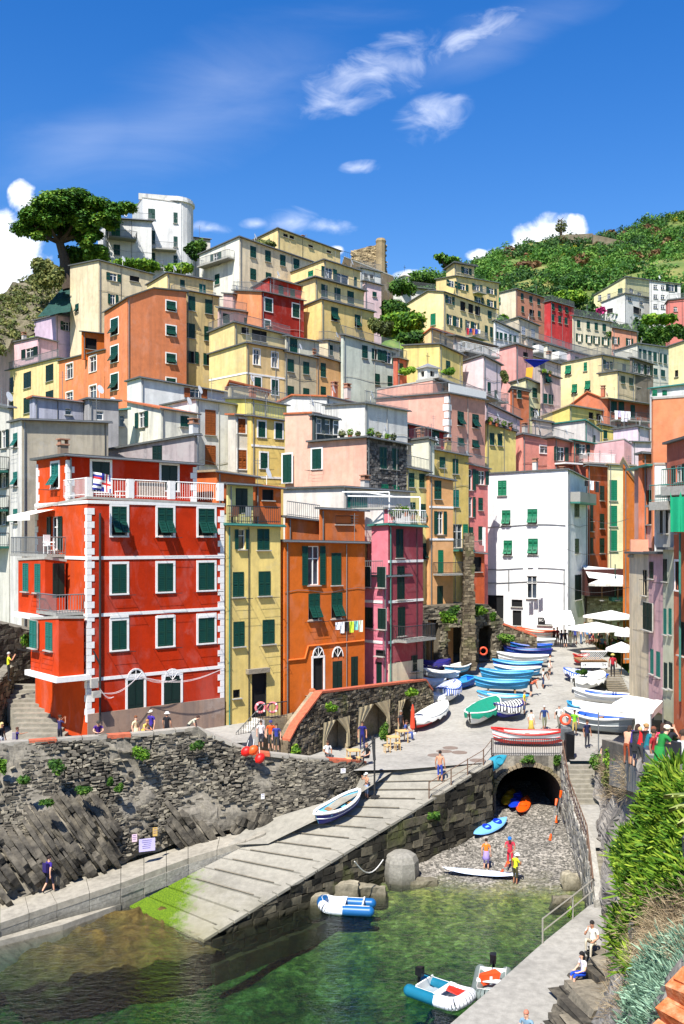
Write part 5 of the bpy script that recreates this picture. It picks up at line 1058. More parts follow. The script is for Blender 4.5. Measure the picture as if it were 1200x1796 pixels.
# ------------------------------------------------------------ walls with openings
def holewall(name,label,cat,A,B_,zb,tops,holes,mat,stm,depth=3.,bw=.45,bh=.24,cop=None):
    A=Vector((A[0],A[1],0));B_=Vector((B_[0],B_[1],0)); d=B_-A; L=d.length; ang=math.atan2(d.y,d.x); root=empty(name,(A.x,A.y,zb),ang,label=label,cat=cat)
    cs,sn=math.cos(ang),math.sin(ang)
    def uz(px,py): k=(px-600)/F; u_=(k*A.y-A.x)/(cs-k*sn); return u_,(H-py)*(A.y+u_*sn)/F-zb
    tp=[uz(*q) for q in tops]; tp=[(min(max(a,0),L),z) for a,z in tp]; tp[0]=(0,tp[0][1]); tp[-1]=(L,tp[-1][1])
    hh=[]
    for x0,x1,y0,y1 in holes:
        u0,_=uz(x0,y0);u1,_=uz(x1,y0); z1=uz((x0+x1)/2,y0)[1]; z0=max(uz((x0+x1)/2,y1)[1],.03); hh.append((u0,u1,z0,z1))
    mb=MB(); wallface(mb,L,tp,0,hh,'R',0,0,.7)
    mb.add([(0,depth,0),(L,depth,0)]+[(a,depth,z) for a,z in tp[::-1]],[tuple(range(2+len(tp)))]); 
    for (a,za),(b,zb_) in zip(tp,tp[1:]): mb.add([(a,0,za),(b,0,zb_),(b,depth,zb_),(a,depth,za)],[(0,1,2,3)])
    for s in (0,L): z=tp[0][1] if s==0 else tp[-1][1]; mb.add([(s,0,0),(s,depth,0),(s,depth,z),(s,0,z)],[(0,1,2,3)])
    mb.obj('wall_core',mat,root)
    sb=MB(); z=0
    tpz=lambda u_: next((za+(zb_-za)*(u_-a)/max(b-a,1e-6) for (a,za),(b,zb_) in zip(tp,tp[1:]) if u_<=b+1e-6),tp[-1][1])
    while z<max(q[1] for q in tp):
        hgt=bh*rnd.uniform(.7,1.3); u_=0
        while u_<L:
            w=bw*rnd.uniform(.5,1.5); c=u_+w/2
            inh=False
            for a,b,z0,z1 in hh:
                rr=(b-a)/2; arc=z1-rr*.35*(abs(c-(a+b)/2)/rr)**2
                if a-.1<c<b+.1 and z0-.2<z+hgt/2<arc+.05: inh=True
            if not inh and c<L and z+hgt<tpz(min(c,L))+.05: sb.box((c,rnd.uniform(-.05,.02),z+hgt/2),(w-.03,.2,hgt-.03),0,None,.035)
            u_+=w
        z+=hgt
    sb.obj('stonework',stm,root,kind='stuff')
    if cop:
        for (a,za),(b,zb_) in zip(tp,tp[1:]):
            k=max(1,int((b-a)/.7))
            for i in range(k):
                x0,x1=a+(b-a)*i/k+.01,a+(b-a)*(i+1)/k-.01; q0,q1_=za+(zb_-za)*i/k,za+(zb_-za)*(i+1)/k; MB().add([(x0,-.15,q0),(x1,-.15,q1_),(x1,.4,q1_),(x0,.4,q0),(x0,-.15,q0+.13),(x1,-.15,q1_+.13),(x1,.4,q1_+.13),(x0,.4,q0+.13)],[(3,2,1,0),(4,5,6,7),(0,1,5,4),(1,2,6,5),(2,3,7,6),(3,0,4,7)]).obj('coping_brick',cop,root)
    return root,hh,uz
W0=G(505,1347,-12.8); W1=G(757,1262,-12.75)
ar,ah,auz=holewall('arcade_wall','stone arcade with curtained arches below the orange and pink houses','wall',W0,W1,-12.9,[(505,1300),(520,1272),(562,1216),(745,1194),(757,1212)],[(562,609,1264,1345),(624,680,1236,1322),(694,722,1228,1300)],BRST,stone_m('arcade_stone',(54,48,40),(98,88,72),(146,134,112),sc=.9,moss=.6),.75,cop=CBR,bw=.36,bh=.18)
for a,b,z0,z1 in ah:
    q=.02; MB().add([(a-.3,.7,0),(b+.3,.7,0),(b+.3,3.2,0),(a-.3,3.2,0),(a-.3,.7,z1+.15),(b+.3,.7,z1+.15),(b+.3,3.2,z1+.15),(a-.3,3.2,z1+.15)],[(3,2,6,7),(0,3,7,4),(2,1,5,6),(4,5,6,7)]).obj('vault',BRST,ar)
_w=lambda t,b,z:(W0.lerp(W1,t)+Vector((-(W1-W0).y,(W1-W0).x,0)).normalized()*b)*1+Vector((0,0,z-W0.lerp(W1,t).z))
sheet('upper_promenade',[_w(.36,.6,-9.8),_w(.6,.6,-9.95),_w(1.,.6,-10.15),_w(1.,8,-10.2),_w(.36,6,-9.9)],PAVE,kind='structure')
CURT=plain('linen_curtain',(196,178,138),.95,.85,.08,sc=9)
for k,(a,b,z0,z1) in enumerate(ah):
    for s in (0,1):
        if k==2 and s==1: continue
        m_=MB(); n=10; wd_=(b-a)/2; vs=[]
        for j in range(9):
            v_=j/8; z=z1+.1-(z1-z0)*.93*v_; pull=.22+.78*max(0,1-v_*1.9)**1.2
            for i in range(n+1):
                f=i/n; x=f*wd_*pull; x=a+x if s==0 else b-x; vs.append((x,-.2+.05*math.sin(f*19+v_),z+ (0 if j else 0)))
        m_.add(vs,[(j*(n+1)+i,j*(n+1)+i+1,(j+1)*(n+1)+i+1,(j+1)*(n+1)+i) for j in range(8) for i in range(n)])
        c=m_.obj('curtain',CURT,None,loc=ar.location,smooth=True,label='%s beige linen curtain tied back in the %s arcade arch'%('left' if s==0 else 'right',('first','second','third')[k]),cat='curtain',group='curtains in the arcade arches'); c.rotation_euler=ar.rotation_euler
# ruin wall behind the boats
rw,rhh,_=holewall('ruin_wall','dark overgrown ruin wall with openings behind the parked boats','wall',P(742,1100,81.)[:2],P(880,1100,86)[:2],-12.2,[(742,1064),(800,1060),(856,1060),(880,1085)],[(746,770,1088,1180),(786,816,1100,1172),(840,866,1098,1160)],stone_m('ruin_core',(60,54,46),(100,92,78)),stone_m('ruin_stone',(62,56,48),(106,98,84),(156,146,126),moss=.6),4.)
pl_=empty('stone_pillar',P(822,1062,80.5),0,label='tall rough stone pillar standing in front of the ochre house',cat='pillar'); z0=P(822,1175,80.5).z-pl_.location.z; z1=P(822,940,80.5).z-pl_.location.z
MB().add([(s*w,t*.4,z) for z,w in ((z0,.52),(z1,.30)) for s,t in ((-1,-1),(1,-1),(1,1),(-1,1))],[(0,1,5,4),(1,2,6,5),(2,3,7,6),(3,0,4,7),(4,5,6,7)]).obj('pillar_core',BRST,pl_)
mb=MB(); z=z0
while z<z1:
    f=(z-z0)/(z1-z0); w=.52-.22*f; h=rnd.uniform(.15,.3); x=-w
    while x<w: s=rnd.uniform(.2,.5); mb.box((min(x+s/2,w-.1),-.42,z+h/2),(s-.02,.16,h-.02),0,None,.03); x+=s
    mb.box((-w-.02,0,z+h/2),(.14,.7,h-.02),0,None,.03); z+=h
mb.obj('stonework',stone_m('pillar_stone',(58,50,40),(94,84,68),(134,122,100),moss=.5),pl_,kind='stuff')
wallthing('terrace_wall','stone ramp wall with brick coping in front of the big white house','wall',P(872,1100,88)[:2],P(942,1100,86)[:2],-12,(P(872,1092,88).z,P(942,1118,86).z),2.5,BRST,stone_m('arcade_stone',(54,48,40),(98,88,72)),.4,.24,0,CBR,out=(0,-1))
# end of the lane: stone wall, restaurant and its awning
wallthing('lane_end_wall','rough stone wall under the shaded restaurant at the lane end','wall',P(1030,1100,98)[:2],P(1108,1100,98)[:2],-10,P(1060,1046,98).z,5.,BRST,stone_m('lane_wall_stone',(120,110,92),(166,156,134),(204,196,172)),.5,.26,0,out=(0,-1))
rs=empty('restaurant',P(1066,1046,96),0,label='dark shaded restaurant terrace with a white awning at the lane end',cat='building'); s=96/F
MB().box((0,3,.05+1.3),(4.3,5,2.6)).obj('room',plain('dark_red_room',(60,26,22),.9),rs); MB().box((1.3,-.3,-.25),(2.2,1.3,.4)).obj('beam',GUT,rs); railing(rs,[(-2.2,-.6,0),(2.3,-.6,0)],1.,.15,IRON)
MB().add([(-2.1,-1.,1.9),(2.0,-1.2,1.3),(2.2,2.,2.6),(-2.,2.,3.)],[(0,1,2,3)]).obj('awning',WHITE,rs)
MB().tube((.55,-.7,-.5),(.55,-.7,3.2),.05,5).obj('green_post',GREEN,rs)
# ------------------------------------------------------------ right side: stairs, walkway and cliff
swl=[(Vector((13.05,57.6)),Vector((12.75,54.2)),-12.6,-14.4),(Vector((12.75,54.2)),Vector((11.9,47.)),-14.4,-14.7),(Vector((11.9,47.)),Vector((11.25,43.)),-14.7,-16.1)]
RW=stone_m('rendered_stone',(110,106,98),(150,146,136),(184,178,166),sc=.9,wet=True)
for i,(a_,b_,za,zb_) in enumerate(swl):
    wallthing('stair_side_wall',('upper','middle','lower')[i]+' length of the sloping wall between the beach and the stairs','wall',a_,b_,-19.2,(za+.15,zb_+.15),.35,RW,RW,.6,.4,0,out=(-1,-.1),dep=.12)
st=empty('harbour_stairs',(13.8,56.5,-12.8),0,label='two flights of stone stairs descending to the right hand walkway',cat='stairs')
def flight(x0,y0,z0,x1,y1,z1,n,w0,w1_):
    for i in range(n):
        t=(i+.5)/n; x=x0+(x1-x0)*t; y=y0+(y1-y0)*t; z=z0+(z1-z0)*(i+1)/n; w=w0+(w1_-w0)*t; MB().box((x-13.8,y-56.5,z+12.8-.6),(w,abs(y1-y0)/n*.99+.05,1.2+.001*i)).obj('step',STEPM,st)
flight(14.1,56.3,-12.8,13.7,53.6,-14.6,9,2.0,1.9)
MB().add([(12.75-13.8,53.7-56.5,-1.8),(14.75-13.8,53.7-56.5,-1.8),(13.6-13.8,47.-56.5,-2.1),(11.95-13.8,47.-56.5,-2.1)],[(3,2,1,0)]).obj('landing',WALK,st)
flight(12.75,47.,-14.9,12.3,44.2,-16.3,8,1.5,1.5)
hr=MB(); pts=[Vector((13.0,57.2,-11.7)),Vector((12.72,54.2,-13.4)),Vector((12.3,50.6,-13.6)),Vector((11.87,47,-13.8)),Vector((11.3,43.6,-15.2))]
hr.path(pts,.035,5); 
for a_,b_ in zip(pts,pts[1:]):
    for i in range(6): p=a_.lerp(b_,i/6); hr.tube(p,p-Vector((0,0,.98)),.02,4)
hr.v=[tuple(Vector(q)-pts[0]) for q in hr.v]; hr.obj('stair_handrail',plain('rusty_rail',(110,84,66),.7,.9,.2),None,loc=pts[0],label='rusty handrail running down the harbour stairs',cat='handrail')
WKz=-16.3
wkp=[G(1063,1578,WKz),G(1034,1588,WKz),G(952,1654,WKz),G(870,1727,WKz),G(790,1796,WKz),G(690,1885,WKz),G(1100,1890,WKz),G(1120,1700,WKz)]
MB().add([p-wkp[0] for p in wkp]+[Vector((p.x,p.y,-20))-wkp[0] for p in wkp],[tuple(range(8))[::-1]]+[(i,i+1,9+i,8+i) for i in range(1,5)]).obj('harbour_walkway',WALK,None,loc=wkp[0],kind='structure')
a_,b_,c_=wkp[1]+Vector((-.2,0,0)),wkp[2],wkp[2]
hr=MB(); q=[G(1040,1582,WKz),G(1005,1612,WKz),G(952,1655,WKz)]
for hgt in (1.,.5): hr.path([p+Vector((0,0,hgt)) for p in q],.03,5)
for p in q: hr.tube(p,p+Vector((0,0,1.02)),.035,5)
hr.v=[tuple(Vector(p)-q[0]) for p in hr.v]; hr.obj('guard_rail',plain('galvanised_rail',(176,170,156),.5,.9,.1,metal=.3),None,loc=q[0],label='two bar guard rail where the right walkway begins',cat='handrail')
# patio stones set into the walkway are flat; dark ledges at its right
CL=[[P(1047,1322,56),P(1075,1322,52),P(1100,1322,46),P(1128,1334,33),P(1150,1345,27),P(1190,1360,20),P(1290,1380,15)],
[P(1050,1400,54),P(1072,1400,50.5),P(1096,1400,44),P(1132,1410,31),P(1152,1415,25),P(1195,1430,18),P(1300,1440,13)],
[P(1056,1500,46.5),P(1074,1500,43.5),P(1094,1500,38),P(1128,1510,28),P(1154,1510,22),P(1200,1520,15.5),P(1310,1530,11.5)],
[P(1062,1590,42.8),P(1074,1600,39.),P(1092,1600,34),P(1124,1610,24),P(1150,1610,18),P(1200,1620,13),P(1320,1630,9.5)],
[P(1062,1690,38.2),P(1070,1700,35.),P(1088,1700,29.5),P(1118,1710,20),P(1146,1710,14.5),P(1200,1720,10.5),P(1330,1730,8)],
[P(1030,1830,32),P(1045,1830,29.),P(1068,1830,24),P(1100,1830,16),P(1140,1830,11.5),P(1200,1830,8.5),P(1340,1830,6.5)]]
cl=surf(CL,90,90,.5,.45,4.,False); co=CL[0][0]; cl.v=[tuple(Vector(q)-co) for q in cl.v]
cl.obj('cliff',stone_m('cliff_rock',(66,62,58),(120,114,106),(176,170,160),sc=.5,wet=True),None,loc=co,kind='structure')
for i,(px,py,w,d_,h) in enumerate([(1030,1765,1.6,2.4,.5),(1042,1790,2.2,2.,.8),(1040,1725,1.1,1.6,.5),(1052,1700,1.0,1.4,.75),(1010,1800,2.,1.2,.3),(1060,1745,1.1,2,1.1)]):
    p=G(px,py,WKz); r=MB(); n=3
    for k in range(n): r.box((rnd.uniform(-.1,.1)+.12*k,rnd.uniform(-.1,.1),h*(k+.5)/n),(w*(1-.12*k),d_*(1-.1*k),h/n-.02),0,Matrix.Rotation(.25,3,'Z'),.09)
    r.obj('rock_ledge',STR,None,loc=p,label=['flat dark rock ledge where the walkway ends at the bottom','stacked slate ledge below the seated girl','dark ledge the seated girl rests on','higher dark ledge the man in white sits on','low dark slab at the bottom edge of the walkway','steep slate step beside the plants'][i],cat='rock')
def slabsheet(name,pts,mat,kind,th=1.2):
    n=len(pts); dn=Vector((0,0,-th)); return MB().add(list(pts)+[p+dn for p in pts],[tuple(range(n)),tuple(range(n,2*n))[::-1]]+[(i,(i+1)%n,n+(i+1)%n,n+i) for i in range(n)]).obj(name,mat,None,kind=kind)
# people's path and parapet at the right, nearer the camera
PTH=[P(1060,1312,52.)]
vp=slabsheet('lookout_path',[Vector((15.0,56.,-12.79)),P(1128,1338,33.)+Vector((0,0,.1)),P(1170,1355,25.)+Vector((0,0,.1)),Vector((24,25,-6.3)),Vector((26,40,-8.)),Vector((20.5,56,-12.7))],WALK,kind='structure')
def lump(label,pts,h,w,mat,name='parapet_wall'):
    root=empty(name,pts[0],0,label=label,cat='wall'); m_=MB()
    for a_,b_ in zip(pts,pts[1:]):
        d=b_-a_; n_=Vector((-d.y,d.x,0)).normalized()*w; k=[a_,b_,b_+n_,a_+n_]; m_.add([q-pts[0]-Vector((0,0,1.2)) for q in k]+[q-pts[0]+Vector((0,0,h)) for q in k],[(0,1,5,4),(1,2,6,5),(2,3,7,6),(3,0,4,7),(4,5,6,7)])
    m_.obj('wall_core',mat,root); return root
lump('light concrete parapet the woman in green leans over',[P(1129,1330,33),P(1138,1345,29),P(1186,1352,26)],.35,.5,CAPM)
lump('low stone parapet with a shrub beside the stairs top',[P(1056,1300,54),P(1090,1310,44),P(1104,1318,38)],.1,.4,MORT)
lr=empty('lookout_railing',P(1103,1318,37),0,label='brown metal railing people lean on above the shrubs',cat='railing'); railing(lr,[P(1110,1322,35)-P(1103,1318,37),P(1138,1324,33)-P(1103,1318,37)],.8,.12,IRON)
# quay rail over the tunnel
tr_=empty('bridge_railing',(8.9,57.75,-12.8),0,label='thin railing along the street edge above the tunnel',cat='railing'); railing(tr_,[(0,0,0),(4.1,0,0)],1.,.13,IRON)
rr_=empty('ramp_railing',Rt,0,label='spaced post railing at the top of the slipway edge',cat='railing')
m_=MB(); qs=[Rb.lerp(Rt,.74),Rb.lerp(Rt,.83),Rb.lerp(Rt,.9),Rb.lerp(Rt,.97),Vector((8.9,57.5,-12.8))]
for p in qs: m_.tube(p-Rt,p-Rt+Vector((0,0,1.05)),.035,5)
m_.path([p-Rt+Vector((0,0,1.)) for p in qs],.025,4); m_.path([p-Rt+Vector((0,0,.55)) for p in qs],.02,4); m_.obj('rails',plain('rusty_rail',(110,84,66),.7,.9,.2),rr_)
# concrete block and rocks at the quay foot
p=G(705,1545,-17.4); MB().lathe([(.92,-.6),(.94,.2),(.9,.9),(.76,1.2),(.45,1.34)],8).obj('mooring_block',stone_m('block_stone',(96,92,84),(136,132,122),wet=True),None,loc=p+Vector((0,.5,0)),label='big rounded concrete mooring block against the quay wall',cat='mooring block')
for i,(px,py,w,d_,h,lb) in enumerate([(598,1572,1.9,1.1,.75,'flat topped grey rock behind the white dinghy'),(650,1570,1.8,.8,.5,'pale ridge of rock leading from the dinghy to the mooring block'),(560,1588,.9,.7,.5,'dark boulder left of the white dinghy'),(745,1552,1.6,.7,.35,'mossy rock at the right of the mooring block'),(1000,1560,.9,.7,.9,'squared stone at the foot of the stair wall'),(985,1585,1.,.6,.4,'wet rock where the beach meets the stair wall')]):
    p=G(px,py,-17.6); r=MB(); s_=surf([[Vector((a*w/2,b*d_/2,(-.5 if max(abs(a),abs(b))>.95 else h*(1-.25*abs(a*b))))) for a in (-1,-.85,0,.85,1)] for b in (-1,-.8,0,.8,1)],16,12,.16,1.1,i,True); s_.obj('rock',stone_m('shore_rock',(84,78,66),(132,124,106),(176,166,142),wet=True),None,loc=p,label=lb,cat='rock')
# ------------------------------------------------------------ hill terrain below the houses
bs=np.array([(b[0]-b[3]*.5*math.sin(b[5])+b[4]*.5*math.cos(b[5]),b[1]+b[3]*.5*math.cos(b[5])+b[4]*.5*math.sin(b[5]),b[2]-12.5) for b in BASES if b[1]>62])
ext=[]
for px,py,Y in ((-120,640,140),(-200,680,130),(20,620,150),(60,590,155),(100,560,160),(-60,800,105),(0,800,112),(60,780,115),(-140,820,110),(700,570,128),(680,590,120),(700,540,140),(740,520,150),(1000,600,190),(1100,600,195),(1200,620,170),(1300,650,120),(1300,760,80),(-150,900,85),(-150,1000,62),(600,480,170),(400,440,165),(250,470,160),(120,470,160)):
    q=P(px,py,Y); ext.append((q.x,q.y,q.z-(1.5 if Y>100 else 3)))
for x in range(0,24,5):
    for y in (98,108): ext.append((x,y,-9.8-(2 if y<100 else 0)))
pts_=np.array(list(map(tuple,bs))+ext)
def tz(x,y):
    d2=(pts_[:,0]-x)**2+((pts_[:,1]-y)*1.3)**2+4.; w=d2**-1.8; return float((w*pts_[:,2]).sum()/w.sum())
GRASS=leaf_m('hill_grass',(48,76,26),(88,120,40),(140,150,76),sc=.5,trans=.05)
mb=MB(); nx,ny=90,70
for j in range(ny+1):
    for i in range(nx+1):
        y=62+j*(190-62)/ny; x=(-.50+i*.98/nx)*y; z=tz(x,y)+mnoise.noise(Vector((x*.2,y*.2,0)))*1.2
        if -9<x<30 and y<112: z=min(z,-14)
        if y<72: z=min(z,-14)
        mb.v.append((x,y,z))
for j in range(ny):
    for i in range(nx): a=j*(nx+1)+i; mb.f.append((a,a+1,a+nx+2,a+nx+1)); mb.m.append(0)
mb.obj('hillside',GRASS,None,kind='structure',smooth=True)
# green mountain at the right
CX=[560,660,760,870,980,1090,1200,1340,1500]
def row(ys,Ys): return [P(x,y,Y) for x,y,Y in zip(CX,ys,Ys)]
MT=[row([520,510,486,450,418,410,368,330,330],[300,300,310,330,350,370,390,400,400]),row([540,530,515,480,450,440,410,380,380],[250,255,265,280,300,320,335,345,350]),row([560,560,548,530,510,500,480,470,470],[205,210,215,225,235,245,255,270,280]),row([600,600,600,600,600,610,610,620,620],[165,168,175,190,200,200,205,210,215])]
mt=surf(MT,110,70,2.2,.035,3.); mt.obj('mountain',leaf_m('mountain_scrub',(58,74,34),(96,112,50),(150,136,84),sc=.06,trans=.05),None,kind='structure',smooth=True)
r=random.Random(5)
def clumps(name,mat,n,lo,hi,size,seed,leaves,cond=None):
    r=random.Random(seed); bl=[]
    while len(bl)<n:
        u_,v_=r.random(),r.random()**.8; p=bil(MT,u_,v_); 
        if cond and not cond(p,u_,v_): continue
        s=r.uniform(lo,hi); bl.append((p.x,p.y,p.z+s*.35,s,s,s*r.uniform(.6,.95)))
    me=leafmesh(name,bl,leaves,size,mat,seed); return link(name,me,None,kind='stuff')
nz=lambda p,s:mnoise.noise(Vector((p.x*.02,p.z*.03,s)))
clumps('mountain_trees',leaf_m('mount_bright',(38,74,26),(68,112,38),(118,152,62),sc=.13),760,1.6,4.2,.55,21,150000,lambda p,u_,v_:nz(p,0)>-.12 and 1)
clumps('mountain_shrubs',leaf_m('mount_dark',(26,54,24),(46,80,36),(84,116,52),sc=.12),560,1.3,3.4,.58,22,80000,lambda p,u_,v_:nz(p,0)<.2)
clumps('broom_bushes',leaf_m('broom',(120,116,30),(196,180,30),(226,204,40),sc=.3),34,.8,1.5,.55,23,1800,lambda p,u_,v_:v_<.45 and u_>.3)
clumps('brown_scrub',leaf_m('brownscrub',(70,50,32),(112,84,54),(150,120,84),sc=.2),70,1.2,2.6,.8,24,12000,lambda p,u_,v_:v_<.5 and u_>.3)
for i,(x0,y0,x1,y1,Y) in enumerate([(975,414,1040,410,338),(1040,412,1095,424,330),(1108,432,1150,443,318),(1180,436,1215,446,312)]):
    a_,b_=P(x0,y0,Y),P(x1,y1,Y-4); wallthing('terrace_wall',['long dry stone terrace near the mountain top','brownish dry stone terrace right of the top one','short grey terrace wall on the mountain flank','terrace wall at the right edge of the mountain'][i],'wall',a_[:2],b_[:2],a_.z-4,(a_.z+.2,b_.z+.2),1.,plain('dry_stone',(120,110,90),.95,.8,.3,sc=.6),None,out=(0,-1))
# left cliff with netting
SLB=[]
LC=[[P(-140,560,100),P(-60,540,112),P(10,512,124),P(60,478,132),P(118,470,134)],[P(-140,610,98),P(-60,590,106),P(10,560,114),P(70,520,122),P(125,520,124)],[P(-140,680,94),P(-60,650,102),P(10,612,108),P(80,570,114),P(130,560,120)]]
LC=[[q*1.2 for q in r_] for r_ in LC]
surf(LC,50,40,1.2,.18,7.).obj('rocky_slope',stone_m('slope_rock',(56,54,42),(98,92,74),(146,136,110),sc=.3,moss=.9),None,kind='structure')
nm=MB(); net=[[P(108,506,135),P(124,500,134)],[P(86,532,131),P(124,520,132)],[P(66,556,127),P(124,546,128)]]; s_=surf(net,14,14,.3,.5,2.); s_.v=[tuple(Vector(q)-net[0][0]) for q in s_.v]; s_.obj('debris_netting',plain('green_net',(20,66,58),.8,.8,.3,sc=3),None,loc=net[0][0],label='green safety netting draped beside the square cream house',cat='netting')
r=random.Random(31)
for i in range(170):
    q=bil(LC,r.random()**.9,r.random()**1.1); s_=r.uniform(.4,1.3); SLB.append((q.x,q.y-.2,q.z,s_*1.2,s_*1.2,s_*.8))
link('slope_scrub',leafmesh('slope_scrub',SLB,16000,.28,LEAFO,8),None,kind='stuff')
# ------------------------------------------------------------ trees and shrubs
def tree(name,label,cat,base,trunk,blobs,leaf,n,size,tr=.3,seed=1,group=None,up=0.,shell=.5):
    root=empty(name,base,0,label=label,cat=cat,group=group)
    if trunk:
        m_=MB()
        for a_,b_,r0,r1 in trunk: m_.tube(Vector(a_)-base,Vector(b_)-base,r0,7,0,r1)
        m_.obj('trunk',BARK,root)
    bb=[(b[0]-base.x,b[1]-base.y,b[2]-base.z,b[3],b[4],b[5]) for b in blobs]
    link('crown',leafmesh('crown',bb,n,size,leaf,seed,shell,up=up),root); return root
Yp=134; s=Yp/F
def pb(px,py,rx,ry,dy=0,rz=None): q=P(px,py,Yp+dy); return (q.x,q.y,q.z,rx*s,(rx*.8)*s,ry*s)
PB=[]
rp=random.Random(4)
for px,py,rx,ry in ((125,348,45,16),(90,358,42,18),(60,378,32,18),(48,395,26,14),(95,385,38,18),(135,378,40,18),(170,362,38,13),(205,366,26,8),(150,395,28,14),(75,400,30,12),(115,405,28,10),(165,388,26,12),(185,378,28,10),(110,360,44,18),(140,412,20,12),(155,428,16,10),(40,402,22,14),(70,412,22,12),(165,415,18,12),(215,364,24,9),(190,390,24,12),(100,352,46,16),(140,342,34,12)):
    for k in range(3): PB.append(pb(px+rp.uniform(-8,8),py+rp.uniform(-5,5),rx*rp.uniform(.55,.85),ry*rp.uniform(.6,.95),rp.uniform(-4,4)))
b0=P(121,508,Yp); j1=P(112,450,Yp); j2=P(104,425,Yp)
lim=[(b0,j1,.95,.7),(j1,j2,.7,.55)]
for px,py,dy in ((60,395,-2),(85,385,1),(110,375,2),(135,380,-1),(150,400,2),(165,385,1),(90,398,-2),(185,378,0)): q=P(px,py,Yp+dy); mid=j2.lerp(q,.5)+Vector((0,0,-.5)); lim+= [(j2,mid,.36,.25),(mid,q,.25,.1)]
tree('umbrella_pine','large umbrella pine with a leaning trunk on the skyline at the left','tree',b0,lim,PB,LEAFD,70000,.32,seed=3,up=.8,shell=.3)
def bush(label,px,py,Y,rx,ry,leaf,n,size,name='shrub',cat='shrub',k=5,seed=1,group=None,trunk=True,ball=False):
    r=random.Random(seed); s=Y/F; b=P(px,py+ry*.8,Y); bl=[]
    for i in range(k):
        q=P(px+r.uniform(-.55,.55)*rx,py+r.uniform(-.5,.4)*ry,Y+r.uniform(-.4,.4)*rx*s); f=r.uniform(.4,.65); bl.append((q.x,q.y,q.z,rx*s*f,rx*s*f,ry*s*f*1.1))
    tk=[(b,P(px,py,Y),max(.03,rx*s*.08),.02)]+[(P(px,py+ry*.3,Y),Vector(q[:3]),max(.02,rx*s*.04),.01) for q in bl[:3]]
    return tree(name,label,cat,b,tk if trunk else None,bl,leaf,n,size,seed=seed,group=group)
bush('dark olive tree below the umbrella pine on the cliff edge',84,480,130,30,28,LEAFO,5000,.38,'tree','tree',9,2)
bush('bright leafy tree between the pine and the white tower',168,446,133,28,15,LEAFA,5500,.35,'tree','tree',9,3)
bush('dark shrub mass behind the bright tree',140,452,136,32,18,LEAFB,3500,.35,k=8,seed=4)
bush('trailing green shrubs below the white tower',245,466,131,45,9,LEAFA,3500,.3,k=9,seed=5)
bush('rounded green shrub right of the white tower',318,470,128,26,12,LEAFA,2500,.3,k=6,seed=6)
bush('leafy tree beside the flat roofed hilltop house',342,440,133,20,20,LEAFB,2500,.32,'tree','tree',k=6,seed=7)
bush('fan palm like shrub on the beige house roof edge',468,430,130,22,9,LEAFO,700,.5,k=4,seed=8)
for i,(px,py,Y,rx,ry,l,lb) in enumerate([(705,505,150,26,16,LEAFB,'dark tree left of the little church belfry'),(745,490,176,36,12,LEAFB,'tree row behind the small church'),(700,570,122,42,22,LEAFA,'bright bush on the open slope below the pink terrace'),(668,575,121,22,18,LEAFO,'grey green shrub at the left of the open slope'),(720,590,119,26,12,LEAFB,'low bush in front of the broad yellow house'),(690,545,136,30,22,LEAFB,'dense shrub mass right of the castle ruin'),(715,650,100,14,7,LEAFA,'small planted shrub beside the belfry'),(785,652,98,12,6,LEAFA,'trailing shrub right of the belfry'),(888,660,108,9,12,LEAFO,'roof garden shrub on the pale pink house')]):
    bush(lb,px,py,Y,rx,ry,l,int(900+rx*ry*4),.32 if Y>110 else .2,k=7,seed=20+i)
tree('pine_tree','small wind bent pine on the skyline behind the yellow houses','tree',P(792,500,185),[(P(792,500,185),P(786,470,185),.5,.3),(P(786,470,185),P(776,458,185),.3,.15)],[(*P(x,y,185+d),r1,r1,r2) for x,y,d,r1,r2 in ((772,450,0,1.3,.6),(782,456,1,1.6,.7),(794,456,-1,1.7,.6),(798,464,0,1.2,.6),(785,466,1,1.2,.5))],LEAFD,1400,.4)
tree('bare_tree','thin bare tree standing before the cloud on the mountain top','tree',P(984,412,340),[(P(984,412,340),P(985,384,340),.55,.15)]+[(P(984,y,340),P(984+dx,y-5,340),.2,.05) for y,dx in ((405,9),(402,-8),(398,11),(395,-7),(391,9),(388,-6),(386,5))],[(*P(984,398,340),2.2,2.2,2.6)],LEAFO,260,.55)
r=random.Random(9)
for i in range(13):
    px=1062+i*12+r.uniform(-4,4); py=587+r.uniform(-8,9); bush(['first','second','third','fourth','fifth','sixth','seventh','eighth','ninth','tenth','eleventh','twelfth','last'][i]+' dark tree from the left in the belt below the white apartments',px,py,158+r.uniform(-3,9),13,13,LEAFB,1300,.5,'tree','tree',k=5,seed=60+i)
for i,(px,py,Y,rx,ry,lb) in enumerate([(1038,585,190,30,14,'bright bushes left of the apartment terrace'),(1000,520,215,34,12,'vineyard shrubs above the crimson house'),(880,560,165,14,7,'bush at the foot of the salmon house'),(1155,560,185,34,10,'shrub line under the white apartment block'),(1055,545,200,8,6,'magenta bougainvillea beside the white terraced block')]):
    bush(lb,px,py,Y,rx,ry,LEAFA if i<4 else leaf_m('bougainvillea',(150,30,90),(190,50,120),(220,90,150)),1800 if i<4 else 500,.5,k=8,seed=90+i)
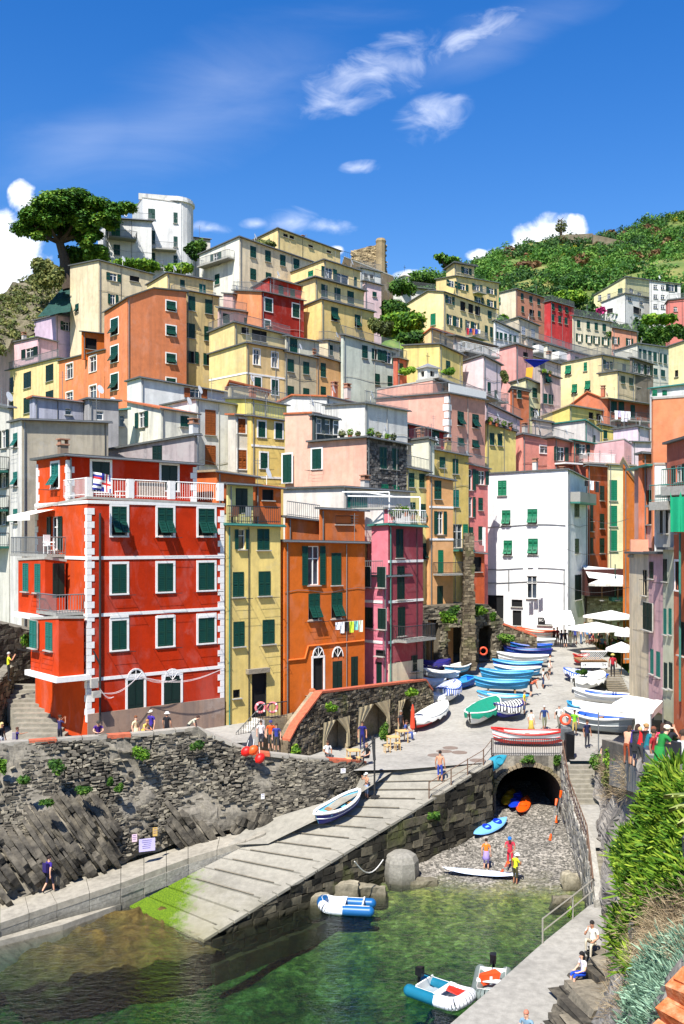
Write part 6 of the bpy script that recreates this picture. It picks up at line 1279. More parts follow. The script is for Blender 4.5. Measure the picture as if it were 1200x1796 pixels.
# shrubs on walls
WS=[(100,1345,47.8,17,15,'round green caper shrub high on the sea wall at the left'),(42,1368,46.9,11,10,'small green shrub left of the round one on the sea wall'),(145,1385,47.6,16,10,'olive green shrub at the head of the rock strata'),(80,1412,46.3,14,10,'pale green shrub on the strata shoulder'),(245,1322,50.1,17,17,'bright green shrub hanging under the parapet by the doors'),(346,1308,51.5,13,12,'green shrub near the parapet bend'),(193,1372,49.,8,9,'tiny shrub left of mid sea wall'),(208,1382,49.,8,7,'tiny shrub right of the tiny one mid sea wall'),(2,1345,47.6,10,18,'yellow green shrub cut by the left edge'),(452,1152,50,1,1,None)]
for i,(px,py,Y,rx,ry,lb) in enumerate(WS):
    if lb: bush(lb,px,py,Y-.5,rx,ry,LEAFA if i in(4,8) else LEAFB,700,.09,k=6,seed=120+i,trunk=False)
for i,(px,py,Y,rx,ry,l,lb) in enumerate([(45,1125,57,12,12,LEAFA,'small bush on the stone bank beside the red house'),(583,1240,55.9,12,9,LEAFA,'flowering plant growing from the arcade wall top'),(722,1215,64.5,10,7,LEAFA,'green tuft high on the right end of the arcade'),(672,1285,60.2,9,18,LEAFB,'climber on the pillar between the arcade arches'),(519,1322,53.9,12,16,LEAFA,'potted shrub at the foot of the arcade steps'),(785,1085,80.2,16,14,LEAFA,'bright bush on the ruin wall at the left'),(797,1072,80.5,12,10,LEAFB,'darker bush beside the bright one on the ruin wall'),(843,1072,82,14,10,LEAFA,'yellow green bush on the ruin wall at the right'),(866,1082,83,6,8,LEAFA,'little bush at the ruin wall corner'),(815,1090,81,6,12,LEAFB,'climber hanging beside the stone pillar'),(888,1120,85,16,9,LEAFB,'low green hedge behind the white boats'),(962,1155,82,1,1,LEAFB,None),(925,1332,57.4,12,8,LEAFB,'green tuft on the tunnel arch crown'),(980,1332,57.4,9,11,LEAFB,'green tuft at the right of the tunnel arch'),(760,1432,52.,13,9,LEAFB,'green tuft growing from the quay wall'),(855,1385,56.6,7,8,LEAFB,'tuft beside the tunnel mouth'),(1055,1335,54.,24,24,LEAFB,'bluish green shrub at the head of the stairs'),(1078,1330,50.,20,20,LEAFA,'yellow green shrub right of the bluish one'),(1075,1365,50.,22,18,LEAFO,'dry brown shrub hanging by the stairs'),(1088,1345,47,14,18,LEAFB,'dark green cushion shrub on the cliff head'),(1002,1600,42.5,6,9,LEAFA,'weed at the foot of the guard rail'),(1020,1178,74,10,5,LEAFB,'green tarpaulin like bush under the deck')]):
    if lb: bush(lb,px,py,Y,rx,ry,l,900,.10 if Y<62 else .14,k=7,seed=150+i,trunk=False)
# ------------------------------------------------------------ foreground plants on the right cliff
def fingers(seed,n,ln,r0,spread=.5):
    r=random.Random(seed); m_=MB()
    for i in range(n):
        a=r.random()*2*PI; t=abs(r.gauss(0,spread)); d=Vector((math.cos(a)*math.sin(t),math.sin(a)*math.sin(t),math.cos(t))); b=Vector((math.cos(a)*r.random()*.2,math.sin(a)*r.random()*.2,r.uniform(-.06,.06))); L=ln*r.uniform(.6,1.2)
        q=d.to_track_quat('Z','Y'); vs=[]
        for f,w in ((0,.6),(.45,1.),(.85,.7)):
            for k in range(3): an=2*PI*k/3+a; vs.append(b+q@Vector((math.cos(an)*r0*w,math.sin(an)*r0*w,L*f+ .0)))
        vs.append(b+q@Vector((0,0,L))); fs=[(j*3+k,j*3+(k+1)%3,j*3+3+(k+1)%3,j*3+3+k) for j in range(2) for k in range(3)]+[(6,7,9),(7,8,9),(8,6,9)]
        m_.add(vs,fs)
    return m_
ICE=leaf_m('ice_plant_leaf',(30,60,14),(84,128,28),(172,192,66),sc=1.2,trans=.3); SEN=leaf_m('senecio_leaf',(84,118,96),(132,166,140),(176,200,170),sc=1.5,trans=.15); DRY=leaf_m('dry_twigs',(110,92,70),(156,136,106),(196,180,146),sc=1.5,trans=.05)
fm=[fingers(i,30,.24,.018,.75) for i in range(4)]; sm=[fingers(i+9,30,.20,.010,.7) for i in range(3)]; dm=[fingers(i+20,50,.24,.003,1.2) for i in range(3)]
def carpet(name,label,cat,src,mat,n,pred,sc=1.,seed=1,off=.1):
    r=random.Random(seed); vs=[];fs=[]; k=0; tries=0
    while k<n and tries<n*40:
        tries+=1; u_,v_=r.random(),r.random(); p=bil(CL,u_,v_); px=600+p.x/p.y*F; py=H-p.z/p.y*F
        if not pred(px,py) or mnoise.noise(p*1.1)<-.12: continue
        m_=r.choice(src); s_=sc*r.uniform(.7,1.3)*min(1.5,(p.y/18)**.7+.1); ang=r.random()*6.3; out=Vector((-.35,-.55,.75)).normalized(); Q=out.to_track_quat('Z','Y').to_matrix()@Matrix.Rotation(ang,3,'Z'); c=p+out*off+mnoise.noise_vector(p*.6)*.25; o=len(vs); 
        vs+=[tuple(c+Q@(Vector(q)*s_)) for q in m_.v]; fs+=[tuple(i+o for i in f) for f in m_.f]; k+=1
    me=bpy.data.meshes.new(name); b0=Vector(vs[0]); me.from_pydata([tuple(Vector(q)-b0) for q in vs],[],fs); me.materials.append(mat); o_=link(name,me,None,loc=b0,label=label,cat=cat,kind='stuff'); return o_
edge=lambda py:(1180-(py-1340)*.60 if py<1500 else 1100) 
carpet('ice_plants',None,None,fm,ICE,1250,lambda x,y:1340<y<1800 and x>edge(y)+12*math.sin(y*.045) and not(x>1120 and 1570<y<1700 and x+y>2760) and not(y>1640 and x+ (y-1640)*1.0>1195),1.,2,.05)
carpet('grey_green_succulents',None,None,sm,SEN,520,lambda x,y:y>1600 and x+(y-1640)*.9>1205 and x>1110,1.,3,.05)
carpet('dry_scrub',None,None,dm,DRY,520,lambda x,y:(x>1115 and 1560<y<1690) or (1075<x<1130 and 1600<y<1800 and (x*7+y)%3<1.3) or (1060<x<1110 and 1330<y<1400),1.,4,.03)
# agave leaves reaching in from the right
ag=P(1275,1400,14); ar_=empty('agave',ag,0,label='agave with yellow edged leaves reaching in at the right edge',cat='plant'); AGM=leaf_m('agave_leaf',(120,140,70),(160,176,96),(206,206,130),sc=2,trans=.1)
for dx,dz,L in ((-1.,.20,1.05),(-1.,.0,.95),(-.9,-.25,.85),(-.7,.6,.8),(-.2,.9,.9),(.4,.8,.9)):
    d=Vector((dx,-.25,dz)).normalized(); sd_=d.cross(Vector((0,0,1))).normalized(); up=sd_.cross(d); vs=[]; nn=8
    for i in range(nn+1):
        f=i/nn; c=d*L*f+Vector((0,0,-.12*f*f)); w=.085*math.sin(PI*min(1,(f*.75+.25)))**.8*(1 if f<1 else .02)
        vs+=[c-sd_*w+up*.03,c-up*.015,c+sd_*w+up*.03,c-up*.03]
    MB().add(vs,[(4*i+a,4*i+b,4*i+4+b,4*i+4+a) for i in range(nn) for a,b in ((0,1),(1,2),(2,3),(3,0))]).obj('leaf',AGM,ar_,smooth=True)
# orange wall corner very near
bw_=empty('brick_parapet',P(1240,1830,5.2),0,label='near orange brick parapet corner at the bottom right edge',cat='wall'); BO=stone_m('near_orange_brick',(130,66,36),(196,106,60),(214,176,140),sc=14); q0=P(1240,1830,5.2)
for i,(px,py,w) in enumerate([(1192,1812,.17),(1203,1778,.17),(1212,1744,.16),(1180,1830,.17),(1222,1800,.2),(1228,1760,.2),(1232,1724,.17)]):
    MB().box((0,0,0),(w,.2,.12),0,Matrix.Rotation(.5,3,'Z')@Matrix.Rotation(-.4,3,'Y'),.02).obj('brick',BO,bw_,loc=P(px,py,5.1)-q0)
# ------------------------------------------------------------ castle, church, belfry
CST=stone_m('castle_stone',(90,76,56),(142,124,94),(186,166,128),sc=.5); 
cs=empty('castle_ruin',P(668,500,160),0,label='ruined brown stone castle wall and broken tower on the skyline',cat='castle'); sc_=160/F
m_=MB(); pt=[(617,470),(617,440),(640,434),(659,430),(661,424),(675,426),(677,450),(674,462),(678,500),(640,505),(617,480)]
for d0,d1,nm_ in ((0,1.6,'curtain_wall'),):
    f=[P(x,y,160)-cs.location for x,y in pt]; b=[q+Vector((0,3.,0)) for q in f]; n=len(f); MB().add(f+b,[tuple(range(n))[::-1],tuple(range(n,2*n))]+[(i,(i+1)%n,n+(i+1)%n,n+i) for i in range(n)]).obj(nm_,CST,cs)
MB().lathe([(.95,-7),(.85,0),(.8,6.8),(.9,7.2),(.7,7.6)],9,tuple(P(668,500,159.2)-cs.location)).obj('tower',CST,cs)
for x,y,w,h in ((648,445,.3,.6),(649,452,.4,1.1)): MB().box(P(x,y,159.95)-cs.location,(w,.2,h)).obj('opening',DARK,cs)
mb=MB()
for i in range(700):
    x=rnd.uniform(617,677); y=rnd.uniform(430,500); 
    if y<440-(x-617)*.24+1: continue
    mb.box(P(x,y,159.9)-cs.location,(rnd.uniform(.3,.7),.3,rnd.uniform(.15,.3)),0,None,.06)
mb.obj('stonework',CST,cs,kind='stuff')
B((596,604,690),(478,452,486),150,30,(128,112,88),'dark stone bastion below the castle ruin',base=520,name='bastion',chim=0,roof='p',wear=1.,clutter=0,terr=False)
railing_=empty('castle_railing',P(600,451,149),0,label='thin railing on the bastion below the castle',cat='railing'); railing(railing_,[(0,0,0),(5,1,-1.2)],1.,.3,IRON)
ch=B((640,682,768),(510,500,510),172,12,(226,222,212),'long low church with a grey roof behind the garden slope',base=530,name='church',chim=0,rcm=plain('grey_roof',(120,120,112),.9,.8,.2),oh=.5,clutter=0,terr=False)
def belfry(label,px,ybase,ytop,Y,w,colr,parent=None):
    s=Y/F; b=P(px,ybase,Y); r=empty('belfry',b,R_(35),label=label,cat='bell tower'); h=(ybase-ytop)*s; hb=h*.68
    m_=MB(); wallface(m_,w,[(0,hb),(w,hb)],0,[(w*.3,w*.7,hb*.35,hb*.8)],'R',0,0,.25); wallface(m_,w,[(0,hb),(w,hb)],0,[(w*.3,w*.7,hb*.35,hb*.8)],'L',0,0,.25)
    m_.add([(w,0,0),(w,w,0),(w,w,hb),(w,0,hb)],[(0,1,2,3)]); m_.add([(0,w,0),(w,w,0),(w,w,hb),(0,w,hb)],[(3,2,1,0)]); m_.obj('wall',stucco((238,234,222),.5),r)
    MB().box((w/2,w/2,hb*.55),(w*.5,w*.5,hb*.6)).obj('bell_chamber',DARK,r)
    MB().box((w/2,w/2,hb+.08),(w+.4,w+.4,.14)).obj('cornice',LEDGE,r)
    MB().add([(-.1,-.1,hb+.16),(w+.1,-.1,hb+.16),(w+.1,w+.1,hb+.16),(-.1,w+.1,hb+.16),(w/2,w/2,h)],[(0,1,4),(1,2,4),(2,3,4),(3,0,4)]).obj('roof',plain('grey_spire',colr,.8,.9,.15),r)
    MB().tube((w/2,w/2,h-.1),(w/2,w/2,h+1.1),.035,4).tube((w/2-.25,w/2,h+.75),(w/2+.25,w/2,h+.75),.03,4).obj('cross',IRON,r); return r
belfry('slim white church bell tower with a pale pointed roof on the ridge',709,505,474,171,1.15,(196,190,178))
belfry('little white belfry with arches and a grey pyramid roof among the houses',749,667,634,99,1.5,(126,128,134))
# ------------------------------------------------------------ boats
def C_(name,rgb,rough=.45): return plain(name,rgb,rough,.9,.08,sc=3)
BW=C_('white_boat_paint',(238,238,234)); BB=C_('blue_boat_paint',(20,84,190)); BLB=C_('light_blue_boat_paint',(70,160,210)); BCY=C_('cyan_boat_paint',(50,150,200)); BR=C_('red_boat_paint',(196,36,30)); BOr=C_('orange_boat_paint',(226,88,40)); BNV=C_('navy_boat_paint',(24,30,120)); BGY=C_('grey_boat_floor',(150,160,164),.7); BCR=C_('cream_boat_floor',(206,202,188),.7)
TW=plain('white_tarpaulin',(236,234,226),.85,.9,.06,bmp=.3); TG=plain('green_tarpaulin',(10,140,110),.7,.85,.15,bmp=.3)
STB=stripes_m('blue_white_striped_cover',(236,238,240),(40,80,170),.7,1.6); ZEB=stripes_m('zebra_cover',(238,236,230),(22,24,34),.5,1.5,4.,.5)
def boat(p,q,hull,rim,inner,label,beam=None,cover=None,low=None,h=.62,transom=False,lift=0.,group=None,name='rowing_boat',thw=3,oars=False,rimw=.06,cat='boat',lowm=None,kind=None):
    """clinker like hull from bow p to stern q (ground points)"""
    p=Vector(p);q=Vector(q); d=q-p; L=Vector((d.x,d.y,0)).length; ang=math.atan2(d.y,d.x); beam=beam or L*.36; root=empty(name,(p+q)/2+Vector((0,0,lift)),0,label=label,cat=cat,group=group); root.rotation_euler=(0,-math.atan2(d.z,L),ang)
    n=14; m=7; st=[]
    for i in range(n+1):
        t=i/n; x=-L/2+L*t; e=1-abs(2*t-1)**2.3
        if transom and t>.5: e=max(e,.72)
        b=beam/2*max(e,.02)**.62; sh=h+ .24*h*(2*t-1)**2*(1.5 if t<.5 else 1.); kz=.04+.30*h*max(0,abs(2*t-1)-.6)**1.5*(3 if t<.5 or not transom else .3)
        rake=(-.10 if t<.5 else .1)*L*abs(2*t-1)**4*.5
        st.append((x,b,kz,sh,rake))
    def sec(s,off=0.):
        x,b,k,sh,rk=s; r=[]
        for j in range(-m,m+1):
            f=j/m; a=abs(f); y=math.copysign(b*(a**.55 if a>0 else 0),f) if f else 0; z=k+(sh-k)*a**1.9
            r.append((x+rk*(z/max(sh,.1)),y*(1-off/max(b,.05)) if b>off else 0,z+off*.8*(1-a)))
        return r
    M=2*m+1; hb=MB(); 
    for mi,off in ((0,0.),(1,.035)):
        vs=[];
        for s in st: vs+=sec(s,off)
        fs=[(i*M+j,i*M+j+1,(i+1)*M+j+1,(i+1)*M+j) for i in range(n) for j in range(M-1)]
        if mi==0:
            hb.add(vs,fs,0)
            if lowm: hb.m=[2 if abs((k%(M-1))+.5-m)<m*.52 else 0 for k in range(len(fs))]
            if transom: hb.add(sec(st[-1]),[tuple(range(M))],0)
        else: hb.add(vs,[f[::-1] for f in fs],1)
    hb.obj('hull',[hull,inner,lowm or hull],root,smooth=True)
    rb=MB()
    for s_ in (0,M-1):
        P_=[Vector(sec(s)[s_]) for s in st]; rb.path(P_,rimw,6)
    if transom: rb.tube(sec(st[-1])[0],sec(st[-1])[M-1],rimw,6)
    rb.obj('gunwale',rim,root)
    rs_=MB(); 
    for s_ in (2,M-3): rs_.path([Vector(sec(s)[s_]) for s in st],.03,4)
    rs_.obj('rubbing_strake',rim if rim!=hull else BW,root)
    if not cover:
        for i in range(thw):
            t=.25+.5*i/max(1,thw-1); k=int(t*n); x,b,kz,sh,_r=st[k]; MB().box((x,0,sh-.16),(.26,2*b*.9,.04)).obj('thwart',WOOD if i%2 else inner,root)
        k=2; x,b,kz,sh,_r=st[k]; MB().add([(st[0][0],0,st[0][3]-.05),(x,-b,sh-.05),(x,b,sh-.05)],[(0,1,2)]).obj('foredeck',rim,root)
        MB().box((0,0,.10+.04*h),(L*.62,beam*.42,.02)).obj('floor_board',inner,root)
        if oars:
            for s in (-1,1): o=MB().tube((-L*.3,s*.25*beam,h+.02),(L*.32,s*.12*beam,h+.06),.025,5); o.box((-L*.34,s*.26*beam,h),(.5,.13,.02)); o.obj('oar',BW,root)
    else:
        cb_=MB(); vs=[]; K=12
        for i,s in enumerate(st):
            x,b,kz,sh,rk=s
            for j in range(K+1):
                a=PI*j/K; y=-math.cos(a)*(b+.07); z=sh-.02+.30*h*math.sin(a)**1.1*(1-.75*abs(2*i/n-1)**3)+.03*mnoise.noise(Vector((x*2.2,y*3,ang*5)))
                if j in (0,K): z=sh-.46*h*(1+.3*math.sin(i*2.3)); y*=1.0
                vs.append((x+rk*1.02,y,z))
        cb_.add(vs,[(i*(K+1)+j,i*(K+1)+j+1,(i+1)*(K+1)+j+1,(i+1)*(K+1)+j) for i in range(n) for j in range(K)]); cb_.obj('tarpaulin',cover,root,smooth=True)
    return root
def gboat(x0,y0,x1,y1,*a,**k): return boat(GP(x0,y0),GP(x1,y1),*a,**k)
gboat(731,1284,781,1251,BW,BW,BCR,'boat under a smooth white cover beside the arcade end',cover=TW,lowm=BR,lift=.1,beam=1.5)
gboat(826,1279,869,1248,BW,BW,BCR,'boat under a green tarpaulin in the middle of the landing',cover=TG,lift=.15,beam=1.9,h=.75)
gboat(872,1266,914,1258,BW,BNV,BCR,'boat under a zebra striped cover next to the green tarpaulin',cover=ZEB,lowm=BNV,lift=.2,beam=1.7,h=.8)
SG='boats drawn up in a row on the landing'
RW_=[(841,1232,922,1238,BW,BLB,'grey and blue dinghy on a trailer under the front cyan boat',.0,1.5,BCY),(836,1218,924,1221,BCY,BLB,'front cyan rowing boat with a white interior band in the row',.45,1.55,BCY),(846,1200,931,1203,BCY,BLB,'second light blue boat behind the front cyan one',.4,1.45,BCY),(870,1193,945,1195,BLB,BW,'third pale blue boat in the row with a red stern post',.4,1.4,BLB),(868,1184,948,1187,BB,BLB,'sky blue boat in the middle of the row',.45,1.5,BLB),(876,1168,958,1172,BW,BW,'plain white boat behind the sky blue one',.35,1.5,BW),(887,1160,965,1164,BB,BNV,'deep blue boat with a dark rim behind the plain white one',.5,1.5,BB),(893,1150,965,1154,BCY,BB,'blue boat with a pale deck behind the deep blue one',.45,1.4,BLB),(896,1140,970,1145,BW,BW,'big white boat with a cream deck high in the row',.5,1.8,BW),(910,1124,972,1129,BW,BOr,'white boat with an orange rim at the back of the row',.45,1.7,BW)]
for x0,y0,x1,y1,hc,rc_,lb,lf,bm,lw_ in RW_: 
    gboat(x0,y0,x1,y1,hc,rc_,BCR if hc==BW else BLB,lb,lift=lf,beam=bm,group=SG,rimw=.08)
    c=(GP(x0,y0)+GP(x1,y1))/2
    if lf>.2: 
        cr=empty('boat_cradle',c,math.atan2((GP(x1,y1)-GP(x0,y0)).y,(GP(x1,y1)-GP(x0,y0)).x),label='low wooden cradle under the '+lb.split(' in the row')[0][:60].rsplit(' ',1)[0],cat='boat cradle')
        for s in (-1,1): MB().box((s*1.0,0,lf/2),(.12,1.3,lf)).obj('trestle',WOOD,cr)
GPn=GP
boat(G(868,1307,-12.8),G(986,1309,-12.8),BW,BR,BCR,'white rowing boat with red trim and oars behind the tunnel railing',beam=1.5,lowm=BR,oars=True,lift=.1,rimw=.07,h=.72)
gboat(745,1200,803,1204,BW,BW,BCR,'brown and white boat at the foot of the ruin arch',lift=.4,beam=1.5,lowm=C_('brown_boat_paint',(120,80,60)))
gboat(782,1192,826,1182,BLB,BW,BCR,'pale blue and white small boat before the dark opening',lift=.3,beam=1.4)
gboat(783,1214,826,1203,BB,BCY,BLB,'blue dinghy with a square stern right of the brown boat',lift=.0,beam=1.4,transom=True)
gboat(744,1188,788,1184,BNV,BNV,BNV,'boat under a dark blue cover against the ruin wall',lift=.55,beam=1.3,cover=plain('navy_tarpaulin',(40,30,110),.7,.8,.1))
gboat(744,1216,780,1216,BW,BW,BCR,'upturned looking white covered boat beside the pink corner house',lift=.35,beam=1.3,cover=TW)
gboat(752,1243,778,1237,BW,BW,BCR,'short white covered boat nearest the arcade end',lift=.25,beam=1.4,cover=TW,lowm=BNV)
gboat(776,1240,800,1222,BW,BB,BCR,'small boat under a blue and white striped cover',lift=.2,beam=1.6,cover=STB,h=.9)
gboat(992,1193,1062,1203,BNV,BB,BLB,'boat under a blue and white striped sheet below the terrace deck',lift=.15,beam=1.9,cover=STB)
gboat(1010,1220,1055,1206,BW,BW,BCR,'boat wrapped in a plain white cover behind the blue lined boat',lift=.3,beam=2.,cover=TW,h=.8)
gboat(1010,1236,1108,1246,BW,BW,BB,'long white boat lined bright blue left of the lane houses',lift=.35,beam=1.9,rimw=.09)
gboat(1008,1259,1096,1268,BW,BW,BW,'white launch with a flat deck beside the white canopy',lift=.35,beam=2.,cover=C_('white_deck',(232,232,228)))
gboat(996,1279,1108,1290,BGY,BW,BB,'big grey blue motorboat with an orange buoy at the landing edge',lift=.1,beam=2.2,transom=True,h=.95,rimw=.09)
gboat(996,1258,1030,1262,BLB,BCY,BLB,'small turquoise boat half hidden behind the walkers',lift=.3,beam=1.3)
gboat(1008,1168,1032,1166,BR,BR,BCR,'little red boat bow beside the terrace deck',lift=.2,beam=1.2)
# on the slipway
def RPt(px,py):
    z=-14.
    for _ in range(60):
        p=G(px,py,z); t=((p-Lb).dot((Lt-Lb).normalized()))/(Lt-Lb).length; z=.5*z+.5*(Lb.z+(Lt.z-Lb.z)*max(0,min(1,(p.y-43.5)/12.2)))
    return G(px,py,z)
boat(RPt(560,1453),RPt(632,1410),BNV,BW,C_('turquoise_inside',(110,190,214)),'blue and white rowing boat resting on the slipway',beam=1.35,h=.6,rimw=.08,thw=4,lift=.05)
def dinghy(p,q,label,tube1,tube2,w=1.5,motor=False,r=.24,stuff=None):
    p=Vector(p);q=Vector(q); d=q-p; L=d.length; root=empty('inflatable_dinghy',(p+q)/2,math.atan2(d.y,d.x),label=label,cat='dinghy'); z=r*.7
    pts=[]; 
    for s in (1,):
        side=[(L/2,-w/2+r),(L*.2,-w/2+r),(-L*.25,-w/2+r),(-L*.42,-w*.28),(-L/2+.05,0),(-L*.42,w*.28),(-L*.25,w/2-r),(L*.2,w/2-r),(L/2,w/2-r)]
    up=[0,0,.02,.12,.2,.12,.02,0,0]; P3=[Vector((x,y,z+u_)) for (x,y),u_ in zip(side,up)]
    # smooth the tube
    fine=[]
    for i in range(len(P3)-1):
        for k in range(4):
            t=k/4; a=P3[max(i-1,0)];b=P3[i];c=P3[i+1];e=P3[min(i+2,len(P3)-1)]
            fine.append(.5*((2*b)+(c-a)*t+(2*a-5*b+4*c-e)*t*t+(3*b-a-3*c+e)*t**3))
    fine.append(P3[-1]); n=len(fine)
    def tb(seg,mat):
        m_=MB(); 
        for a,b in zip(seg,seg[1:]): m_.tube(a,b,r,10,cap=False)
        for e in (seg[0],seg[-1]): m_.ball(e,r,10)
        m_.obj('tube',mat,root,smooth=True)
    tb(fine[:7],tube2); tb(fine[6:14],tube1); tb(fine[13:20],tube2 if not motor else tube1); tb(fine[19:n-6],tube1); tb(fine[n-7:],tube2)
    MB().box((0,0,.12),(L*.8,w-2*r,.06)).obj('floor',BGY,root); MB().box((L*.36,0,.3),(.06,w-2*r,.36)).obj('transom',BW,root); MB().box((-.1,0,.42),(.26,w-1.6*r,.04)).obj('thwart',BW,root)
    rp_=MB().path([q_+Vector((0,0,r)) for q_ in fine[::3]],.015,4); rp_.obj('grab_rope',C_('rope',(214,210,200)),root)
    if motor:
        mm=MB(); mm.box((L*.46,0,.75),(.26,.24,.34),0,None,.03); mm.tube((L*.47,0,.6),(L*.5,0,-.2),.06,6); mm.tube((L*.4,0,.72),(L*.2,.1,.75),.025,5); mm.obj('outboard_motor',plain('black_motor',(22,22,26),.35,1,.1),root)
    return root
WZ=-17.48
DGB=C_('blue_dinghy_tube',(20,92,150),.4); DGT=C_('teal_dinghy_tube',(16,104,130),.4); DGW=C_('white_dinghy_tube',(238,240,244),.4); DGG=C_('grey_dinghy_tube',(112,122,116),.5)
dinghy(G(563,1594,WZ),G(650,1598,WZ),'white and blue inflatable dinghy moored by the rocks, no motor',DGW,DGB,1.5)
d2=dinghy(G(822,1768,WZ),G(733,1736,WZ),'white and teal inflatable dinghy with a raised black outboard',DGW,DGT,1.6,True)
MB().box((-.6,.05,.5),(.7,.3,.1),0,None,.04).obj('red_bag',C_('red_cloth',(220,50,30)),d2)
dinghy(G(858,1765,WZ),G(866,1712,WZ),'grey inflatable dinghy half hidden behind the walkway edge, lettering on its tube',DGG,DGG,1.5,True,.24)
fv=empty('life_vest',G(858,1736,WZ)+Vector((0,0,.35)),.2,label='orange life vests heaped in the grey dinghy',cat='life vest'); MB().box((0,0,.12),(.75,.4,.28),0,None,.08).obj('foam',plain('orange_vest',(230,74,20),.7,.95,.15),fv); MB().box((0,-.22,.1),(.1,.03,.3)).obj('strap',WHITE,fv)
# kayaks and boards
def kayak(p,q,mat,mat2,label,w=.72,h=.3,roll=0.,cat='kayak',name='kayak',flat=False):
    p=Vector(p);q=Vector(q); d=q-p; L=d.length; root=empty(name,(p+q)/2,0,label=label,cat=cat); root.rotation_mode='QUATERNION'; root.rotation_quaternion=d.to_track_quat('X','Z')@Matrix.Rotation(roll,3,'X').to_quaternion()
    n=16; K=10
    for nm,mt_,lo,hi_ in (('deck',mat,0,PI),('hull',mat2,PI,2*PI)):
        vs=[]
        for i in range(n+1):
            t=2*i/n-1; b=w/2*max(.02,(1-abs(t)**2.4))**.8; hh=h/2*(1-.4*abs(t)**2)*max(.1,(1-abs(t)**6)); rz=.12*abs(t)**3
            for j in range(K+1): a=lo+(hi_-lo)*j/K; vs.append((t*L/2,math.cos(a)*b,math.sin(a)*hh*(.5 if flat else 1)+rz+h*.45))
        MB().add(vs,[(i*(K+1)+j,i*(K+1)+j+1,(i+1)*(K+1)+j+1,(i+1)*(K+1)+j)[::-1] for i in range(n) for j in range(K)]).obj(nm,mt_,root,smooth=True)
    if not flat:
        for x in (-L*.12,L*.2): MB().lathe([(.26,0),(.27,.05),(.2,.06),(.18,.01)],12,(x,0,h*.9)).obj('cockpit_rim',mat2,root)
    else: MB().box((0,0,h*.72),(L*.4,w*.5,.015)).obj('deck_pad',C_('pale_pad',(214,220,236)),root)
    return root
bz=lambda x,y:bedz(x,y)
def GB(px,py,dz=0):
    z=-17.
    for _ in range(50): p=G(px,py,z); z=.5*z+.5*(bedz(p.x,p.y)+dz)
    return G(px,py,z)
KLB=C_('sky_blue_plastic',(120,180,226),.3); KB=C_('deep_blue_plastic',(24,60,190),.3); KO=C_('orange_plastic',(240,90,20),.3); KY=C_('yellow_plastic',(220,170,30),.3)
kayak(GB(830,1470,.15),GB(888,1440,.15),KLB,KB,'pale blue kayak beached beside the quay wall',.85,.32,.25)
kayak(GB(912,1432,.1),GB(925,1402,.1),KO,KO,'orange kayak at the tunnel mouth, sunlit at its tip',.8,.32)
kayak(GB(897,1424,.1),GB(912,1394,.1),KB,KB,'blue kayak just inside the tunnel left of the orange one',.8,.32)
kayak(GB(884,1418,.1),GB(900,1390,.1),KY,KY,'yellow kayak furthest left inside the tunnel',.8,.32)
kayak(GB(776,1528,.1),GB(912,1540,.1),C_('pale_board',(214,226,244),.3),KB,'long white and blue paddle board held at the waterline',.85,.22,flat=True,name='paddle_board',cat='paddle board')
kayak(Vector((7.9,56.3,-13.55)),Vector((9.6,57.2,-12.75)),C_('teal_plastic',(50,140,160),.3),C_('teal_plastic',(50,140,160),.3),'teal canoe hung on the return wall beside the tunnel arch',.75,.4,1.1)
def paddle(p,q,label): 
    p=Vector(p);q=Vector(q); r=empty('paddle',p,label=label,cat='paddle'); MB().tube((0,0,0),q-p,.018,5).obj('shaft',GREY,r); d=(q-p).normalized(); m_=MB(); m_.tube(-d*.1,d*.32,.08,6,0,.05); m_.obj('blade',KO,r); m2=MB().tube(q-p-d*.3,q-p+d*.12,.05,6,0,.09); m2.obj('blade',KO,r)
paddle(GB(965,1472,.05),GB(976,1405,1.5),'orange paddle leaning at the right of the tunnel mouth'); 
o_=paddle(GB(976,1440,.1),GB(984,1390,1.6),'second orange paddle behind the leaning one')
paddle(GB(879,1531,.15),GB(890,1515,.9),'orange bladed paddle held by the guide in the red vest')
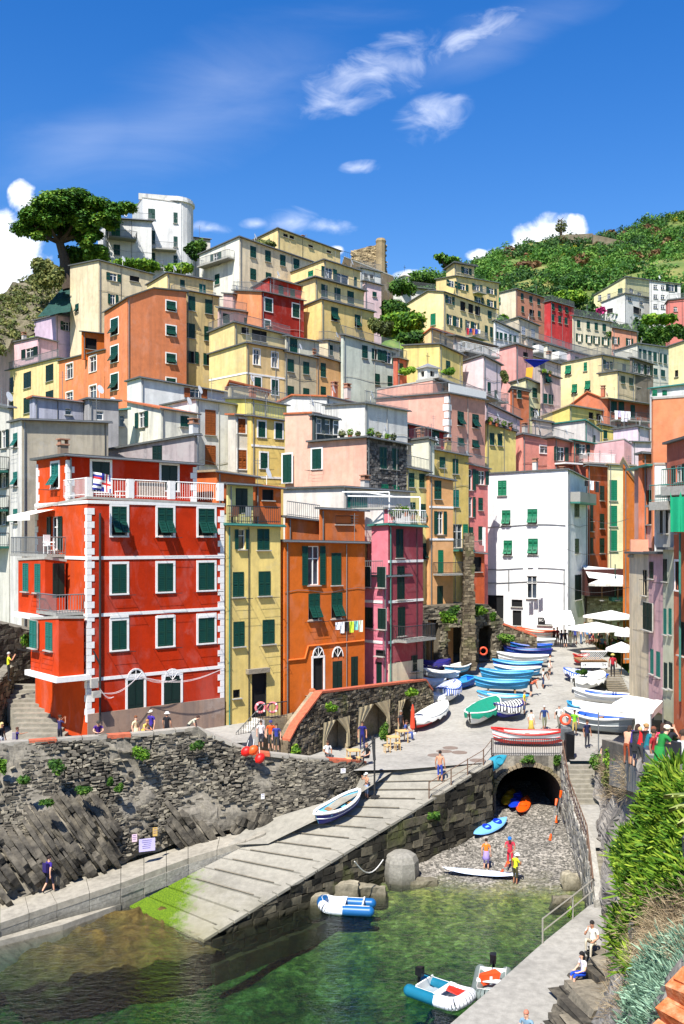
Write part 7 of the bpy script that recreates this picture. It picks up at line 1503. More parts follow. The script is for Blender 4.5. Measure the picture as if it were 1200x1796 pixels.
# ------------------------------------------------------------ people
SK=[]; 
def fig(pose,female=False):
    """joints of a 1.75 m figure facing -Y; returns verts, edges(with tag), radii"""
    J={'pel':(0,0,.95),'sp':(0,.01,1.12),'ch':(0,0,1.33),'nk':(0,-.0,1.49),'hd':(0,-.02,1.60),'ht':(0,-.015,1.70)}
    sw=.17 if female else .19
    for s,n in ((-1,'r'),(1,'l')):
        J['sh'+n]=(s*sw,0,1.42); J['el'+n]=(s*(sw+.07),.03,1.13); J['wr'+n]=(s*(sw+.07),-.05,.88); J['ha'+n]=(s*(sw+.07),-.08,.80)
        J['hp'+n]=(s*.095,0,.90); J['kn'+n]=(s*.105,-.02,.50); J['an'+n]=(s*.11,.02,.09); J['to'+n]=(s*.12,-.15,.035)
    def up(**k): J.update(k)
    if pose=='walk': up(knr=(-.1,-.16,.52),anr=(-.1,-.2,.10),tor=(-.11,-.36,.05),knl=(.1,.03,.5),anl=(.1,.30,.15),tol=(.11,.20,.04),elr=(-.25,.12,1.15),wrr=(-.26,.14,.92),har=(-.26,.13,.84),ell=(.25,-.08,1.15),wrl=(.25,-.26,.98),hal=(.25,-.32,.92))
    if pose=='lean': up(sp=(0,-.04,1.1),ch=(0,-.14,1.28),nk=(0,-.22,1.42),hd=(0,-.28,1.51),ht=(0,-.30,1.61),shr=(-.18,-.14,1.36),shl=(.18,-.14,1.36),elr=(-.26,-.3,1.14),ell=(.26,-.3,1.14),wrr=(-.1,-.5,1.08),wrl=(.1,-.5,1.08),har=(-.02,-.56,1.08),hal=(.02,-.56,1.08))
    if pose=='photo': up(elr=(-.27,-.16,1.26),ell=(.27,-.16,1.26),wrr=(-.1,-.33,1.5),wrl=(.1,-.33,1.5),har=(-.06,-.36,1.56),hal=(.06,-.36,1.56))
    if pose=='point': up(elr=(-.28,-.24,1.38),wrr=(-.3,-.48,1.42),har=(-.3,-.57,1.43))
    if pose=='paddle': up(elr=(-.27,-.14,1.16),wrr=(-.12,-.34,1.2),har=(-.06,-.38,1.2),ell=(.27,-.1,1.12),wrl=(.14,-.34,.98),hal=(.1,-.38,.96),sp=(0,-.03,1.1),ch=(0,-.08,1.32),nk=(0,-.12,1.47),hd=(0,-.17,1.57),ht=(0,-.18,1.67))
    if pose=='bend': up(sp=(0,-.12,1.08),ch=(0,-.34,1.2),nk=(0,-.48,1.28),hd=(0,-.58,1.33),ht=(0,-.66,1.39),shr=(-.18,-.36,1.26),shl=(.18,-.36,1.26),elr=(-.2,-.42,.98),ell=(.2,-.42,.98),wrr=(-.14,-.5,.76),wrl=(.14,-.5,.76),har=(-.12,-.52,.68),hal=(.12,-.52,.68),knr=(-.1,-.08,.5),knl=(.1,-.02,.5))
    if pose in('sit','sitlean'):
        up(pel=(0,0,.12),sp=(0,-.0,.30),ch=(0,-.03,.50),nk=(0,-.06,.66),hd=(0,-.09,.77),ht=(0,-.095,.87))
        for s,n in ((-1,'r'),(1,'l')): J['sh'+n]=(s*sw,-.03,.58); J['el'+n]=(s*(sw+.06),-.08,.32); J['wr'+n]=(s*.15,-.28,.24); J['ha'+n]=(s*.12,-.36,.22); J['hp'+n]=(s*.1,-.04,.10); J['kn'+n]=(s*.11,-.46,.14); J['an'+n]=(s*.11,-.50,-.30); J['to'+n]=(s*.115,-.66,-.36)
        if pose=='sitlean': up(elr=(-.2,-.3,.42),wrr=(-.08,-.34,.66),har=(-.05,-.34,.73),knr=(-.11,-.42,.30),anr=(-.11,-.42,-.14),tor=(-.115,-.58,-.18))
    Rd={'pel':(.155,.115),'sp':(.13,.10),'ch':(.16,.115),'nk':(.052,.055),'hd':(.078,.095),'ht':(.062,.07)}
    if female: Rd['sp']=(.11,.09); Rd['ch']=(.14,.11); Rd['pel']=(.165,.12)
    for n in 'rl': Rd.update({'sh'+n:(.06,.06),'el'+n:(.044,.044),'wr'+n:(.028,.028),'ha'+n:(.034,.02),'hp'+n:(.092,.095),'kn'+n:(.058,.058),'an'+n:(.038,.04),'to'+n:(.036,.026)})
    E=[('pel','sp',1),('sp','ch',1),('ch','nk',0),('nk','hd',0),('hd','ht',0)]
    for n in 'rl':
        E+=[('ch','sh'+n,1),('sh'+n,'el'+n,5),('el'+n,'wr'+n,0),('wr'+n,'ha'+n,0),('pel','hp'+n,2),('hp'+n,'kn'+n,2),('kn'+n,'an'+n,3),('an'+n,'to'+n,4)]
        w=Vector(J['wr'+n]); h=Vector(J['ha'+n]); d=(h-w).normalized(); sd_=d.cross(Vector((0,0,1) if abs(d.z)<.8 else (0,1,0))).normalized()
        for k,(off,ln) in enumerate(((-.032,.062),(-.011,.078),(.011,.074),(.030,.058))):
            a=h+sd_*off+d*.012; b=a+d*ln*.55+sd_*off*.15; cc=b+d*ln*.4+(d.cross(sd_))*-.02
            J['f%s%da'%(n,k)]=tuple(a); J['f%s%db'%(n,k)]=tuple(cc); Rd['f%s%da'%(n,k)]=(.010,.010); Rd['f%s%db'%(n,k)]=(.007,.007); E+=[('ha'+n,'f%s%da'%(n,k),0),('f%s%da'%(n,k),'f%s%db'%(n,k),0)]
        a=w+d*.03-sd_*.03; b=a+d*.045-sd_*.03; J['t'+n]=tuple(b); Rd['t'+n]=(.009,.009); E+=[('wr'+n,'t'+n,0)]
    return J,E,Rd
def bodymesh(pose,female):
    J,E,Rd=fig(pose,female); ks=list(J); ix={k:i for i,k in enumerate(ks)}
    me=bpy.data.meshes.new('body_skel'); me.from_pydata([J[k] for k in ks],[(ix[a],ix[b]) for a,b,_ in E],[]); o=bpy.data.objects.new('body_skel',me); COL.objects.link(o)
    md=o.modifiers.new('s','SKIN'); md.use_smooth_shade=True; md.branch_smoothing=.3
    for k in ks:
        sv=me.skin_vertices[0].data[ix[k]]; sv.radius=Rd[k]; sv.use_root=(k=='pel')
    s2=o.modifiers.new('u','SUBSURF'); s2.levels=1; s2.render_levels=1
    dg=bpy.context.evaluated_depsgraph_get(); dg.update(); m2=bpy.data.meshes.new_from_object(o.evaluated_get(dg)); bpy.data.objects.remove(o)
    segs=[(Vector(J[a]),Vector(J[b]),t) for a,b,t in E]
    n=len(m2.polygons); tags=[0]*n
    for i,p in enumerate(m2.polygons):
        c=p.center; best=9; bt=0
        for a,b,t in segs:
            d=b-a; f=max(0,min(1,(c-a).dot(d)/max(d.length_squared,1e-9))); q=(c-a-d*f).length
            if t in (2,1): q-=.05
            if q<best: best=q; bt=t; bf=f
        if bt==5: bt=1 if bf<.55 else 0
        tags[i]=bt
    while len(m2.materials)<5: m2.materials.append(None)
    m2.polygons.foreach_set('material_index',tags); m2.polygons.foreach_set('use_smooth',[True]*n); m2.name='body'; return m2,J
BM={}
def facemesh():
    m_=MB(); 
    for s in (-1,1): m_.ball((s*.032,-.088,.012),.011,6,1)
    m_.add([(0,-.09,.02),(-.016,-.088,-.025),(.016,-.088,-.025),(0,-.122,-.02)],[(0,1,3),(0,3,2),(1,2,3)],0); m_.box((0,-.092,-.048),(.045,.008,.008),2)
    for s in (-1,1): m_.ball((s*.082,.0,.0),.022,6,0,(.5,.8,1.3))
    return m_
def hairmesh(kind):
    m_=MB(); n=12; K=7; vs=[]
    for j in range(K+1):
        a=PI*.5*j/K*1.18
        for i in range(n):
            t=2*PI*i/n; front=max(0,-math.sin(t)); z=.035+math.cos(a)*.105; r=math.sin(a); 
            if j==K: z+=front*.07
            vs.append((math.cos(t)*r*.092,math.sin(t)*r*.108-.0,max(z,(-.02 if front<.3 else .035))))
    m_.add(vs,[(j*n+i,j*n+(i+1)%n,(j+1)*n+(i+1)%n,(j+1)*n+i) for j in range(K) for i in range(n)])
    if kind=='long': m_.lathe([(.05,-.30),(.085,-.2),(.09,-.05),(.07,.05)],9,(0,.055,0)); 
    if kind=='bun': m_.ball((0,.09,.09),.045,8)
    if kind=='cap': m_=MB(); m_.lathe([(.103,.02),(.108,.06),(.09,.11),(.04,.135),(.01,.137)],12,(0,0,0)); m_.box((0,-.14,.03),(.15,.11,.012))
    if kind=='hat': m_=MB(); m_.lathe([(.17,.015),(.17,.028),(.106,.04),(.104,.10),(.07,.125),(.01,.13)],14,(0,0,0))
    return m_
FM=facemesh().mesh('face',[plain('skin_nose',(206,150,120),.6,.9),DARK,plain('lips',(150,80,76),.6)]); HM={}
SKN=[(214,160,130),(196,140,108),(226,176,146),(160,108,80)]
def person(pos,face,pose,shirt,pants,label,hair='short',hc=(60,42,30),h=1.72,low=None,shoe=(60,60,64),female=False,sk=None,top=None,skirt=None,pack=None,group=None):
    k=(pose,female)
    if k not in BM: BM[k]=bodymesh(pose,female)
    me,J=BM[k]; s=h/1.76; root=empty('person',Vector(pos),face,label=label,cat='person',group=group); root.scale=(s,s,s)
    skm=plain('skin',SKN[sk if sk is not None else hash(label)%4 if 0 else (len(label)%4)],.6,.9,.05); o=link('body',me,root)
    pm=plain('cloth',pants,.9,.9,.1); ms=[skm,plain('cloth',shirt,.9,.9,.1) if shirt else skm,pm,pm if low else skm,plain('shoe',shoe,.8,.9)]
    for i,m in enumerate(ms): o.material_slots[i].link='OBJECT'; o.material_slots[i].material=m
    hd=Vector(J['hd']); tilt=Vector(J['ht'])-hd; ax=0 if pose not in('lean','bend') else -.4
    f=link('face',FM,root,hd+Vector((0,0,.0)))
    kk=hair
    if kk!='bald':
        key=(kk,)
        if key not in HM: HM[key]=hairmesh(kk).mesh('hair',plain('hair',(50,36,28),.8))
        ho=link('hat' if kk in('cap','hat') else 'hair',HM[key],root,hd+Vector((0,.01,.035))); ho.material_slots[0].link='OBJECT'; ho.material_slots[0].material=plain('hair',hc,.85,.9,.15)
        if kk in('cap','hat') and ('short',) in HM: h2=link('hair',HM[('short',)],root,hd+Vector((0,.012,.018))); h2.material_slots[0].link='OBJECT'; h2.material_slots[0].material=plain('hair',(60,44,32),.85,.9,.15)
    if skirt:
        pz_=Vector(J['pel']); zl=skirt[1]; m_=MB().lathe([(.2+.13*(pz_.z-zl),zl),(.17,(pz_.z+zl)/2),(.135,pz_.z+.12)],14,(pz_.x,pz_.y,0)); m_.obj('skirt',plain('cloth',skirt[0],.9,.9,.15),root,smooth=True)
    if pack:
        c=Vector(J['ch']); m_=MB().box((c.x,c.y+.2,c.z-.1),(.28,.16,.42),0,None,.02); m_.obj('backpack',plain('cloth',pack,.85,.9,.1),root)
    return root
N_=0; Tn=PI
def walkp(px,py,face,pose,shirt,pants,label,**k): return person(GP(px,py),face,pose,shirt,pants,label,**k)
walkp(955,1283,PI*.0,'walk',(30,56,110),(120,122,96),'man in a blue t-shirt and khaki shorts walking down the landing',hc=(190,186,180),h=1.74)
walkp(981,1281,.1,'walk',(220,220,214),(112,108,96),'man in a white shirt with a backpack walking beside the blue shirted man',hc=(150,146,140),pack=(90,70,50),low=True)
walkp(1008,1292,-.2,'walk',(120,190,40),(170,150,90),'man in a bright lime t-shirt and tan shorts',h=1.75)
walkp(932,1290,2.4,'stand',(236,230,214),(196,160,60),'woman in a white top and a yellow patterned skirt seen from behind',female=True,h=1.68,skirt=((200,164,70),.35),hair='bun',hc=(30,26,24))
walkp(920,1254,1.2,'stand',(236,214,20),(60,80,130),'man in a yellow vest beside the zebra boat',h=1.74,hair='short')
walkp(1030,1312,.4,'stand',(28,34,70),(40,40,50),'man in a navy polo standing by the black bag at the stairs head',h=1.75,low=True)
person(Vector((15.1,55.5,-13.2)),-.5,'stand',(24,28,56),(30,30,40),'bald man in a navy t-shirt behind the shrubs at the stairs head',hair='short',hc=(200,120,70),h=1.78,low=True,sk=2)
walkp(965,1184,1.4,'stand',(220,196,176),(224,200,180),'woman in a pale pink outfit sitting among the boat sterns',female=True,skirt=((220,196,180),.6))
walkp(952,1205,1.0,'bend',(60,60,66),(40,40,46),'person bending over beside the boat row',low=True)
walkp(931,1222,1.6,'bend',(190,90,60),(50,50,60),'bare armed person crouching by the cyan boat stern')
walkp(953,1206+2,1.5,'stand',(238,236,230),(40,60,100),'person in white between the boat sterns',h=1.6)
for i,(px,py,c1,c2,hr_,lb) in enumerate([(985,1136,(24,30,60),(30,30,40),'short','man in navy standing at the end of the boat row'),(992,1136,(20,20,26),(22,22,30),'short','man in black waiting beside the lane'),(1001,1134,(214,220,150),(226,222,200),'long','woman in a pale yellow top by the lane crowd'),(1009,1131,(60,70,150),(40,40,60),'short','person in blue among the lane crowd'),(1019,1130,(234,206,206),(90,110,140),'long','woman in a pink white shirt under the big umbrella'),(1030,1129,(90,150,210),(120,110,90),'bun','woman in a light blue dress under the big umbrella'),(1039,1128,(30,30,40),(30,30,30),'short','dark dressed diner under the umbrella'),(1050,1127,(80,50,110),(60,60,80),'short','man in purple in the middle of the diners'),(1067,1127,(24,24,24),(24,24,24),'short','black dressed diner right of the man in purple'),(1084,1130,(70,60,120),(60,60,60),'long','woman in violet before the orange lane wall'),(972,1132,(70,20,26),(30,30,30),'short','person in maroon beside the café board'),(978,1131,(120,30,40),(40,40,44),'short','person in dark red near the café umbrella')]):
    walkp(px,py,rnd.uniform(-1,1)+(0 if i%2 else 2.5),'stand',c1,c2,lb,hair=hr_,low=i%2==0,h=1.66+.02*(i%5),female=hr_!='short')
DC=[(220,216,208),(40,50,90),(150,40,50),(30,30,34),(200,180,120),(90,120,160),(230,226,220),(110,60,50),(60,90,70),(180,90,110),(30,40,70),(214,210,200)]
for i in range(12):
    p=GP(1026+i*6.2+(i*37%5),1128+(i*53%17)); person(p+Vector((0,0,.36)),i*1.9,'sit' if i%3 else 'stand',DC[i],DC[(i+5)%12],'%s %s from the left among the café tables under the white parasols'%(('first','second','third','fourth','fifth','sixth','seventh','eighth','ninth','tenth','eleventh','last')[i],'seated diner' if i%3 else 'standing guest'),low=i%2==0,h=1.68,hair='short' if i%4 else 'long',hc=(60,42,32) if i%3 else (150,110,70),group='diners under the large white parasols')
# crowd at the lookout on the right
def look(px,py,Y,*a,**k): return person(P(px,py,Y),*a,**k)
look(1116,1348,35,2.2,'lean',(238,236,236),(90,90,120),'fair haired child in white leaning on the lookout rail',h=1.55,hc=(196,160,110))
look(1110,1345,36,2.0,'lean',(60,44,130),(50,50,60),'person in a violet shirt behind the fair haired child',h=1.66,hair='long',hc=(60,40,30))
look(1123,1352,33.8,1.9,'lean',(222,30,30),(60,60,60),'woman in a bright red top at the lookout rail',h=1.72,hair='bun',hc=(170,130,80),female=True)
look(1133,1358,32,1.6,'lean',(20,110,120),(60,70,90),'brown haired woman in a teal t-shirt leaning on the rail',h=1.66,hair='short',hc=(120,70,46),female=True)
look(1100,1342,38,2.4,'lean',(200,150,120),(150,70,40),'bare shouldered person behind the white canopy post',h=1.6,hair='long')
look(1146,1364,30,.9,'stand',(150,30,34),(60,60,60),'person carrying a red bag behind the woman in green',h=1.5)
look(1157,1373,27.3,1.9,'lean',(30,120,50),(30,120,50),'woman in a loose green dress and pale cap leaning on the parapet',h=1.7,female=True,hair='cap',hc=(226,206,180),skirt=((30,124,50),.25))
look(1172,1368,28.6,2.5,'photo',(30,30,36),(60,60,60),'person in black behind the woman in green',h=1.72,hair='long',hc=(40,30,26))
look(1163,1362,31,2.6,'stand',(214,60,90),(60,60,60),'person in a pink top furthest back at the lookout',h=1.7,hair='long',hc=(70,44,30))
look(1198,1395,24.5,1.8,'stand',(232,232,232),(60,60,60),'person in a white shirt cut by the right edge',h=1.66,hair='short',pack=(40,40,44))
# on the promenade behind the sea wall
def prom(px,Y,face,pose,shirt,pants,label,z=-11.,**k): return person(Vector(((px-600)*Y/F,Y,z)),face,pose,shirt,pants,label,**k)
prom(172,50.6,.3,'lean',(70,30,120),(60,60,40),'man in a purple t-shirt and dark cap leaning on the sea wall',hair='cap',hc=(60,58,52),h=1.72)
prom(105,51,2.6,'photo',(50,44,90),(30,30,40),'woman in navy taking a photo at the stairs foot',h=1.62,female=True,hair='bun',hc=(70,50,36),z=-10.8)
prom(238,51.6,.9,'stand',(222,200,160),(220,190,150),'woman in a beige dress by the first red house door',female=True,h=1.68,skirt=((214,190,150),.3),hair='short',hc=(120,70,40))
prom(252,51.5,1.1,'lean',(226,180,90),(226,170,60),'person in a yellow dress bending towards the wall',female=True,h=1.6,hair='short',hc=(170,120,70),skirt=((226,160,50),.4))
prom(265,52.6,-.6,'stand',(60,40,140),(40,40,60),'man in a violet shirt and white cap before the red house',hair='cap',hc=(230,220,200),h=1.8)
prom(293,52.8,2.8,'stand',(24,24,30),(24,24,30),'person in black with a white sun hat near the second door',hair='hat',hc=(238,236,230),h=1.68)
prom(330,53.,1.5,'bend',(200,196,170),(60,60,60),'person bending in a grey patterned shirt by the low arch',hc=(60,40,34),h=1.7)
prom(30,49.6,1.9,'point',(50,40,100),(50,50,70),'seated looking woman in navy pointing from the wall at the left',female=True,h=1.45,hair='short',hc=(80,50,36),pack=(150,140,150))
prom(3,49.8,1.2,'stand',(20,20,26),(220,220,216),'blonde woman in black at the left edge of the promenade',female=True,hair='long',hc=(206,180,120),h=1.66,z=-11.)
person(P(15,1195,57),2.,'photo',(214,220,40),(24,24,24),'man in a lime jacket at the top of the stairs',hc=(180,176,170),low=True,h=1.72)
prom(458,55.5,.2,'stand',(238,226,224),(60,60,70),'person in white below the yellow house stair',h=1.6,z=-11.9)
prom(475,55,.0,'stand',(240,90,30),(60,60,60),'person in a bright orange top below the yellow house stair',h=1.7,z=-11.9,hair='cap',hc=(60,60,120))
prom(485,54.6,.1,'stand',(50,60,140),(60,60,60),'person in blue beside the orange top',h=1.6,z=-11.9)
prom(515,57,.9,'walk',(226,110,60),(40,40,44),'person in salmon climbing the arcade steps',h=1.6,z=-11.7)
# arcade terrace
walkp(703,1292,.9,'stand',(60,56,60),(40,40,40),'grey haired man standing in the shade of the right arch',hc=(140,130,120),low=True)
person(GP(711,1297)+Vector((0,0,.35)),1.2,'sit',(70,90,150),(70,90,150),'person in pale blue sitting at the right café table',hair='short',low=True)
person(GP(645,1341)+Vector((0,0,.35)),-.8,'sit',(20,20,24),(30,30,40),'bald man in black sitting by the café tables',hair='short',hc=(150,120,100),low=True)
person(GP(636,1318)+Vector((0,.6,0)),0,'stand',(30,30,110),(30,30,90),'dim figure in blue inside the middle arch',low=True)
person(G(574,1332,-12.6)+Vector((0,0,.2)),.4,'sit',(236,234,228),(80,80,80),'person in white sitting behind the wall under the left arch',hc=(60,40,30))
# slipway
person(RPt(772,1372),2.7,'stand',None,(50,70,160),'shirtless man in patterned blue shorts at the slipway top',h=1.76,sk=1,hc=(30,26,24))
person(RPt(643,1402),-.9,'photo',None,(150,170,200),'shirtless boy in a white cap by the tall lamp on the slipway',h=1.45,sk=1,hair='cap',hc=(240,238,230))
# left quay
person(G(86,1566,-16.45),2.5,'walk',(50,30,120),(26,26,50),'man with a backpack in a violet t-shirt on the left quay',h=1.74,pack=(40,26,90),hc=(40,30,26))
# beach
person(GB(853,1526),2.9,'stand',(244,120,30),(150,130,180),'woman in an orange life vest standing on the pebbles',female=True,h=1.66,hair='bun',skirt=((150,130,190),.62))
person(GB(895,1524),-.3,'paddle',(200,50,70),(206,40,60),'guide in a red vest and blue cap holding a paddle',h=1.76,hair='cap',hc=(30,110,190),sk=3)
person(GB(904,1552),2.2,'paddle',(206,214,40),(60,56,30),'person in a yellow shirt and white hat wading at the board',h=1.62,hair='hat',hc=(232,226,220),sk=3)
# right walkway
p=G(1040,1700,WKz); person(Vector((p.x,p.y,WKz+.95)),-2.2+PI*.5,'sitlean',(238,234,220),(196,184,160),'man in a white shirt sitting on the rock ledge',h=1.75,low=True,hair='short',hc=(34,28,26),sk=1)
p=G(1024,1742,WKz); person(Vector((p.x,p.y,WKz+.62)),-1.25,'sit',(232,226,232),(20,70,190),'long haired girl in blue shorts sitting below the man in white',female=True,h=1.68,hair='long',hc=(22,18,20),sk=2,shoe=(200,180,200))
p=G(925,1830,WKz); person(Vector((p.x,p.y,WKz+.2)),-.6,'sit',(120,150,170),(90,90,100),'balding man at the bottom edge of the walkway',hair='short',hc=(190,120,96),sk=2)
person(Vector((p.x+.35,p.y-.6,WKz+.1)),-.4,'sit',(190,130,150),(90,90,100),'brown haired companion at the bottom edge of the walkway',hair='long',hc=(110,70,50),h=1.6)
# waitress on the deck stair
person(P(1075,1188,70),2.9,'stand',(160,24,40),(30,26,30),'person in a dark red shirt and straw hat on the deck stairs',hair='hat',hc=(220,200,110),h=1.72,low=True)
# ------------------------------------------------------------ street furniture
def umbrella(p,w,label,h=2.6,mat=None,n=8,dp=None,rz=.4):
    r=empty('parasol',p,rz,label=label,cat='parasol'); m_=MB(); vs=[(0,0,h+.55)]
    dp=dp or w
    for i in range(n): t=2*PI*i/n+PI/n; f=1/max(abs(math.cos(t)),abs(math.sin(t))) if n==4 else 1; vs.append((math.cos(t)*w/2*(f if n==4 else 1),math.sin(t)*dp/2*(f if n==4 else 1),h))
    lo=[(x*1.0,y*1.0,z-.22) for x,y,z in vs[1:]]
    m_.add(vs+lo,[(0,1+i,1+(i+1)%n) for i in range(n)]+[(1+i,n+1+i,n+1+(i+1)%n,1+(i+1)%n) for i in range(n)]); m_.obj('canopy',mat or plain('white_canvas',(242,240,234),.9,.92,.04),r)
    m2=MB().tube((0,0,0),(0,0,h+.5),.035,6)
    for i in range(n): m2.tube((0,0,h+.1),(vs[1+i][0]*.97,vs[1+i][1]*.97,h-.02),.012,3)
    m2.obj('pole',WOOD,r); MB().lathe([(.28,0),(.28,.08),(.08,.12)],10).obj('base',CONC,r); return r
umbrella(GP(1046,1150),4.0,'large white square parasol over the lane diners, left one',2.5,n=4)
umbrella(GP(1078,1140)+Vector((.2,1.8,0)),3.7,'large white square parasol over the lane diners, right one behind',3.,n=4)
umbrella(GP(1090,1186),2.6,'small white parasol above the deck stairs',2.3,n=8)
umbrella(GP(1094,1163)+Vector((.3,0,.3)),2.2,'white parasol half hidden by the lane house corner',2.3)
umbrella(GP(962,1118),2.7,'white café parasol before the white house',2.2)
umbrella(P(1056,1054,94.5),2.6,'left grey parasol on the shaded upper terrace',1.7,plain('grey_canvas',(206,200,190),.9,.9,.05)); umbrella(P(1084,1054,94.2),2.9,'right grey parasol on the shaded upper terrace',1.7,plain('grey_canvas',(206,200,190),.9,.9,.05))
mb=MB(); aw=empty('awning',P(972,1072,91),0,label='white awning fixed to the white house corner',cat='awning'); mb.add([(-1.2,0,0),(1.5,-.3,.1),(1.6,-1.5,-.9),(-1.1,-1.3,-.8),(1.6,-1.5,-1.2),(-1.1,-1.3,-1.1)],[(0,1,2,3),(3,2,4,5)]); mb.obj('canvas',WHITE,aw)
sg=empty('shop_sign',P(955,1088,91.),R_(-18),label='dark shop sign on the white house above the café',cat='sign'); MB().box((0,0,0),(1.1,.06,.4)).obj('panel',DARK,sg)
def text(s,parent,loc,size,mat,rot=(PI/2,0,0)):
    cu=bpy.data.curves.new('lettering','FONT'); cu.body=s; cu.size=size; cu.extrude=.005; cu.align_x='CENTER'; cu.align_y='CENTER'; o=bpy.data.objects.new('lettering',cu); COL.objects.link(o); dg=bpy.context.evaluated_depsgraph_get(); me=bpy.data.meshes.new_from_object(o.evaluated_get(dg)); bpy.data.objects.remove(o); me.materials.clear(); me.materials.append(mat); return link('lettering',me,parent,loc,rot)
text('BOOM',sg,(0,-.05,0),.34,WHITE)
# white canopy at the right
q=[P(1050,1249,58.5),P(1142,1252,56),P(1163,1229,59.),P(1100,1219,64)]; cn=empty('canopy_tent',q[0],0,label='wide white canopy on posts in front of the lane houses',cat='canopy'); m_=MB()
rows=[[q[3].lerp(q[2],t)-q[0] for t in (0,.33,.66,1)],[(q[3].lerp(q[2],t)+q[0].lerp(q[1],t))*.5-q[0]-Vector((0,0,.12*(1-abs(2*t-1)))) for t in (0,.33,.66,1)],[q[0].lerp(q[1],t)-q[0] for t in (0,.33,.66,1)]]
surf(rows,24,16,.07,.6,3.,True).obj('canvas',TW,cn,smooth=True); m_.add([q[0]-q[0],q[1]-q[0],q[1]-q[0]-Vector((0,0,.35)),q[0]-q[0]-Vector((0,0,.18)),q[2]-q[0],q[2]-q[0]-Vector((0,0,.4))],[(0,3,2,1),(1,2,5,4)]); m_.obj('valance',TW,cn)
m_=MB(); 
for k in q: e=k-q[0]; m_.tube(e,(e.x,e.y,-12.8-q[0].z),.04,6)
m_.obj('post',GREY,cn); wg=MB(); a_=q[1]-q[0]; wg.add([a_+Vector((-.9,.1,-.3)),a_+Vector((0,0,-.3)),a_+Vector((.1,0,-3.)),a_+Vector((-.5,.1,-3.2))],[(0,1,2,3)]); wg.obj('side_sheet',TW,cn)
# terrace deck with lattice
dk=empty('terrace_deck',GP(1019,1187),0,label='dark raised deck with white lattice and a lettered white banner',cat='deck'); sx=dk.location.y/F
W_=46*sx; MB().box((W_/2,1.2,1.25),(W_,2.6,.12)).obj('deck_floor',WOOD,dk)
for x in (0.05,W_-.05,W_/2): MB().box((x,0,.62),(.12,.12,1.25)).obj('post',IRON,dk)
bn=MB().box((W_/2,-.08,1.02),(W_,.04,.52)).obj('banner',WHITE,dk); text('Lia',bn,(W_*.13,-.115,1.03),.26,DARK); text('Giò',bn,(W_*.87,-.115,1.03),.26,DARK)
lt=MB()
for i in range(-4,14):
    for s in (1,-1):
        x0=i*.17; x1=x0+s*.62; 
        if min(x0,x1)<0 or max(x0,x1)>W_: continue
        lt.tube((x0,-.02,1.4),(x1,-.02,2.02),.016,3,cap=False)
lt.box((W_/2,-.02,2.1),(W_,.06,.12)); lt.obj('lattice',WHITE,dk)
for i in range(4):
    x=.4+i*.5; t_=empty('diner_table',dk.location+Vector((x,.9+.3*(i%2),1.31)),0,label=['first','second','third','fourth'][i]+' small café table from the left on the raised deck',cat='table'); MB().lathe([(.28,.72),(.28,.75)],10).obj('top',WOOD,t_); MB().tube((0,0,0),(0,0,.72),.03,5).obj('leg',IRON,t_)
ds=empty('deck_stairs',GP(1070,1215),0,label='grey weathered wooden steps beside the raised deck',cat='stairs')
for i in range(11): MB().box((.7,.28*i,.13*i+.05),(1.55,.30,.09)).obj('tread',plain('grey_planks',(128,118,100),.9,.9,.25),ds)
# café tables, stools
TBW=plain('light_pine',(206,170,112),.7,.9,.15,sc=8)
def table(p,label,w=.7,rz=.3):
    t=empty('cafe_table',p,rz,label=label,cat='table'); MB().box((0,0,.73),(w,w,.05)).obj('table_top',TBW,t)
    for a in (-1,1):
        for b in (-1,1): MB().box((a*w*.42,b*w*.42,.352),(.06,.06,.70)).obj('leg',TBW,t)
def stool(p,label,rz=.3):
    t=empty('stool',p,rz,label=label,cat='stool',group='pine stools at the arcade'); MB().box((0,0,.44),(.36,.36,.04)).obj('seat',TBW,t)
    for a in (-1,1):
        for b in (-1,1): MB().box((a*.14,b*.14,.21),(.04,.04,.42)).obj('leg',TBW,t)
table(GP(690,1313),'right pine café table under the third arch'); table(GP(703,1305)+Vector((.1,.5,0)),'pine table furthest right by the seated person in blue'); table(GP(620,1338),'left pine café table by the sea wall end')
stool(GP(679,1320),'pine stool beside the right café tables'); stool(GP(697,1316),'pine stool in front of the right table'); stool(GP(611,1344),'pine stool left of the table by the sea wall'); stool(GP(631,1342),'pine stool between the table and the man in black')
# closed red parasol, bins, black bag, lamp, lifebuoys
cp=empty('closed_parasol',GP(724,1287),0,label='closed red parasol standing by the white covered boat',cat='parasol'); MB().lathe([(.05,.25),(.17,.4),(.12,1.5),(.03,1.95)],8).obj('canopy',C_('red_canvas',(226,70,40),.8),cp); MB().tube((0,0,0),(0,0,2.05),.02,5).obj('pole',GREY,cp); MB().lathe([(.25,0),(.25,.07)],10).obj('base',WHITE,cp)
for px,py,c,lb in ((819,1174,(236,190,30),'yellow plastic crate by the stone pillar'),):
    t=empty('crate',GP(px,py),.3,label=lb,cat='crate'); MB().box((0,0,.28),(.8,.6,.5),0,None,.02).obj('box',C_('yellow_crate',c),t); MB().box((0,0,.55),(.9,.7,.06)).obj('rim',C_('yellow_crate',c),t)
bg_=empty('bag_stack',Vector((13.35,56.9,-12.8)),0,label='tall black covered stack at the head of the harbour stairs',cat='bag'); MB().box((0,0,.75),(.55,.7,1.5),0,None,.08).obj('lower_cover',plain('black_plastic',(20,20,22),.35,1,.2,bmp=.5),bg_); MB().box((-.1,.5,1.35),(.6,.7,.7),0,None,.1).obj('upper_cover',plain('grey_plastic',(90,92,92),.4,1,.2,bmp=.5),bg_)
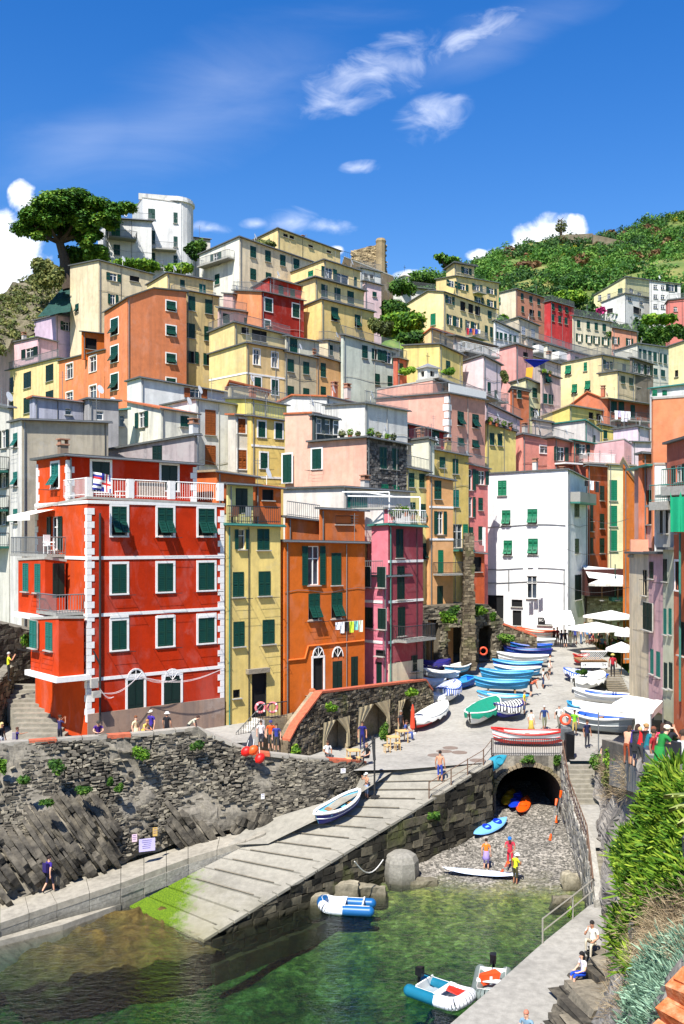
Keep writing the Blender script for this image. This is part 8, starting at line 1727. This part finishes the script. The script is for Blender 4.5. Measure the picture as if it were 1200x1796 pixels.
lp=empty('mast_lamp',RPt(657,1398),0,label='tall thin metal davit standing on the slipway',cat='post'); m_=MB().tube((0,0,0),(0,0,3.2),.05,6); m_.tube((0,0,3.1),(-.7,0,2.4),.03,5); m_.tube((0,0,2.),(-.1,.1,3.3),.08,6); m_.obj('mast',IRON,lp); MB().lathe([(.3,0),(.3,.08)],8).obj('foot',IRON,lp)
def torus(name,c,R,r,mat,root,rot=None,loc=None):
    m_=MB(); n=16; k=7; vs=[]
    for i in range(n):
        a=2*PI*i/n
        for j in range(k): b=2*PI*j/k; vs.append(((R+r*math.cos(b))*math.cos(a),r*math.sin(b),(R+r*math.cos(b))*math.sin(a)))
    m_.add([Vector(v)+Vector(c) for v in vs],[(i*k+j,i*k+(j+1)%k,((i+1)%n)*k+(j+1)%k,((i+1)%n)*k+j) for i in range(n) for j in range(k)]); return m_.obj(name,mat,root,smooth=True)
LBP=C_('pink_lifebuoy',(232,120,126),.5)
for px,lb in ((457,'left pink lifebuoy on the yellow house stair rail'),(478,'right pink lifebuoy on the yellow house stair rail')):
    r_=empty('lifebuoy',P(px,1241,56.4),R_(20),label=lb,cat='lifebuoy'); torus('ring',(0,0,0),.28,.075,LBP,r_)
    for a in range(4): t=a*PI/2+.78; MB().box((.28*math.cos(t),0,.28*math.sin(t)),(.1,.17,.1)).obj('band',WHITE,r_)
for px,py,Y,lb in ((848,1142,81.5,'orange lifebuoy hanging in the ruin wall opening'),(992,1262,62,'orange lifebuoy on the turquoise boat')):
    r_=empty('lifebuoy',P(px,py,Y),0,label=lb,cat='lifebuoy'); torus('ring',(0,0,0),.3,.08,C_('orange_lifebuoy',(232,84,50),.5),r_)
for i,(px,py,c,lb) in enumerate([(432,1318,(226,30,24),'left red buoy hung over the sea wall'),(444,1316,(240,90,30),'orange buoy between the two red ones on the sea wall'),(456,1330,(222,30,24),'lower right red buoy hung over the sea wall')]):
    r_=empty('buoy',P(px,py,51.6),.3*i,label=lb,cat='buoy'); m_=MB().lathe([(.03,-.32),(.2,-.2),(.26,0),(.2,.2),(.05,.3)],10); Rm=Matrix.Rotation(.9,3,'Y'); m_.v=[tuple(Rm@Vector(q)) for q in m_.v]; m_.obj('float',C_('red_buoy_%d'%(i%2),c,.45),r_,smooth=True); MB().tube((0,0,.1),(.1,.25,.55),.015,4).obj('rope',WHITE,r_)
# stairs of the yellow house
sty=empty('door_stairs',P(452,1258,56.9),R_(38),label='white stone stair with a thin rail below the yellow house door',cat='stairs')
for i in range(8): MB().box((-.3-.22*i,-.5,-.19*i-.5),(.24,1.0,1.0)).obj('step',plain('marble_step',(214,210,200),.7,.85,.1),sty)
MB().box((.62,-.5,-.45),(1.6,1.0,.9)).obj('landing',BRST,sty); railing(sty,[(-2.1,-1.,-1.4),(-.3,-1.,.02),(1.4,-1.,.02)],.9,.2,IRON)
MB().box((.3,-.5,-1.9),(2.,.9,2.)).obj('stair_wall',BRST,sty)
sto=empty('arcade_steps',P(520,1300,56.2),0,label='worn stone steps rising beside the arcade wall',cat='stairs')
for i in range(9): MB().box((.17*i,.28*i+.3,.22*i-1.2),(1.1,.4,.9)).obj('step',STEPM,sto)
# flag on the red house, terrace furniture
fl=empty('flag',P(162,842,51.3),R_(20),label='white red and blue naval flags hanging over the red house terrace',cat='flag'); FLR=C_('flag_red',(206,40,40),.8);FLB=C_('flag_blue',(40,44,130),.8)
m_=MB(); nn=12; vs=[]; fs=[]; mi=[]
for i in range(nn+1):
    for j in range(9): x=.95*i/nn; z=.45-.95*j/8-.35*(i/nn)**1.2*.5; vs.append((x,.07*math.sin(x*8+j*.5),z))
for i in range(nn):
    for j in range(8):
        if i<6: c=0 if j in(0,3,6) else (1 if j in (2,) else (2 if j in(1,5,7) else (1 if j==2 else 0)));
        else: c=1 if (i==9 or j==4) else (0 if (abs(i-9)==1 or abs(j-4)==1 or (i+j)%5==0) else 2)
        m_.add([vs[i*9+j],vs[i*9+j+1],vs[(i+1)*9+j+1],vs[(i+1)*9+j]],[(0,1,2,3)],c)
m_.obj('cloth',[WHITE,FLR,FLB],fl); MB().tube((0,0,-.6),(0,0,.6),.02,5).obj('pole',GREY,fl)
def chair(p,rz,label,mat,s=1.,group=None):
    c=empty('chair',p,rz,label=label,cat='chair',group=group); MB().box((0,0,.43),(.46,.44,.04)).obj('seat',mat,c); MB().box((0,.21,.74),(.42,.04,.56)).obj('backrest',mat,c)
    for a in (-1,1):
        MB().box((a*.23,0,.62),(.04,.42,.04)).obj('armrest',mat,c)
        for b in (-1,1): MB().box((a*.2,b*.19,.205),(.035,.035,.41)).obj('leg',mat,c)
ztp=rh.root.location.z
chair(P(86,971,52.4),.9,'white plastic chair on the red house side balcony',WHITE); 
t=empty('terrace_table',P(218,862,54.6),R_(40),label='white table on the red house roof terrace',cat='table'); MB().box((0,0,0),(.9,.6,.04)).obj('table_top',WHITE,t); [MB().box((a*.4,b*.25,-.36),(.04,.04,.7)).obj('leg',WHITE,t) for a in(-1,1) for b in(-1,1)]
for i,(px,lb) in enumerate(((410,'brown wicker chair at the left of the yellow house terrace'),(432,'grey wicker chair in the middle of the yellow house terrace'),(447,'brown chair at the right of the yellow house terrace'))): chair(P(px,918,59.3+i*.5),R_(220),lb,plain('wicker',(110,70,50) if i!=1 else (150,150,146),.8))
# laundry and cloth lines
def laundry(A,B_,items,label,n_=None,wh=.6):
    r=empty('laundry_line',A,0,label=label,cat='laundry'); d=B_-A; MB().tube((0,0,0),d,.012,3).obj('line',WHITE,r)
    for i,c in enumerate(items):
        p=d*((i+.5)/len(items)); w=min(.5,d.length/len(items)*.9); dd=d.normalized(); h=wh*rnd.uniform(.6,1.2); k=3; m_=MB(); vs=[]
        for a in range(4):
            for b in range(4): vs.append(p+dd*(w*(a/3-.5))+Vector((0,-.03-.05*math.sin(a*2+b),-h*b/3)))
        m_.add(vs,[(a*4+b,a*4+b+1,a*4+4+b+1,a*4+4+b) for a in range(3) for b in range(3)]); m_.obj('cloth',plain('cloth',c,.9,.9,.1),r)
W3=(236,236,236)
laundry(P(588,1092,60.6),P(637,1088,61.6),[W3,W3,(30,30,34),(190,220,60),(120,190,180),(236,236,200)],'washing line with white and green clothes on the burnt orange house',.5)
laundry(P(818,575,142),P(843,578,144),[(200,40,60),(40,50,150),(230,120,90),(60,60,170),W3],'red and blue laundry on the broad yellow house balcony',wh=1.)
laundry(P(1078,720,115.5),P(1106,722,115.5),[W3,(190,180,210),W3,(214,206,222),W3],'white and lilac laundry under the tiled eave',wh=1.1)
laundry(P(846,925,87),P(852,925,86.5),[W3,W3],'white sheets hanging beside the pink narrow house',wh=2.6)
laundry(P(1024,842,95),P(1052,845,96),[(30,30,34),W3,(40,40,44)],'black and white washing beside the grey balcony',wh=.9)
laundry(P(917,978,92),P(944,978,91.6),[W3,W3,(230,228,236)],'white sheets hanging on the front of the big white house',wh=1.3)
bs_=empty('blue_sheet',P(925,630,113),0,label='bright blue sheet strung over a terrace as shade',cat='sheet'); s_=113/F; MB().add([(-6*s_,0,0),(22*s_,-.5,-.2),(40*s_,0,-.1),(14*s_,.5,-.9)],[(0,1,2),(0,2,3)]).obj('cloth',C_('blue_sheet',(20,50,200),.8),bs_)
yt2=empty('towel',P(928,645,112),0,label='orange yellow towel hanging under the blue sheet',cat='towel'); MB().add([(-.3,0,0),(.5,0,.1),(.35,-.05,-1.2),(-.4,-.05,-1.)],[(0,1,2,3)]).obj('cloth',C_('yellow_towel',(226,160,50),.9),yt2)
# green curtains at the right lane
gc=empty('green_curtain',P(1176,872,53.5),0,label='bright green hanging curtain panels at the right edge',cat='curtain'); vs=[]; m_=MB(); s_=53.5/F
for i in range(19):
    for j in range(6): x=i*2.1*s_; y=.16*math.sin(i*1.05)*(.4+j*.12)-i*.08; vs.append((x,y,-j*12.2*s_+(.3*(i%6==0) if j==0 else 0)))
m_.add(vs,[(i*6+j,i*6+j+1,i*6+6+j+1,i*6+6+j) for i in range(18) for j in range(5)]); m_.obj('cloth',plain('green_curtain_cloth',(6,150,104),.8,.9,.08),gc,smooth=True)
# lane balcony parapet and slabs
lb_=empty('lane_balcony',P(1103,970,68),0,label='salmon balcony parapet with white edges over the lane corner',cat='balcony'); s_=66/F; MB().box((1.0,-.2,.45),(1.9,.2,1.0)).obj('parapet',stucco((244,170,140),.4),lb_); MB().box((1.4,-.3,-.2),(2.8,1.2,.22)).obj('slab',CONC,lb_)
for px,py,Y,w,lb in ((1150,888,59,1.5,'grey slab balcony with a green screen on the lane'),(1172,862,56,2.2,'thick grey slab balcony at the right edge')):
    b=empty('slab_balcony',P(px,py,Y),R_(-62),label=lb,cat='balcony'); MB().box((w/2,0,0),(w,1.1,.5)).obj('slab',CONC,b); railing(b,[(0,-.5,.25),(w,-.5,.25)],1.,.14,GUT)
# white pipe frame over the terrace
pg=empty('pergola_frame',P(603,893,64),0,label='white pipe frame bent over the terrace above the pink corner house',cat='frame'); m_=MB(); _q=[[P(600,863,66),P(683,863,65.5),P(683,894,65.5)],[P(610,870,65.5),P(737,872,64.5),P(737,905,64.5)],[P(640,863,65.8),P(690,871,65)]]
for a in _q: m_.path([k-pg.location for k in a],.05,5)
m_.obj('pipes',WHITE,pg)
# wires
wr_=empty('overhead_cable',P(985,1000,92),0,label='overhead cables crossing from the white house to the lane houses',cat='cable'); m_=MB()
for (a,b) in ((P(990,962,93),P(1103,964,68)),(P(992,1028,93),P(1104,1030,68)),(P(1030,905,93),P(1103,910,72))):
    m_.path([a.lerp(b,t)-Vector((0,0,.5*math.sin(PI*t)))-wr_.location for t in [i/8 for i in range(9)]],.02,3)
m_.obj('cable',IRON,wr_)
cw_=empty('facade_cable',P(176,1220,51.6),0,label='white cables looping along the red house ground floor',cat='cable'); m_=MB()
for a,b,sg_ in ((P(176,1215,51.5),P(243,1186,53.2),.35),(P(243,1186,53.2),P(393,1172,56.6),.5),(P(176,1208,51.5),P(200,1222,51.9),.2),(P(243,1186,53.2),P(310,1192,55),.2)):
    for o__ in (0,.06): m_.path([a.lerp(b,t)-Vector((0,.05,(sg_+o__)*math.sin(PI*t)))-cw_.location for t in [i/10 for i in range(11)]],.012,4)
m_.obj('cable',C_('white_cable',(214,200,196),.6),cw_)
mc=empty('meter_boxes',P(156,1215,51.6),R_(40),label='white electric boxes on the corner of the red house',cat='box'); MB().box((.25,-.1,.5),(.4,.2,.5)).obj('box',LEDGE,mc); MB().box((.35,-.15,-.1),(.45,.2,.35)).obj('box',LEDGE,mc)
rp_=empty('mooring_rope',G(622,1510,-15.4),0,label='pale rope looped from the slipway edge to the mooring block',cat='rope'); a_=G(622,1508,-15.3); b_=G(672,1505,-15.9); MB().path([a_.lerp(b_,t)-Vector((0,0,.6*math.sin(PI*t)))-rp_.location+Vector((0,-.25,0)) for t in [i/10 for i in range(11)]],.03,5).obj('rope',C_('rope',(214,210,200)),rp_)
for i,(px,py) in enumerate(((779,1318),(790,1312),(806,1320),(764,1325),(838,1334))):
    p=GP(px,py); MB().lathe([(.48,.004),(.48,.012)],16).obj('manhole_cover',plain('brown_iron_cover',(126,110,98),.8,.9,.15),None,loc=p,label=['round brown cover behind the shirtless man, back of the pair','round brown cover nearest the middle of the landing','round brown cover in front of the pair by the slipway top','leftmost round brown cover in the landing pavement','lone reddish cover by the railing corner'][i],cat='manhole cover')
# roof terrace pots
_o=['first','second','third','fourth']
PLB=[_o[i]+' potted plant from the left on the pink side of the stone sided roof' for i in range(3)]+[_o[i]+' potted plant from the corner over the dark stone wall' for i in range(4)]+[_o[i]+' dark pot from the left on the yellow roof garden' for i in range(4)]+[_o[i]+' flower pot from the left on the pink corner house balcony' for i in range(4)]+['left pot on the mauve grey house balcony','right pot on the mauve grey house balcony']
for i,(px,py,Y) in enumerate([(600,768,78),(614,767,77),(628,766,76),(650,768,74.8),(664,770,76),(678,772,77),(690,774,78),(860,742,102.6),(872,745,103.4),(884,748,104.2),(895,752,105),(690,910,66.5),(700,906,67),(712,903,67.4),(724,908,68),(955,655,115.5),(965,657,115.8)]):
    p=P(px,py+3,Y); t=empty('potted_plant',p,0,label=PLB[i],cat='plant'); s=rnd.uniform(.8,1.3); MB().lathe([(.12*s,0),(.17*s,.28*s),(.19*s,.3*s)],8).obj('pot',TILE if i%3 else DARK,t); link('foliage',leafmesh('foliage',[(0,0,.45*s,.28*s,.28*s,.28*s)],160,.10,LEAFA if i%2 else LEAFO,i),t)
ob=empty('flower_pots',P(548,1222,58.5),0,label='orange terracotta jar and pot at the arcade step top',cat='pot'); MB().lathe([(.1,0),(.22,.2),(.2,.42),(.1,.5)],10).obj('jar',TILE,ob); MB().lathe([(.12,0),(.18,.3)],9,(.1,-.5,-.6)).obj('pot',TILE,ob)
for o_ in list(SC.objects):
    if o_.get('label')=='x': print('LEFT x',o_.name)
print('OBJECTS',len(SC.objects),'TRIS',sum(len(m.polygons) for m in bpy.data.meshes))
